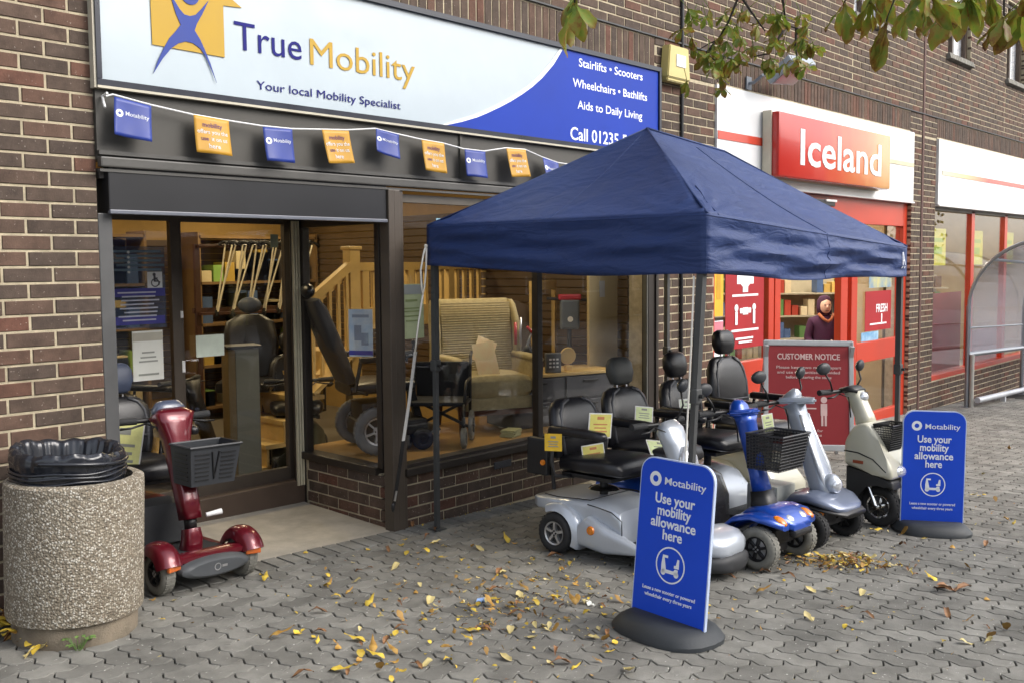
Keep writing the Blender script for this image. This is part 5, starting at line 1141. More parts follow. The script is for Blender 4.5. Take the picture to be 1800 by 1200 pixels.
for i, (x, y, rz, lab) in enumerate(((8.9, 3.4, radians(-20), 'packed food shelves straight behind the entrance doors'), (11.4, 3.6, radians(-15), 'packed shelves behind the person in the doorway'), (7.4, 5.2, 0, 'food shelves at the back wall behind the poster window'), (12.8, 2.2, radians(-40), 'low packed shelves behind the first far window'), (15.6, 2.4, radians(-40), 'low packed shelves behind the second far window'))): shelving(lab, x, y, rz)
for i, (x, y) in enumerate(((7.6, 1.8), (9.6, 1.4), (9.2, 4.5), (12.2, 1.6), (14.0, 1.6), (16.2, 1.8), (12.5, 4.6))):
    cl = thing('strip_light', ('strip light over the supermarket entrance mat', 'strip light above the person in the doorway', 'strip light over the shelves behind the doors', 'strip light behind the first far window pane', 'strip light behind the second far window pane', 'strip light behind the third far window pane', 'strip light deep behind the first far pane')[i], 'ceiling light', (x, y, 2.6), group='strip lights in the supermarket')
    b = B(); b.box((0, 0, 0), (1.2, .14, .05), bev=.01); obj('housing', b, WHITE, cl); b = B(); b.box((0, 0, -.028), (1.15, .1, .006)); obj('tube', b, emit_mat('cool_tube', (1, .93, .8), 6), cl)
    ld = bpy.data.lights.new('lamp_glow', 'AREA'); ld.shape = 'RECTANGLE'; ld.size = 1.15; ld.size_y = .1; ld.energy = 24; ld.color = (1, .9, .72); lo = link('lamp_glow', ld, cl); lo.location = (0, 0, -.04)
t = thing('wall_screen', 'small black-framed screen hanging inside the supermarket entrance', 'screen', (8.9, 1.6, 1.45), radians(-30)); b = B(); b.box((0, 0, 0), (.42, .04, .3), bev=.008); b.tube([(0, 0, .15), (0, 0, 1.2)], .012, 6); obj('frame', b, BLACK, t); b = B(); b.box((0, -.022, 0), (.36, .004, .24)); obj('display', b, mat('screen_lilac', (.55, .55, .62), .3, c2=(.75, .75, .8), scale=12), t)

# customer in the doorway
pe = thing('person', 'person in dark purple hooded coat standing inside the supermarket doorway', 'person', (10.28, 1.1, -.45), A47+radians(0))
def skin_body(name, verts, edges, radii, m, parent, root=0, lv=2):
    me = bpy.data.meshes.new(name); me.from_pydata(verts, edges, []); o = bpy.data.objects.new(name, me); col.objects.link(o); o.parent = parent
    md = o.modifiers.new('skin', 'SKIN'); md.use_smooth_shade = True
    for i, r in enumerate(radii): me.skin_vertices[0].data[i].radius = (r, r) if not isinstance(r, tuple) else r
    me.skin_vertices[0].data[root].use_root = True
    o.modifiers.new('sub', 'SUBSURF').levels = lv; o.modifiers['sub'].render_levels = lv
    me.materials.append(m); return o
vs = [(0, 0, .85), (0, 0, 1.0), (0, .0, 1.15), (0, 0, 1.28), (0, -.005, 1.37), (.1, 0, .8), (.11, -.01, .45), (.11, .01, .08), (.11, -.1, .03), (-.1, 0, .8), (-.11, -.01, .45), (-.11, .01, .08), (-.11, -.1, .03), (.17, 0, 1.26), (.23, .0, 1.02), (.17, -.14, .95), (.05, -.2, .98), (-.17, 0, 1.26), (-.23, 0, 1.02), (-.17, -.14, .93), (-.04, -.21, .96)]
eg = [(0, 1), (1, 2), (2, 3), (3, 4), (0, 5), (5, 6), (6, 7), (7, 8), (0, 9), (9, 10), (10, 11), (11, 12), (3, 13), (13, 14), (14, 15), (15, 16), (3, 17), (17, 18), (18, 19), (19, 20)]
ra = [(.18, .15), (.17, .14), (.18, .145), (.14, .1), .055, .1, .075, .05, .045, .1, .075, .05, .045, .075, .06, .05, .035, .075, .06, .05, .035]
body = skin_body('body', vs, eg, ra, mat('coat_purple', (.06, .014, .05), .8, var=.2, bump=.3), pe)
SKIN = mat('skin', (.72, .46, .35), .5, var=.06)
b = B(); b.sec([((0, -.0, 1.355), (.04, 0, 0), (0, .04, 0), 2), ((0, -.02, 1.39), (.055, 0, 0), (0, .065, 0), 2), ((0, -.025, 1.43), (.072, 0, 0), (0, .085, 0), 2), ((0, -.02, 1.48), (.078, 0, 0), (0, .095, 0), 2), ((0, -.01, 1.53), (.075, 0, 0), (0, .092, 0), 2), ((0, 0, 1.57), (.055, 0, 0), (0, .07, 0), 2), ((0, .0, 1.59), (.02, 0, 0), (0, .03, 0), 2)], 24)
b.sec([((0, -.105, 1.485), (.01, 0, 0), (0, .012, 0), 2), ((0, -.118, 1.46), (.014, 0, 0), (0, .016, 0), 2), ((0, -.112, 1.445), (.018, 0, 0), (0, .014, 0), 2)], 10); hd = obj('head', b, SKIN, pe, smooth=True)
b = B()
for s in (-1, 1): b.ell((s*.03, -.108, 1.49), (.013, .008, .008), 10, 6)
b.box((0, -.105, 1.41), (.045, .01, .006)); obj('eyes_and_mouth', b, mat('dark_feature', (.05, .02, .02), .4), hd)
b = B(); b.sec([((0, .02, 1.36), (.1, 0, 0), (0, .085, 0), 2), ((0, .02, 1.46), (.105, 0, 0), (0, .09, 0), 2), ((0, .015, 1.55), (.095, 0, 0), (0, .098, 0), 2), ((0, .01, 1.605), (.06, 0, 0), (0, .065, 0), 2), ((0, .01, 1.62), (.02, 0, 0), (0, .02, 0), 2)], 24); obj('hood', b, MATS['coat_purple'], pe, smooth=True)
b = B(); b.tube([(.1, -.06, 1.37), (.05, -.13, 1.3), (0, -.15, 1.27), (-.05, -.13, 1.3), (-.1, -.06, 1.37)], .02, 8); obj('scarf', b, mat('scarf_rust', (.4, .12, .05), .8), pe, smooth=True)
for s in (-1, 1):
    hx = .05*s if s > 0 else -.04; hz = .98 if s > 0 else .96; hy = -.2 if s > 0 else -.21
    hv = [(hx, hy, hz), (hx-.03*s, hy-.03, hz)]; he = [(0, 1)]; hr = [.032, (.036, .02)]
    for f in range(4): k = len(hv); y0 = .012*(f-1.5); hv += [(hx-.05*s, hy-.045, hz+y0*1.6), (hx-.085*s, hy-.04, hz+y0*1.7), (hx-.105*s, hy-.02, hz+y0*1.7)]; he += [(1, k), (k, k+1), (k+1, k+2)]; hr += [.011, .009, .008]
    k = len(hv); hv += [(hx-.02*s, hy-.05, hz+.04), (hx-.05*s, hy-.065, hz+.055)]; he += [(1, k), (k, k+1)]; hr += [.012, .009]
    skin_body('hand', hv, he, hr, SKIN, pe, 0, 1)

# A-frame notice outside the entrance
ab = thing('notice_board', 'grey framed dark red customer notice board standing outside the supermarket entrance', 'notice board', (6.155, -.70, TOP), A47, ground=True)
NGR = mat('frame_silver_grey', (.42, .43, .44), .4, metal=.3, var=.05); NRD = mat('notice_red', (.25, .018, .022), .4, var=.06, scale=2)
Ma = Mx.Rotation(radians(-6), 4, 'X')
b = B()
for s in (-1, 1): b.box((s*.395, 0, .55), (.045, .03, 1.1), bev=.008, M=Ma)
b.box((0, 0, 1.08), (.82, .03, .05), bev=.008, M=Ma); b.box((0, 0, .12), (.82, .03, .06), bev=.008, M=Ma); obj('frame', b, NGR, ab)
b = B(); b.box((0, 0, .6), (.76, .012, .94), M=Ma); pn = obj('panel', b, NRD, ab)
b = B()
for s in (-1, 1): b.sq((s*.395, .06, 1.05), (s*.395, .42, 0), .035, .02)
b.box((0, .41, .06), (.78, .02, .04)); obj('back_leg', b, NGR, ab)
def atx(s, z, sz, fw, bold=.01, m=None):
    me = text_bm(s, sz, bold=bold); q = [v.co.x for v in me.vertices]; me.transform(Mx.Diagonal((fw/(max(q)-min(q)), 1, 1, 1))); me.transform(Ma @ Mx.Translation((0, -.0075, z)) @ Mx.Rotation(pi/2, 4, 'X')); me.materials.clear(); me.materials.append(m or NPR); link('lettering', me, pn)
NPR = mat('notice_print', (.6, .42, .4), .5)
atx('CUSTOMER NOTICE', .93, .075, .58, .02); atx('Please keep two metres apart', .845, .036, .6); atx('and use the sanitiser provided', .80, .036, .58); atx('before entering the store', .755, .036, .42)
b = B()
for x in (-.16, .14):
    b.lathe([(0, 0), (.03, 0)], (x, -.0078, .56), 'Y', 14, caps=False); b.box((x, -.0078, .47), (.06, .001, .11)); b.box((x-.016, -.0078, .37), (.02, .001, .1)); b.box((x+.016, -.0078, .37), (.02, .001, .1))
b.box((-.01, -.0078, .48), (.16, .001, .012)); me = b.mesh('pictogram', NPR); me.transform(Ma); link('pictogram', me, pn)
atx('Thank you for', .265, .034, .26); atx('your patience', .225, .034, .24)

# ---------------------------------------------------------------- trolley shelter
sh_ = thing('trolley_shelter', 'curved clear-roofed steel trolley shelter along the far windows', 'shelter', (0, 0, 0))
SHM = mat('shelter_steel', (.36, .38, .41), .35, metal=.7, var=.08); SHL = mat('shelter_post_pale', (.52, .5, .45), .4, metal=.3, var=.06)
HX = (11.75, 14.3, 16.8)
def hoop(t):
    # profile (y, z above ground) from the wall-side foot over the roof towards the street
    pts = [(-.28, 0), (-.28, 1.38)]+[(-.28-1.0*(1-cos(a)), 1.38+.92*sin(a)) for a in [pi/2*i/12 for i in range(1, 13)]]+[(-1.28-1.0*sin(a), 1.38+.92*cos(a)) for a in [pi/2*i/12 for i in range(1, 10)]]
    return pts
for x in HX:
    b = B(); g0 = gz(x)
    b.tube([(x, y, g0+z) for y, z in hoop(0)[1:]], .024, 8); b.cyl((x, -.28, g0), (x, -.28, g0+1.4), .03); b.box((x, -.28, g0+.01), (.16, .16, .015)); obj('hoop', b, SHM, sh_, smooth=40)
b = B(); b.cyl((11.75, -.34, gz(11.75)), (11.75, -.34, gz(11.75)+.74), .03); obj('post_sleeve', b, SHL, sh_, smooth=40)
b = B()
hp = hoop(0)
for (y, z), r in (((-.28, .74), .035), (hp[7], .02), (hp[13], .02), ((-.28, 1.1), .012), (hp[-1], .02)): b.tube([(HX[0], y, gz(HX[0])+z), (HX[2], y, gz(HX[2])+z)], r, 8)
obj('rail', b, SHM, sh_, smooth=40)
b = B(); b.tube([(HX[0], -.42, gz(HX[0])+.12), (HX[2], -.42, gz(HX[2])+.12)], .04, 10)
for x in (12.9, 14.5, 16): b.box((x, -.42, gz(x)+.05), (.06, .06, .1))
obj('kerb_rail', b, mat('rail_pale', (.5, .52, .55), .4, metal=.3), sh_, smooth=40)
PC = glass_mat('clear_plastic', (.9, .9, .93), 1.45, .12, film=.15, filmc=(.62, .62, .68))
for i in range(2):
    x0, x1 = HX[i]+.03, HX[i+1]-.03; pr = [(-.28, .76)]+hp[1:]
    b = B(); b.sheet(lambda u, v: (lambda k: (x0+(x1-x0)*v, pr[min(int(k), len(pr)-2)][0]*(1-(k-min(int(k), len(pr)-2)))+pr[min(int(k), len(pr)-2)+1][0]*(k-min(int(k), len(pr)-2)), gz(x0+(x1-x0)*v)+pr[min(int(k), len(pr)-2)][1]*(1-(k-min(int(k), len(pr)-2)))+pr[min(int(k), len(pr)-2)+1][1]*(k-min(int(k), len(pr)-2))))(u*(len(pr)-1)), len(pr)-1, 2, .005)
    obj('glazing', b, PC, sh_)
b = B()
for i in range(2):
    x0, x1 = HX[i], HX[i+1]
    b.box(((x0+x1)/2, -.26, gz((x0+x1)/2)+.03), (.05, .05, .06))
obj('foot', b, SHM, sh_)
# ---------------------------------------------------------------- notices on the mobility shop glass
PAP = mat('paper_white', (.74, .75, .7), .6, var=.04)
t = poster('white printed sheet taped to the fixed door pane behind the litter bin', .605, .80, .94, 1.245, PAP, .985); pics(t, [(0, .115, .19, .05)], mat('print_beige', (.45, .43, .36), .6)); pics(t, [(0, -.01, .1, .01), (0, -.035, .12, .01), (0, .02, .08, .01), (0, -.115, .13, .012)], mat('print_grey', (.3, .31, .28), .6), 'picture')
t = poster('blank pale notice on the sliding door beside the handle', 1.05, 1.25, 1.05, 1.19, mat('paper_mint', (.66, .74, .64), .6), 1.035)
t = poster('white wheelchair symbol sticker on the fixed door pane', .715, .81, 1.505, 1.605, WHP, .985)
b = B(); y = -.0035
b.lathe([(0, 0), (.0105, 0)], (-.005, y, .033), 'Y', 12, caps=False); b.box((-.003, y, .008), (.013, .001, .035)); b.box((.006, y, .01), (.022, .001, .007)); b.box((.008, y, -.008), (.03, .001, .009)); b.box((.026, y, -.022), (.008, .001, .026), rot=(0, radians(20), 0)); b.lathe([(.02, 0), (.027, 0)], (0, y, -.018), 'Y', 20, caps=False); obj('wheelchair_symbol', b, INK, t)
t = poster('blue opening-times lettering sheet across the fixed door pane', .48, .83, 1.26, 1.76, glass_mat('decal_film', (.75, .8, .9), 1.3, .1, film=.14, filmc=(.2, .27, .42)), .987)
pics(t, [(-.0+.02*(i % 2), .22-.028*i, .3, .014) for i in range(5)], mat('decal_pale_blue', (.16, .25, .36), .5)); pics(t, [(0, -.03, .34, .05), (.0, -.2, .33, .05)], mat('decal_blue', (.045, .045, .28), .5), 'band'); pics(t, [(-.01+.01*(i % 3), -.03-.024*i, .24-.03*(i % 2), .009) for i in range(8)], mat('decal_text', (.55, .56, .66), .5), 'lines', -.0048)
b = B(); [b.ell((-.055, -.004, .215-.03*i), (.009, .002, .009), 8, 6) for i in range(5)]; obj('dot', b, WHP, t)
t = poster('green and white notice in the display window next to the canopy leg', 1.895, 2.105, 1.16, 1.51, mat('paper_lime', (.56, .62, .36), .5), .012); pics(t, [(0, .14, .21, .06)], mat('paper_grey', (.4, .42, .4), .5)); pics(t, [(0, .07, .1, .014), (0, .02, .13, .008), (0, -.0, .13, .008), (0, -.03, .13, .008), (0, -.06, .1, .008)], mat('print_olive', (.3, .36, .15), .6), 'lines')
t = thing('poster', 'pale blue picture leaflet standing in the lobby side window', 'poster', (1.86, .36, 1.19), radians(-62)); b = B(); b.box((0, 0, 0), (.17, .004, .31)); obj('sheet', b, mat('leaflet_blue', (.3, .42, .58), .5, c2=(.55, .6, .62), scale=9), t); pics(t, [(0, -.13, .17, .03)], mat('decal_blue', (.045, .045, .28), .5)); pics(t, [(.0, .11, .12, .02), (-.02, .0, .05, .1), (.03, -.04, .05, .08)], mat('print_slate', (.2, .25, .33), .5), 'picture')
t = poster('grey-green door sticker with round emblem high on the sliding door', 1.63, 1.69, 1.76, 1.85, mat('sticker_sage', (.22, .26, .2), .5), 1.045)
t = poster('pale blue header sheet high in the display window under the head rail', 2.27, 3.0, 1.87, 1.94, mat('header_cyan', (.35, .62, .75), .5), .06)

# ---------------------------------------------------------------- things in the mobility shop
PINE = mat('pine', (.58, .4, .15), .45, var=.15, scale=4, coat=.2); DKW = mat('dark_wood', (.06, .022, .012), .4, var=.2, coat=.3)
UPH = mat('upholstery_olive', (.36, .3, .165), .85, var=.14, scale=30, bump=.2, bscale=250)
ac = thing('armchair', 'olive corduroy wing armchair with dark wooden legs in the display window', 'armchair', (3.34, .68, .33), radians(-24))
b = B(); b.sec([((0, -.3, .36), (.27, 0, 0), (0, 0, .05), 6), ((0, -.27, .36), (.28, 0, 0), (0, 0, .09), 5), ((0, .0, .37), (.28, 0, 0), (0, 0, .09), 5), ((0, .24, .36), (.28, 0, 0), (0, 0, .08), 5)], 28); obj('seat_cushion', b, UPH, ac, smooth=40)
b = B(); b.box((0, -.04, .225), (.56, .5, .12), bev=.02); obj('seat_frame', b, UPH, ac)
b = B(); b.sec([((0, .2, .3), (.31, 0, 0), (0, .05, 0), 6), ((0, .24, .6), (.33, 0, 0), (0, .06, .01), 6), ((0, .31, .95), (.335, 0, 0), (0, .055, .01), 9), ((0, .33, 1.005), (.33, 0, 0), (0, .045, 0), 9), ((0, .335, 1.02), (.315, 0, 0), (0, .03, 0), 8)], 40); bk = obj('backrest', b, UPH, ac, smooth=40)
b = B()
for i in range(30): z = .42+i*.0195; b.box((0, .19+.0045*i*.42-.031, z), (.6, .014, .013), bev=.004)
obj('corduroy_rib', b, UPH, bk, smooth=True)
for s in (-1, 1):
    b = B(); b.sec([((s*.34, .26, .5), (.03, 0, 0), (0, .08, 0), 4), ((s*.345, .22, .62), (.025, 0, 0), (0, .1, 0), 4), ((s*.345, .24, .82), (.025, 0, 0), (0, .11, 0), 4), ((s*.335, .285, .97), (.024, 0, 0), (0, .08, 0), 4), ((s*.33, .31, 1.01), (.02, 0, 0), (0, .05, 0), 4)], 20); obj('wing', b, UPH, bk, smooth=50)
    b = B(); b.box((s*.33, -.06, .43), (.07, .5, .24), bev=.02); ar = obj('arm', b, UPH, ac)
    b = B(); b.sec([((s*.33, .22, .57), (.04, 0, 0), (0, 0, .025), 3), ((s*.33, -.25, .57), (.045, 0, 0), (0, 0, .025), 3), ((s*.33, -.33, .56), (.03, 0, 0), (0, 0, .02), 3)], 16); obj('arm_pad', b, UPH, ar, smooth=True)
    b = B(); b.sec([((s*.33, -.33, .55), (.025, 0, 0), (0, .025, 0), 4), ((s*.33, -.30, .35), (.025, 0, 0), (0, .022, 0), 4), ((s*.31, -.29, .18), (.026, 0, 0), (0, .026, 0), 4), ((s*.31, -.3, 0), (.018, 0, 0), (0, .018, 0), 4)], 12); obj('leg', b, DKW, ac, smooth=50)
    b = B(); b.sec([((s*.3, .25, .2), (.022, 0, 0), (0, .022, 0), 4), ((s*.3, .3, 0), (.018, 0, 0), (0, .018, 0), 4)], 12); obj('leg', b, DKW, ac)
b = B(); b.box((0, -.3, .17), (.56, .02, .04)); obj('rail', b, DKW, ac)
for i, (x, z, rz, lab) in enumerate(((3.19, .88, -35, 'cream price leaflet propped on the armchair seat'), (3.27, .95, -20, 'second leaflet tucked behind, tilted, on the armchair'))):
    t = thing('leaflet', lab, 'leaflet', (x+.03, .55+.1*i, z), radians(rz)); b = B(); b.box((0, 0, 0), (.17, .003, .3 if i == 0 else .2), M=Mx.Rotation(radians(-14), 4, 'X') @ Mx.Rotation(radians(-10 if i == 0 else 24), 4, 'Y')); obj('sheet', b, mat('paper_cream', (.7, .6, .36), .6, c2=(.72, .5, .3), scale=12), t)
t = thing('leaflet_stack', 'small stack of papers lying on the wooden display floor under the armchair', 'papers', (3.2, .28, .33), radians(15)); b = B()
for i in range(5): b.box((.004*i, 0, .006+.01*i), (.15, .11, .009), rot=(0, 0, .12*(i % 3)))
obj('paper', b, mat('paper_olive', (.35, .36, .2), .6), t)
# power wheelchair in the lobby side window
pw = thing('power_wheelchair', 'black power wheelchair with tall reclined back and silver-rimmed drive wheel in the side window', 'power wheelchair', (2.22, .70, .33), radians(-22))
for s in (-1, 1):
    wheel(pw, -.05, s*.25, .165, .07, mat('tyre_mid_grey', (.13, .135, .14), .7, var=.15), RIMS, 6); wheel(pw, .3, s*.2, .075, .05, TYREB, BLACK, 3)
b = B(); b.box((.1, 0, .16), (.5, .38, .12), bev=.03); b.box((.02, 0, .28), (.3, .3, .14), bev=.03); b.sq((.3, -.2, .12), (.3, .2, .12), .03); obj('base', b, BLACK, pw, smooth=30)
b = B(); b.sec([((-.22, 0, .45), (0, .22, 0), (0, 0, .04)), ((0, 0, .46), (0, .24, 0), (0, 0, .05)), ((.24, 0, .46), (0, .23, 0), (0, 0, .045))], 24, 4); obj('seat', b, SEATM, pw, smooth=40)
b = B(); b.sec([((-.2, 0, .5), V((0, .21, 0)), V((.04, 0, .01))), ((-.3, 0, .75), V((0, .23, 0)), V((.05, 0, .02))), ((-.4, 0, 1.0), V((0, .22, 0)), V((.045, 0, .02))), ((-.43, 0, 1.07), V((0, .17, 0)), V((.03, 0, .01)))], 24, 4); obj('backrest', b, mat('fabric_charcoal', (.03, .027, .025), .85), pw, smooth=40)
b = B(); b.ell((-.45, 0, 1.13), (.045, .11, .05)); obj('headrest', b, SEATM, pw, smooth=True)
for s in (-1, 1):
    b = B(); b.box((.0, s*.27, .66), (.34, .05, .04), bev=.012); b.tube([(-.16, s*.27, .65), (-.2, s*.26, .45), (-.1, s*.2, .42)], .014); obj('armrest', b, BLACK, pw)
b = B(); b.tube([(.2, -.27, .68), (.22, -.27, .76)], .01); b.ell((.22, -.27, .77), (.018, .018, .018)); b.box((.17, -.27, .69), (.12, .07, .05), bev=.01); obj('joystick', b, BLACK, pw)
b = B(); b.box((.36, 0, .1), (.2, .3, .02), bev=.005, rot=(0, radians(-15), 0)); b.sq((.28, 0, .4), (.36, 0, .12), .05); obj('footplate', b, BLACK, pw)
b = B(); b.box((.12, -.2, .21), (.08, .012, .03)); obj('sticker', b, mat('sticker_lime', (.5, .6, .05), .5), pw)
# folding walker / manual chair at the window corner
mw = thing('manual_wheelchair', 'dark folding wheelchair with grey castors standing at the window corner', 'wheelchair', (2.68, .50, .33), radians(-140))
for s in (-1, 1):
    wheel(mw, -.12, s*.22, .11, .035, TYREG, BLACK, 6); wheel(mw, .22, s*.2, .075, .04, TYREG, BLACK, 3)
    b = B(); b.tube([(-.12, s*.21, .11), (-.16, s*.21, .5), (-.2, s*.21, .62), (-.28, s*.21, .64)], .012); b.tube([(-.14, s*.21, .3), (.2, s*.2, .3), (.24, s*.2, .09)], .012); b.tube([(-.16, s*.21, .46), (.12, s*.21, .46), (.18, s*.2, .3)], .011); obj('side_frame', b, BLACK, mw, smooth=True)
b = B(); b.box((.03, 0, .31), (.34, .4, .03), bev=.01); b.box((-.17, 0, .45), (.02, .4, .26), bev=.008); obj('seat_canvas', b, mat('canvas_navy', (.012, .013, .016), .8), mw)
b = B(); b.sq((-.1, -.2, .1), (-.1, .2, .3), .02); b.sq((-.1, .2, .1), (-.1, -.2, .3), .02); obj('cross_brace', b, BLACK, mw)
b = B(); b.box((.02, -.225, .42), (.1, .01, .03)); obj('arm_badge', b, WHITE, mw)
# pine display staircase
stc = thing('display_staircase', 'pine display staircase with newel post, handrail and balusters at the back of the shop', 'staircase', (2.85, 1.75, -.04), 0)
b = B(); b.sq((0, 0, 0), (0, 0, 1.80), .1, .1); b.box((0, 0, 1.815), (.13, .13, .03), bev=.008); obj('newel_post', b, PINE, stc)
b = B(); b.sq((-.02, -.02, 1.68), (-.55, -.05, 1.33), .06, .07); b.sq((-.02, .02, 1.60), (-.55, -.03, 1.26), .03, .03); obj('handrail', b, PINE, stc)
b = B(); b.sq((.05, 0, 1.66), (2.3, .4, 1.66), .06, .07); obj('handrail', b, PINE, stc)
b = B(); b.sq((-.02, 0, .98), (-.5, -.04, .66), .2, .035); b.sq((0, 0, 1.22), (2.3, .4, 1.22), .05, .18); obj('string_board', b, PINE, stc)
for i in range(6): x = -.08-.085*i; b = B(); b.sq((x, -.03, .92+.66*x*1.0), (x, -.03, 1.66+.66*x), .026); obj('baluster', b, PINE, stc)
for i in range(18): x = .14+.118*i; b = B(); b.sq((x, .174*x, 1.28), (x, .174*x, 1.63), .032 if i % 5 else .07); obj('baluster', b, PINE, stc)
for i in range(6): b = B(); b.box((-.1-.16*i, .3, .95-.17*i), (.24, .6, .035)); b.box((-.2-.16*i+.0, .3, .86-.17*i), (.02, .6, .15)); obj('tread', b, PINE, stc)
# golden door frame sample, beige door panel
t = thing('door_frame_sample', 'pale wooden portal frame standing behind the window mullion', 'frame', (4.38, .98, .0), radians(12)); b = B(); b.sq((-.2, 0, .3), (-.2, 0, 1.45), .035); b.sq((.2, 0, .3), (.2, 0, 1.45), .035); b.sq((-.22, 0, 1.44), (.22, 0, 1.44), .035, .08); obj('frame', b, PINE, t)
t = thing('door_panel', 'beige cupboard door standing at the end of the display window', 'door panel', (4.52, .42, .33), radians(-8)); b = B(); b.box((0, 0, .62), (.34, .03, 1.24), bev=.004); obj('panel', b, mat('door_beige', (.42, .33, .17), .5, var=.06), t); b = B(); b.box((-.02, -.018, 1.08), (.06, .004, .14)); obj('plate', b, mat('plate_grey', (.4, .4, .38), .4), t); b = B(); b.box((.15, -.025, .42), (.03, .04, .08), bev=.004); obj('hinge', b, BLACK, t)
# dark counter with goods
ct = thing('counter', 'dark grey counter with wooden top and drawers in the display window', 'counter', (3.92, .5, .33), radians(-16)); b = B(); b.box((0, 0, .2), (.98, .42, .4), bev=.004); obj('carcass', b, mat('counter_slate', (.045, .047, .058), .5, var=.1), ct); b = B(); b.box((0, 0, .412), (1.02, .46, .025), bev=.004); obj('worktop', b, PINE, ct)
for i in range(2):
    for k in range(2): b = B(); b.box((-.25+.5*i, -.215, .11+.19*k), (.47, .012, .17), bev=.003); d = obj('drawer', b, mat('drawer_slate', (.055, .057, .066), .5), ct); b = B(); b.box((-.25+.5*i, -.23, .16+.19*k), (.14, .016, .014), bev=.003); obj('handle', b, BLACK, d)
dch = thing('dark_armchair', 'dark brown high-backed chair standing behind the armchair', 'armchair', (4.0, 1.0, .33), radians(-15)); b = B(); b.sec([((0, 0, .35), (.24, 0, 0), (0, .05, 0), 5), ((0, .04, .7), (.25, 0, 0), (0, .05, 0), 5), ((0, .08, .93), (.2, 0, 0), (0, .045, 0), 4), ((0, .09, .98), (.1, 0, 0), (0, .03, 0), 3)], 28); obj('backrest', b, mat('upholstery_umber', (.075, .05, .03), .8, var=.2, bump=.2), dch, smooth=50); b = B(); b.box((0, -.2, .32), (.5, .45, .14), bev=.03); obj('seat', b, MATS['upholstery_umber'], dch)
for sx in (-.2, .2): b = B(); b.sq((sx, -.35, 0), (sx, -.35, .28), .04); obj('leg', b, DKW, dch)
rl = thing('rollator', 'red and silver walking frame standing folded on the counter', 'walking frame', (3.75, .6, .757), radians(-30)); b = B()
for x in (-.06, .06): b.tube([(x, -.05, 0), (x, .0, .3), (x, -.02, .44)], .01); 
b.tube([(-.05, .05, .02), (.06, .02, .36)], .012); b.tube([(.0, .05, .02), (.1, .02, .32)], .012); obj('tube', b, STEEL, rl, smooth=True)
b = B(); b.tube([(.12, .02, .0), (.06, .02, .3), (0, .0, .36)], .013); b.tube([(-.1, 0, .22), (-.1, 0, .4)], .013); obj('frame', b, mat('rollator_red', (.4, .02, .03), .35, coat=.5), rl, smooth=True)
b = B(); b.ell((-.02, -.06, .12), (.05, .04, .1)); obj('bag', b, BLACK, rl, smooth=True)
t = thing('plaque', 'round wooden plaque on a small stand upon the counter', 'plaque', (3.98, .36, .757), radians(-30)); b = B(); b.lathe([(0, -.012), (.065, -.012), (.07, 0), (.065, .012), (0, .012)], (0, 0, .12), 'Y', 24); obj('disc', b, PINE, t, smooth=40); b = B(); b.box((0, 0, .02), (.05, .06, .05), bev=.006); obj('stand', b, PINE, t)
t = thing('keypad_box', 'grey control box with white keys leaning on the counter behind the mullion', 'control box', (3.78, .35, .757), radians(-30)); b = B(); b.box((0, 0, .08), (.13, .05, .16), bev=.01); obj('case', b, mat('case_grey', (.12, .125, .13), .5), t); b = B(); [b.box((-.03+.03*(i % 3), -.027, .05+.03*(i//3)), (.018, .006, .014)) for i in range(9)]; obj('key', b, WHITE, t)
t = thing('scooter_tiller_display', 'grey control console with red top on a stalk behind the counter', 'console', (4.36, .66, .33), radians(-40)); b = B(); b.tube([(0, 0, 0), (0, 0, .78)], .02); b.box((0, 0, .02), (.3, .3, .04)); obj('stalk', b, DKGREY, t); b = B(); b.box((0, -.02, .86), (.17, .06, .26), bev=.02); obj('console', b, mat('console_grey', (.12, .14, .17), .4), t); b = B(); b.box((0, -.02, 1.01), (.2, .06, .05), bev=.015); obj('top', b, mat('rollator_red', (.4, .02, .03)), t); b = B(); b.tube([(-.2, -.02, 1.0), (.2, -.02, .98)], .014); obj('handlebar', b, BLACK, t); b = B(); b.lathe([(0, 0), (.025, 0)], (0, -.053, .82), 'Y', 14, caps=False); obj('badge', b, WHITE, t)
# display column by the doors
t = thing('display_column', 'grey-green display column with brown edge just inside the sliding door', 'column', (1.72, 1.62, -.03), radians(-16)); b = B(); b.box((0.02, 0, .53), (.17, .2, 1.06)); obj('panel', b, mat('column_sage', (.2, .2, .155), .6, var=.06), t); b = B(); b.box((-.095, -.01, .53), (.05, .2, 1.06)); obj('edge', b, mat('column_edge', (.17, .12, .05), .5), t); b = B(); b.box((0, 0, 1.075), (.26, .24, .02)); obj('top', b, BLACK, t)
t = thing('black_chair', 'round-backed black chair seat showing above the display column', 'chair', (2.25, 2.4, -.04), radians(-40)); b = B(); b.sec([((0, .1, .75), (.2, 0, 0), (0, .05, 0), 3), ((0, .14, 1.0), (.24, 0, 0), (0, .07, 0), 3), ((0, .16, 1.2), (.2, 0, 0), (0, .06, 0), 2.4), ((0, .17, 1.26), (.1, 0, 0), (0, .04, 0), 2.4)], 24); b.box((0, -.1, .7), (.44, .44, .09), bev=.03); obj('seat', b, SEATM, t, smooth=40); b = B(); b.tube([(0, -.05, .05), (0, -.05, .66)], .04); b.box((0, -.05, .04), (.5, .5, .06), bev=.02); obj('pedestal', b, BLACK, t); b = B(); b.ell((0, .17, 1.34), (.1, .05, .07)); obj('headrest', b, mat('headrest_blue_grey', (.05, .065, .11)), t, smooth=True)
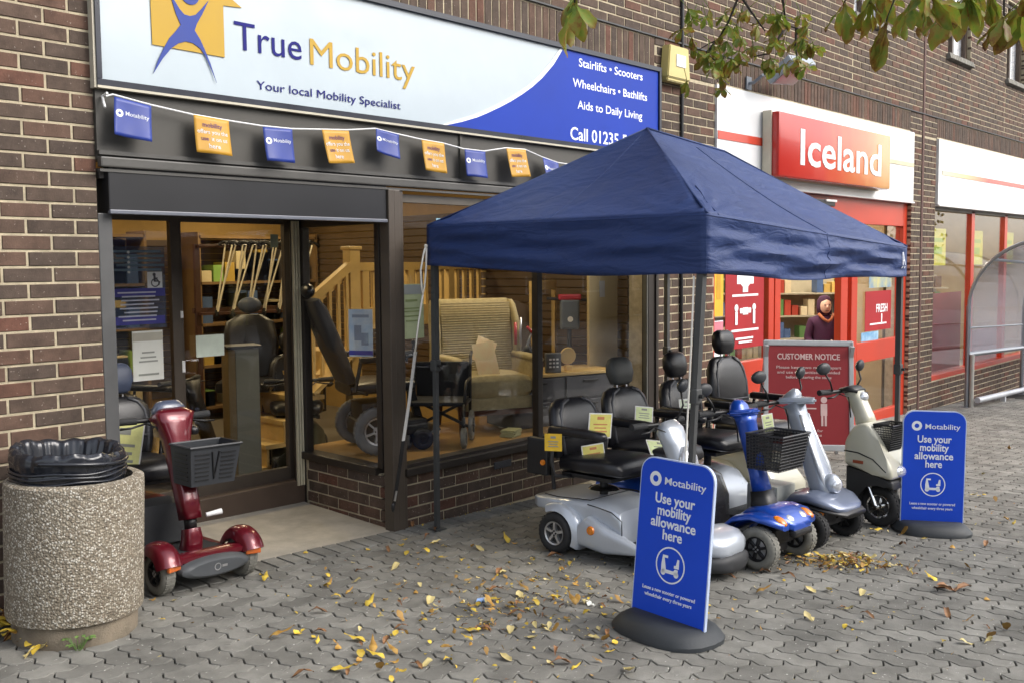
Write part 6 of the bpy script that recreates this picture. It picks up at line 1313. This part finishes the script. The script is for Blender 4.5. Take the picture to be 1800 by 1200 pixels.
# crutch rack
ck = thing('crutch_rack', 'wall rack hung with a dense row of silver crutches and walking sticks', 'rack', (2.75, 3.9, 0), radians(-8)); b = B(); b.tube([(-.1, 0, 1.83), (.95, 0, 1.83)], .02); b.box((.4, .06, 1.2), (1.1, .02, .05)); b.box((.4, -.02, 1.17), (1.0, .1, .025)); b.sq((-.1, .05, 0), (-.1, .05, 1.85), .05); b.sq((.95, .05, 0), (.95, .05, 1.85), .05); obj('frame', b, DKW, ck)
CR = mat('crutch_silver', (.74, .68, .52), .3, metal=.2, var=.1)
for i in range(18):
    x = -.02+.054*i; q = thing('crutch', ('silver walking stick hanging on the wall rack seen through the sliding door'), 'walking stick', (0, 0, 0), group='walking sticks on the wall rack'); q.matrix_world = ck.matrix_world @ Mx.Translation((x, -.06-.04*(i % 2), 0)) @ Mx.Translation((.17, 0, 1.84)) @ Mx.Rotation(radians(9+5*(i % 3)), 4, 'Y') @ Mx.Translation((-.17, 0, -1.84))
    b = B(); b.tube([(.17, 0, 1.15+.02*(i % 4)), (.17, 0, 1.84)], .009, 6); obj('shaft', b, CR, q); b = B(); b.tube([(.11, 0, 1.83), (.14, 0, 1.87), (.2, 0, 1.87), (.25, 0, 1.85)], .014, 6); obj('grip', b, BLACK, q, smooth=True); b = B(); b.cyl((.17, 0, 1.13), (.17, 0, 1.17), .014, n=8); obj('ferrule', b, BLACK, q)
# back shelves with boxes
rr = random.Random(5)
for si, (x, y, l, lab) in enumerate(((1.6, 5.0, 1.9, 'back wall shelf stacked with dark and cream boxes'), (3.9, 5.0, 1.5, 'back wall shelf stacked with boxes beyond the staircase'), (.9, 3.2, .9, 'shelf of blue folded goods behind the fixed door pane'))):
    t = thing('stock_shelf', lab, 'shelf', (x, y, 0), 0 if si < 2 else radians(20), group='stock shelves in the mobility shop'); b = B()
    for z in (.1, .55, 1.0, 1.45, 1.95): b.box((0, 0, z), (l, .4, .03))
    for xx in (-l/2, l/2): b.box((xx, 0, 1), (.03, .4, 2.0))
    obj('shelf', b, mat('shelf_brown', (.2, .12, .05), .5), t)
    for ci, m in enumerate((mat('box_cream', (.5, .42, .25), .6, rnd=.3, island=1), mat('box_dark', (.035, .03, .03), .5, rnd=.3, island=1), mat('box_blue', (.06, .1, .2), .5, rnd=.3, island=1), mat('box_gold', (.5, .33, .06), .5, rnd=.3, island=1), mat('box_green', (.2, .35, .08), .5, rnd=.3, island=1))):
        b = B()
        for z in (.115, .565, 1.015, 1.465):
            for k in range(int(l/.14)):
                if (rr.randint(0, 4) if si < 2 else rr.choice((1, 2, 2, 0, 2))) == ci: hh = rr.uniform(.12, .36); b.box((-l/2+.09+k*.14, -.05, z+hh/2), (.115, .25, hh))
        if len(b.bm.verts): o = obj('boxes', b, m, t); o['kind'] = 'stuff'
        else: b.bm.free()
# a second scooter and gold-trimmed goods deep in the shop
t = thing('indoor_scooter', 'dark mobility scooter with gold trim parked inside behind the sliding door', 'mobility scooter', (1.5, 2.3, -.04), radians(-60))
for s in (-1, 1): wheel(t, -.4, s*.22, .1, .07, TYREB, RIMS, 5); wheel(t, .4, s*.2, .1, .07, TYREB, RIMS, 5)
b = B(); b.sec([((-.55, 0, .22), (0, .2, 0), (0, 0, .1)), ((-.2, 0, .22), (0, .22, 0), (0, 0, .11)), ((0, 0, .12), (0, .22, 0), (0, 0, .04)), ((.3, 0, .13), (0, .22, 0), (0, 0, .05)), ((.5, 0, .2), (0, .22, 0), (0, 0, .1)), ((.6, 0, .18), (0, .12, 0), (0, 0, .06))], 24, 4); obj('body', b, mat('paint_gold', (.45, .27, .03), .3, metal=.3, coat=.6), t, smooth=50)
tiller(t, [((.36, 0, .25), V((0, .05, 0)), V((.05, 0, .01))), ((.2, 0, .7), V((0, .06, 0)), V((.05, 0, .01))), ((.17, 0, .8), V((0, .1, 0)), V((.06, 0, .01)))], BLACK); handle(t, (.14, 0, .8), .25); seat(t, -.32, .45, .42, .36)
t = thing('indoor_scooter', 'silver-wheeled dark scooter inside next to the brush-striped jamb', 'mobility scooter', (2.3, 1.75, -.04), radians(-120))
for s in (-1, 1): wheel(t, -.4, s*.22, .13, .07, TYREB, RIMS, 7); wheel(t, .4, s*.2, .12, .07, TYREB, RIMS, 7)
b = B(); b.sec([((-.55, 0, .25), (0, .2, 0), (0, 0, .12)), ((-.2, 0, .25), (0, .22, 0), (0, 0, .12)), ((0, 0, .14), (0, .22, 0), (0, 0, .04)), ((.3, 0, .14), (0, .22, 0), (0, 0, .05)), ((.55, 0, .2), (0, .2, 0), (0, 0, .1))], 24, 4); obj('body', b, mat('paint_dark_olive', (.05, .05, .03), .3, coat=.6), t, smooth=50)
tiller(t, [((.36, 0, .25), V((0, .05, 0)), V((.05, 0, .01))), ((.2, 0, .75), V((0, .06, 0)), V((.05, 0, .01)))], DKGREY); handle(t, (.16, 0, .78), .25); seat(t, -.32, .47, .42, .4)

# ---------------------------------------------------------------- horse chestnut tree: trunk beside the street, boughs over the frame
tr = thing('horse_chestnut_tree', 'horse chestnut with drooping branches of browning green leaves hanging over the supermarket fascia', 'tree', (5.4, -6.6, gz(5.4)))
T0 = V((5.4, -6.6, gz(5.4))); BARK = mat('bark', (.035, .028, .02), .9, var=.3, scale=14, bump=.7, bscale=40); TWIG = mat('twig_dark', (.022, .017, .012), .8, var=.2)
b = B(); b.tube([(0, 0, -.1), (.02, .03, .6), (.0, .1, 1.8), (-.08, .22, 3.0), (-.1, .3, 4.4), (-.05, .35, 6.2)], [.3, .24, .21, .18, .14, .07], 14); obj('trunk', b, BARK, tr, smooth=True)
def W2(p): return V(p)-T0
limbs = [[(5.32, -6.35, 3.0), (4.6, -5.4, 4.0), (3.9, -4.0, 4.4), (3.2, -2.9, 4.1), (2.85, -2.2, 3.5), (2.68, -1.95, 3.12)],
         [(5.3, -6.3, 3.4), (4.5, -5.6, 4.2), (3.2, -4.6, 4.0), (2.2, -3.8, 3.3), (1.6, -3.4, 2.85)],
         [(5.32, -6.3, 3.2), (4.4, -5.3, 3.9), (3.3, -4.5, 3.6), (2.4, -4.0, 3.05), (1.75, -3.75, 2.65)]]
for l in limbs: b = B(); n = len(l); b.tube([W2(p) for p in l], [.075*(1-i/(n-.4))+.006 for i in range(n)], 8); obj('limb', b, BARK, tr, smooth=True)
def leaf_mat():
    m = bpy.data.materials.new('chestnut_leaf'); m.use_nodes = True; t = m.node_tree; L = t.links; b = t.nodes['Principled BSDF']
    tc = node(t, 'ShaderNodeTexCoord'); oi = node(t, 'ShaderNodeObjectInfo'); ad = node(t, 'ShaderNodeVectorMath', operation='ADD'); L.new(tc.outputs['Object'], ad.inputs[0]); L.new(oi.outputs['Location'], ad.inputs[1])
    n = node(t, 'ShaderNodeTexNoise', Scale=22, Detail=4, Roughness=.65); L.new(ad.outputs[0], n.inputs['Vector'])
    at = node(t, 'ShaderNodeAttribute', attribute_name='tip'); ma = node(t, 'ShaderNodeMath', operation='MULTIPLY_ADD'); L.new(at.outputs['Fac'], ma.inputs[0]); ma.inputs[1].default_value = .17; L.new(n.outputs['Fac'], ma.inputs[2])
    rr_ = node(t, 'ShaderNodeMath', operation='MULTIPLY_ADD'); L.new(oi.outputs['Random'], rr_.inputs[0]); rr_.inputs[1].default_value = .12; L.new(ma.outputs[0], rr_.inputs[2])
    r = node(t, 'ShaderNodeValToRGB'); e = r.color_ramp.elements; e[0].position = .38; e[0].color = (.1, .17, .02, 1); e[1].position = .97; e[1].color = (.09, .035, .012, 1)
    for p, c in ((.56, (.2, .27, .035)), (.68, (.28, .24, .035)), (.78, (.27, .14, .025)), (.87, (.13, .055, .016))): q = e.new(p); q.color = c+(1,)
    L.new(rr_.outputs[0], r.inputs[0]); L.new(r.outputs[0], b.inputs['Base Color']); b.inputs['Roughness'].default_value = .5
    tl = node(t, 'ShaderNodeBsdfTranslucent'); L.new(r.outputs[0], tl.inputs[0]); mx = node(t, 'ShaderNodeMixShader'); mx.inputs[0].default_value = .4; L.new(b.outputs[0], mx.inputs[1]); L.new(tl.outputs[0], mx.inputs[2]); L.new(mx.outputs[0], t.nodes['Material Output'].inputs[0]); return m
LEAF = leaf_mat()
def leaflet(b, M, l, w_, curl, tips, fold=.25):
    lay_ = b.bm.verts.layers.float.get('tip') or b.bm.verts.layers.float.new('tip')
    ks = [(0, .06), (.2, .3), (.45, .72), (.66, 1.0), (.82, .9), (.93, .5), (1, .06)]
    rows = []
    for t, q in ks:
        z = -curl*t*t*l; rows.append([M @ V((t*l, s*q*w_/2, z+abs(s)*fold*q*w_*.5+(.006*sin(t*14+s*2) if abs(s) == 1 else 0)*l/.15)) for s in (-1, -.5, 0, .5, 1)])
    bv = [[b.bm.verts.new(p) for p in r] for r in rows]
    for i, r in enumerate(bv):
        for j, v in enumerate(r): v[lay_] = max(0, ks[i][0]-.45)*1.3+(.35 if j in (0, 4) else 0)+tips
    for i in range(len(bv)-1):
        for j in range(4): b.bm.faces.new((bv[i][j], bv[i+1][j], bv[i+1][j+1], bv[i][j+1]))
def palm_leaf(seed, n=5, l=.15, droop=1.0):
    r = random.Random(seed); b = B(); b.bm.verts.layers.float.new('tip')
    for i in range(n):
        a = radians(-115+230*i/(n-1))+r.uniform(-.15, .15); ll = l*(1-.3*abs(i-(n-1)/2)/(n/2))*r.uniform(.85, 1.1); dr = droop*r.uniform(.75, 1.25)
        M = Mx.Rotation(a, 4, 'Z') @ Mx.Rotation(dr, 4, 'Y') @ Mx.Rotation(r.uniform(-.5, .5), 4, 'X'); leaflet(b, M, ll, ll*(.36 if l > .12 else .44), r.uniform(-.1, .35), r.uniform(-.1, .35))
    b.tube([(-.002, 0, 0), (-.02, 0, .03), (-.05, 0, .07)], .0022, 4)
    me = b.mesh('leaf', LEAF, True); return me
PL = [palm_leaf(i, 5 if i % 2 else 6, .15, .9+.12*(i % 4)) for i in range(8)]
PS = [palm_leaf(20+i, 5, .1, .6+.2*(i % 4)) for i in range(6)]
lr = random.Random(21)
def put_leaf(p, me, sc_=1, rz=None, tilt=0): 
    M = Mx.Translation(W2(p)) @ Mx.Rotation(lr.uniform(0, 6.28) if rz is None else rz, 4, 'Z') @ Mx.Rotation(lr.uniform(-.5, .5)+tilt, 4, 'Y') @ Mx.Rotation(lr.uniform(-.4, .4), 4, 'X') @ Mx.Scale(sc_*lr.uniform(.85, 1.15), 4); return link('leaf', me, tr, M=M)
# twigs and leaves: the far spray hangs about 5 m from the camera, the near ones about 3.5 m
FAR = [(2.45, -1.796, 2.859), (2.543, -1.773, 2.772), (2.659, -1.754, 2.87), (2.781, -1.733, 3.051), (2.858, -1.714, 2.748), (2.569, -1.934, 2.751), (2.677, -1.904, 2.879), (2.786, -1.894, 2.821), (2.914, -1.893, 2.872), (3.001, -1.863, 2.779), (2.716, -2.09, 2.749), (2.816, -2.051, 2.877), (2.949, -2.048, 3.008), (3.035, -2.022, 2.871), (3.137, -2.005, 2.81), (2.837, -2.208, 2.854), (2.931, -2.189, 2.72), (3.044, -2.153, 2.96), (3.146, -2.138, 2.885), (2.939, -1.768, 3.073), (2.479, -1.849, 2.645), (2.621, -1.869, 2.631), (2.78, -1.899, 2.71), (2.9, -1.863, 3.017), (3.029, -1.863, 3.072), (2.821, -2.182, 2.946), (2.595, -1.83, 2.74), (2.737, -1.853, 2.711), (3.018, -1.995, 2.951), (3.218, -2.087, 2.841), (2.836, -2.227, 2.656), (2.524, -1.729, 3.005)]
NEAR = [(0.591, -2.517, 2.537), (1.528, -3.065, 2.61), (1.495, -3.177, 2.593), (1.429, -3.264, 2.488), (1.594, -3.284, 2.581), (1.548, -3.382, 2.574), (1.95, -3.215, 2.661), (1.815, -3.37, 2.607), (1.632, -3.47, 2.583), (1.608, -3.601, 2.479), (1.651, -3.643, 2.514), (1.797, -3.495, 2.62), (1.945, -3.057, 2.724)]
TW = [[(2.806, -2.018, 3.246), (2.758, -1.908, 3.107), (2.706, -1.869, 2.951), (2.707, -1.805, 2.869), (2.668, -1.767, 2.844), (2.623, -1.722, 2.807)], [(2.87, -2.086, 3.246), (2.919, -2.083, 3.073), (2.971, -2.078, 2.945), (3.01, -2.12, 2.928), (3.062, -2.179, 2.89)], [(2.707, -1.805, 2.869), (2.637, -1.768, 2.786), (2.682, -1.821, 2.739)], [(2.971, -2.078, 2.945), (2.911, -2.052, 2.846), (2.847, -2.036, 2.777), (2.792, -1.979, 2.762)], [(3.01, -2.12, 2.928), (2.999, -2.12, 2.818), (3.008, -2.141, 2.707)], [(2.758, -1.908, 3.107), (2.75, -1.983, 2.999), (2.797, -2.044, 2.89)]]
TN = [[(1.713, -3.234, 2.876), (1.517, -3.272, 2.619), (1.429, -3.264, 2.488)], [(1.713, -3.234, 2.876), (1.762, -3.303, 2.704), (1.787, -3.338, 2.618)], [(1.728, -3.55, 2.805), (1.67, -3.581, 2.608), (1.608, -3.601, 2.479)], [(1.565, -3.077, 2.878), (1.541, -3.069, 2.707), (1.528, -3.065, 2.61)], [(0.632, -2.535, 2.783), (0.603, -2.52, 2.626), (0.591, -2.517, 2.537)]]

b = B()
for l in TW: n = len(l); b.tube([W2(p) for p in l], [.009*(1-i/(n+.5)) for i in range(n)], 5)
for l in TN: n = len(l); b.tube([W2(p) for p in l], [.007*(1-i/(n+.5)) for i in range(n)], 5)
b.tube([W2(p) for p in ((2.68, -1.95, 3.12), (2.8, -2.0, 3.2), (2.806, -2.018, 3.246))], .012, 6); b.tube([W2(p) for p in ((2.85, -2.2, 3.5), (2.87, -2.086, 3.246))], .012, 6)
b.tube([W2(p) for p in ((1.6, -3.4, 2.85), (1.713, -3.234, 2.876), (1.565, -3.077, 2.878))], .009, 6); b.tube([W2(p) for p in ((1.75, -3.75, 2.65), (1.728, -3.55, 2.805))], .009, 6)
b.tube([W2(p) for p in ((2.2, -3.8, 3.3), (1.4, -3.2, 3.2), (.8, -2.7, 2.95), (.632, -2.535, 2.783))], .01, 6)
obj('twig', b, TWIG, tr, smooth=True)
for i, p in enumerate(FAR):
    for k in range(2): put_leaf((p[0]+lr.uniform(-.06, .06), p[1]+lr.uniform(-.08, .08), p[2]+lr.uniform(-.05, .05)+.01), PS[(i+k*3) % 6], .95)
for i, p in enumerate(NEAR):
    p = (p[0], p[1], p[2]-.005); put_leaf(p, PL[i % 8], 1.1)
    if i % 2: continue
    put_leaf((p[0]+lr.uniform(-.06, .06), p[1]+lr.uniform(-.06, .06), p[2]+.05), PL[(i+3) % 8], .9)
# more of the crown above the frame, on the limbs
for l in limbs:
    for j in range(1, len(l)-1):
        a, c = V(l[j]), V(l[j+1])
        for k in range(10): q = a.lerp(c, lr.random()); put_leaf((q.x+lr.uniform(-.35, .35), q.y+lr.uniform(-.35, .35), max(q.z+lr.uniform(.05, .5), 3.55)), PL[lr.randint(0, 7)], 1.2)

# ---------------------------------------------------------------- fallen leaves
def fallen_mat(name, c, c2):
    return mat(name, c, .6, c2=c2, scale=28, rnd=.35, island=1)
FM = [fallen_mat('fallen_yellow', (.5, .32, .025), (.7, .52, .07)), fallen_mat('fallen_ochre', (.3, .15, .025), (.5, .3, .07)), fallen_mat('fallen_brown', (.13, .05, .018), (.3, .15, .06)), fallen_mat('fallen_pale', (.5, .4, .15), (.66, .55, .26))]
def dry_leaf(seed, l, w_, m):
    r = random.Random(seed); b = B(); b.bm.verts.layers.float.new('tip'); M = Mx.Rotation(r.uniform(-.2, .1), 4, 'Y'); leaflet(b, M, l, w_, r.uniform(-.5, .4), 0, r.uniform(-.5, .9))
    for v in b.bm.verts: v.co.z += .006*sin(v.co.x*90+seed)+.004
    zmin = min(v.co.z for v in b.bm.verts)
    for v in b.bm.verts: v.co.z += -zmin+.0015
    return b.mesh('fallen_leaf', m, True)
DL = [dry_leaf(i, (.04, .06, .085, .035, .05, .075)[i % 6], (.026, .03, .03, .024, .032, .022)[i % 6], FM[(0, 3, 1, 0, 1, 2, 0, 3, 0, 1, 3, 2)[i % 12]]) for i in range(12)]
SPOTS = [(1.08,-0.09),(0.69,-0.24),(0.69,-0.31),(0.95,-0.7),(0.82,-0.7),(0.72,-0.84),(1.08,-0.88),(1.05,-0.95),(0.87,-0.99),(1.23,-0.68),(1.3,-1.09),(1.06,-1.08),(1.0,-1.24),(0.92,-1.33),(0.51,-0.95),(0.34,-1.15),(0.38,-1.16),(0.29,-1.16),(0.43,-1.33),(0.77,-1.34),(0.73,-1.41),(0.65,-1.43),(0.6,-1.44),(0.82,-1.44),(0.34,-1.42),(0.38,-1.5),(0.39,-1.54),(0.47,-1.48),(0.49,-1.55),(0.33,-1.59),(0.24,-1.66),(0.12,-1.55),(0.35,-1.68),(0.41,-1.67),(0.47,-1.73),(0.46,-1.79),(0.38,-1.74),(0.57,-1.82),(0.65,-1.8),(0.84,-1.63),(1.68,-0.24),(1.58,-0.31),(1.52,-0.49),(1.6,-0.52),(1.74,-0.53),(1.82,-0.44),(1.94,-0.25),(1.79,-0.32),(1.99,0.03),(1.48,-0.32),(1.4,-0.29),(1.61,-0.84),(1.88,-0.67),(2.17,-0.63),(2.11,-0.75),(1.92,-1.08),(1.84,-1.15),(1.68,-1.09),(1.59,-1.16),(1.79,-1.46),(2.07,-1.25),(2.0,-1.22),(2.12,-1.16),(1.4,-1.29),(1.44,-1.33),(1.5,-1.37),(1.27,-1.48),(1.22,-1.49),(1.19,-1.41),(1.39,-1.5),(1.4,-1.57),(1.48,-1.6),(1.57,-1.58),(1.54,-1.68),(1.52,-1.74),(1.53,-1.79),(1.48,-1.87),(1.51,-1.91),(1.22,-1.59),(1.23,-1.68),(1.2,-1.81),(1.15,-1.9),(1.03,-1.6),(0.95,-1.72),(1.0,-1.79),(1.02,-1.86),(0.78,-1.93),(0.95,-2.1),(0.85,-2.16),(1.2,-2.06),(1.24,-2.12),(1.36,-2.06),(1.24,-2.21),(1.71,-1.9),(1.05,-2.38),(1.71,-1.69),(0.92,-0.51),(3.94,-2.2),(4.05,-2.34),(4.11,-2.44),(3.79,-2.49),(3.95,-2.7),(2.66,-2.33),(2.57,-2.42),(2.67,-2.52),(2.67,-2.68),(2.11,-2.14),(1.94,-2.25),(2.13,-2.68),(2.4,-2.7),(2.39,-2.8),(2.2,-2.82),(2.75,-3.06),(2.66,-3.18),(2.69,-3.36),(3.06,-3.18),(2.28,-3.22),(2.38,-3.32),(2.51,-3.33),(3.61,-2.92),(3.27,-2.78),(2.39,-2.33),(2.46,-2.09),(2.63,-2.11),(2.99,-2.22),(6.66,-2.04),(5.67,-2.24),(5.59,-2.47),(5.76,-2.32),(4.9,-2.72),(4.24,-2.81),(8.24,-1.81),(0.07,-0.25)]

fr_ = random.Random(3)
def lay_leaf(x, y, me, sc_=1, z=0, lab=None, grp='leaves fallen on the block paving'):
    o = link('fallen_leaf', me, M=Mx.Translation((x, y, gz(x)+TOP+z)) @ TILT @ Mx.Rotation(fr_.uniform(0, 6.28), 4, 'Z') @ Mx.Rotation(fr_.uniform(-.12, .12), 4, 'Y') @ Mx.Scale(sc_, 4)); 
    if lab is None:
        c = ('bright yellow', 'ochre', 'dark brown', 'pale straw-coloured')[FM.index(me.materials[0])]
        zs = ((-.3, -.5, 'beside the litter bin'), (.9, -.2, 'before the concrete doorway step'), (1.9, -.4, 'at the foot of the canopy by the shop window'), (2.3, -1.1, 'beside the silver scooter'), (1.5, -2.2, 'round the base of the front pavement sign'), (3.2, -2.4, 'near the swept leaf heap'), (4.4, -2.5, 'near the farther pavement sign'), (.5, -1.5, 'on the open paving in front of the doorway'), (1.3, -1.3, 'on the open paving midway between doorway and front sign'), (2.5, -3.2, 'on the open paving beyond the front sign'), (7, -2.5, 'far along the paving towards the trolley shelter'))
        lab = '%s dry leaf lying %s' % (c, min(zs, key=lambda q: (q[0]-x)**2+(q[1]-y)**2)[2])
    return tag(o, lab, 'fallen leaf', grp)
for i, (x, y) in enumerate(SPOTS):
    lay_leaf(x, y, DL[fr_.randint(0, 11)], fr_.uniform(.9, 1.4))
    if i % 3 == 0: lay_leaf(x+fr_.uniform(-.09, .09), y+fr_.uniform(-.09, .09), DL[fr_.randint(0, 11)], fr_.uniform(.5, .9), .003)
for i in range(60):
    x, y = fr_.uniform(-.2, 8), fr_.uniform(-4, -.3)
    if fr_.random() < .5: x = fr_.uniform(.2, 2.2); y = fr_.uniform(-2.4, -.4)
    lay_leaf(x, y, DL[fr_.randint(0, 11)], fr_.uniform(.35, .7))
def heap(name, label, n, gen, sc_=(.5, .9)):
    b = B(); mats = FM; fc = []
    for i in range(n):
        x, y, z = gen(); me = DL[fr_.randint(0, 11)]; M = Mx.Translation((x, y, gz(x)+TOP+z)) @ Mx.Rotation(fr_.uniform(0, 6.28), 4, 'Z') @ Mx.Rotation(fr_.uniform(-.6, .6), 4, 'Y') @ Mx.Rotation(fr_.uniform(-.5, .5), 4, 'X') @ Mx.Scale(fr_.uniform(*sc_), 4)
        k = FM.index(me.materials[0]); nf = len(b.bm.faces); b.add([v.co for v in me.vertices], [tuple(p.vertices) for p in me.polygons], M)
        fc.append((nf, len(b.bm.faces), k))
    b.bm.faces.ensure_lookup_table()
    for a, c, k in fc:
        for i in range(a, c): b.bm.faces[i].material_index = k
    o = obj(name, b, FM, smooth=True); return tag(o, label, 'leaf heap', kind='stuff')
def g_pile():
    a = fr_.gauss(0, .16); c = fr_.gauss(0, .075); q = max(0, .035-.1*abs(a)-.2*abs(c)); return (3.2+a*.72+c*.7, -2.37-a*.7+c*.7, fr_.uniform(0, q+.004))
heap('fallen_leaves', 'loose heap of yellow leaves swept together before the blue and silver-grey scooters', 230, g_pile, (.45, .9))
def g_bin(): t = fr_.random(); return (-.62+.12*t+fr_.gauss(0, .035), -.05-.5*t+fr_.gauss(0, .035), fr_.uniform(0, .02))
heap('fallen_leaves', 'brown leaves caught between the litter bin and the brick wall', 90, g_bin, (.9, 1.6))
def g_wall(): x = fr_.uniform(1.9, 4.4); return (x, -.02-abs(fr_.gauss(0, .025)), fr_.uniform(0, .004))
heap('leaf_litter', 'thin line of leaf crumbs along the foot of the brick stall riser', 70, g_wall, (.15, .4))
def g_mid(): return (fr_.gauss(1.3, .34), fr_.gauss(-1.55, .3), fr_.uniform(0, .006))
heap('leaf_litter', 'crumbled leaf bits scattered round the middle of the paving', 330, g_mid, (.2, .75))
def g_all(): return (fr_.uniform(-.3, 6.5), fr_.uniform(-3.9, -.3), fr_.uniform(0, .003))
heap('leaf_litter', 'fine leaf crumbs strewn thinly over the whole paving', 420, g_all, (.12, .4))
# one big brown chestnut leaf
bl = thing('chestnut_leaf', 'large curled brown chestnut leaf lying alone on the open paving', 'fallen leaf', (3.1, -3.0, TOP+.004), radians(40), ground=True)
for i, a in enumerate((-60, -15, 40, 95)):
    b = B(); b.bm.verts.layers.float.new('tip'); leaflet(b, Mx.Rotation(radians(a), 4, 'Z') @ Mx.Rotation(radians((-25, -6, -10, -38)[i]), 4, 'Y'), (.12, .13, .12, .1)[i], .05, .35, 0, .6); obj('leaflet', b, FM[2], bl, smooth=True)
# weed at the foot of the bin
wd = thing('weed', 'small green weed sprouting at the foot of the litter bin', 'weed', (-.43, -.645, TOP), 0, ground=True); b = B(); b.bm.verts.layers.float.new('tip')
for i in range(16):
    a = i*2.4; l = .03+.05*(i % 4)/3; p = V((.012*cos(a), .012*sin(a), .004)); q = p+V((cos(a)*l*.55, sin(a)*l*.55, l)); b.tube([p, q], .0014, 4); leaflet(b, Mx.Translation(q) @ Mx.Rotation(a, 4, 'Z') @ Mx.Rotation(-.3, 4, 'Y'), .03, .017, .3, 0)
obj('leaves', b, mat('weed_green', (.07, .16, .03), .6, c2=(.16, .25, .06), scale=30), wd)
t = thing('wrapper', 'scrap of pale blue plastic wrapper among the fallen leaves', 'litter', (1.19, -1.42, TOP+.004), .4, ground=True); b = B(); b.sheet(lambda u, v: (.06*u, .035*v, .008*sin(u*7+v*4)+.008), 6, 5, .0008); obj('film', b, mat('wrapper_blue', (.25, .4, .7), .35), t)
t = thing('wrapper', 'scrap of white paper lying by the base of the pavement sign', 'litter', (1.56, -1.83, TOP+.002), .9, ground=True); b = B(); b.sheet(lambda u, v: (.07*u, .03*v, .006*sin(u*6+v*3)+.007), 6, 5, .0008); obj('film', b, PAP, t)

# ---------------------------------------------------------------- across the street, seen only as reflections in the shop glass
op = thing('unseen_terrace', 'plain brick terrace across the street added unseen to darken the shop window reflections', 'building', (16, -24, gz(16)))  # unseen from the camera; added to block low sky and darken the panes
b = B(); b.box((0, -3, 3.2), (56, 6, 7.4)); obj('wall', b, mat('terrace_brick', (.13, .085, .06), .9, var=.25, scale=3), op)
b = B(); b.prism([(-3.3, 0), (3.3, 0), (0, 2.6)], 56.6, Mx.Translation((-28.3, -3, 6.9)) @ Mx(((0, 0, 1, 0), (1, 0, 0, 0), (0, 1, 0, 0), (0, 0, 0, 1)))); obj('roof', b, mat('terrace_slate', (.06, .06, .065), .8, var=.2), op)
for i in range(14):
    for z in (1.5, 4.6):
        b = B(); b.box((-26+4*i, .02, z), (1.3, .06, 1.5)); wn = obj('window', b, WHITE, op); b = B(); b.box((-26+4*i, .055, z), (1.15, .02, 1.35)); obj('pane', b, mat('terrace_glass', (.05, .06, .07), .08, coat=.5), wn)
tl = random.Random(9)
TLF = [mat('street_leaf_'+n, c, .6, rnd=.4, island=1) for n, c in (('green', (.07, .12, .02)), ('yellow', (.3, .25, .03)))]
for i, (x, y, h, lab) in enumerate(((9, -14, 6.5, 'green-yellow street tree mirrored in the doorway glass'), (20, -15, 7.5, 'tall yellowing street tree mirrored in the display window'), (33, -13, 7, 'yellow-green street tree mirrored in the far supermarket windows'), (47, -15, 8, 'farthest street tree mirrored in the far supermarket windows'))):
    t = thing('street_tree', lab, 'tree', (x, y, gz(x)), group='street trees across the road')
    b = B(); b.tube([(0, 0, -.1), (.05, 0, h*.35), (0, .1, h*.6), (.1, 0, h*.9)], [.22, .16, .1, .03], 10)
    for k in range(7): a = k*.9; b.tube([(0, 0, h*(.35+.05*k)), (cos(a)*h*.16, sin(a)*h*.16, h*(.5+.05*k)), (cos(a)*h*.28, sin(a)*h*.28, h*(.58+.05*k))], [.07, .04, .015], 6)
    obj('trunk', b, BARK, t)
    for m in TLF:
        vs, fs = [], []
        for c in range(26):
            a, r_, z = tl.uniform(0, 6.28), h*.3*sqrt(tl.random()), h*tl.uniform(.42, 1.0); r_ *= 1-.5*abs(z/h-.65)
            for k in range(34):
                p = V((cos(a)*r_+tl.gauss(0, .4), sin(a)*r_+tl.gauss(0, .4), z+tl.gauss(0, .35))); u = V((tl.gauss(0, 1), tl.gauss(0, 1), tl.gauss(0, 1))).normalized()*.12; w2 = u.orthogonal().normalized()*.09; n0 = len(vs); vs += [p-u, p+w2, p+u, p-w2]; fs.append((n0, n0+1, n0+2, n0+3))
        me = bpy.data.meshes.new('crown'); me.from_pydata(vs, [], fs); me.materials.append(m); link('crown', me, t)
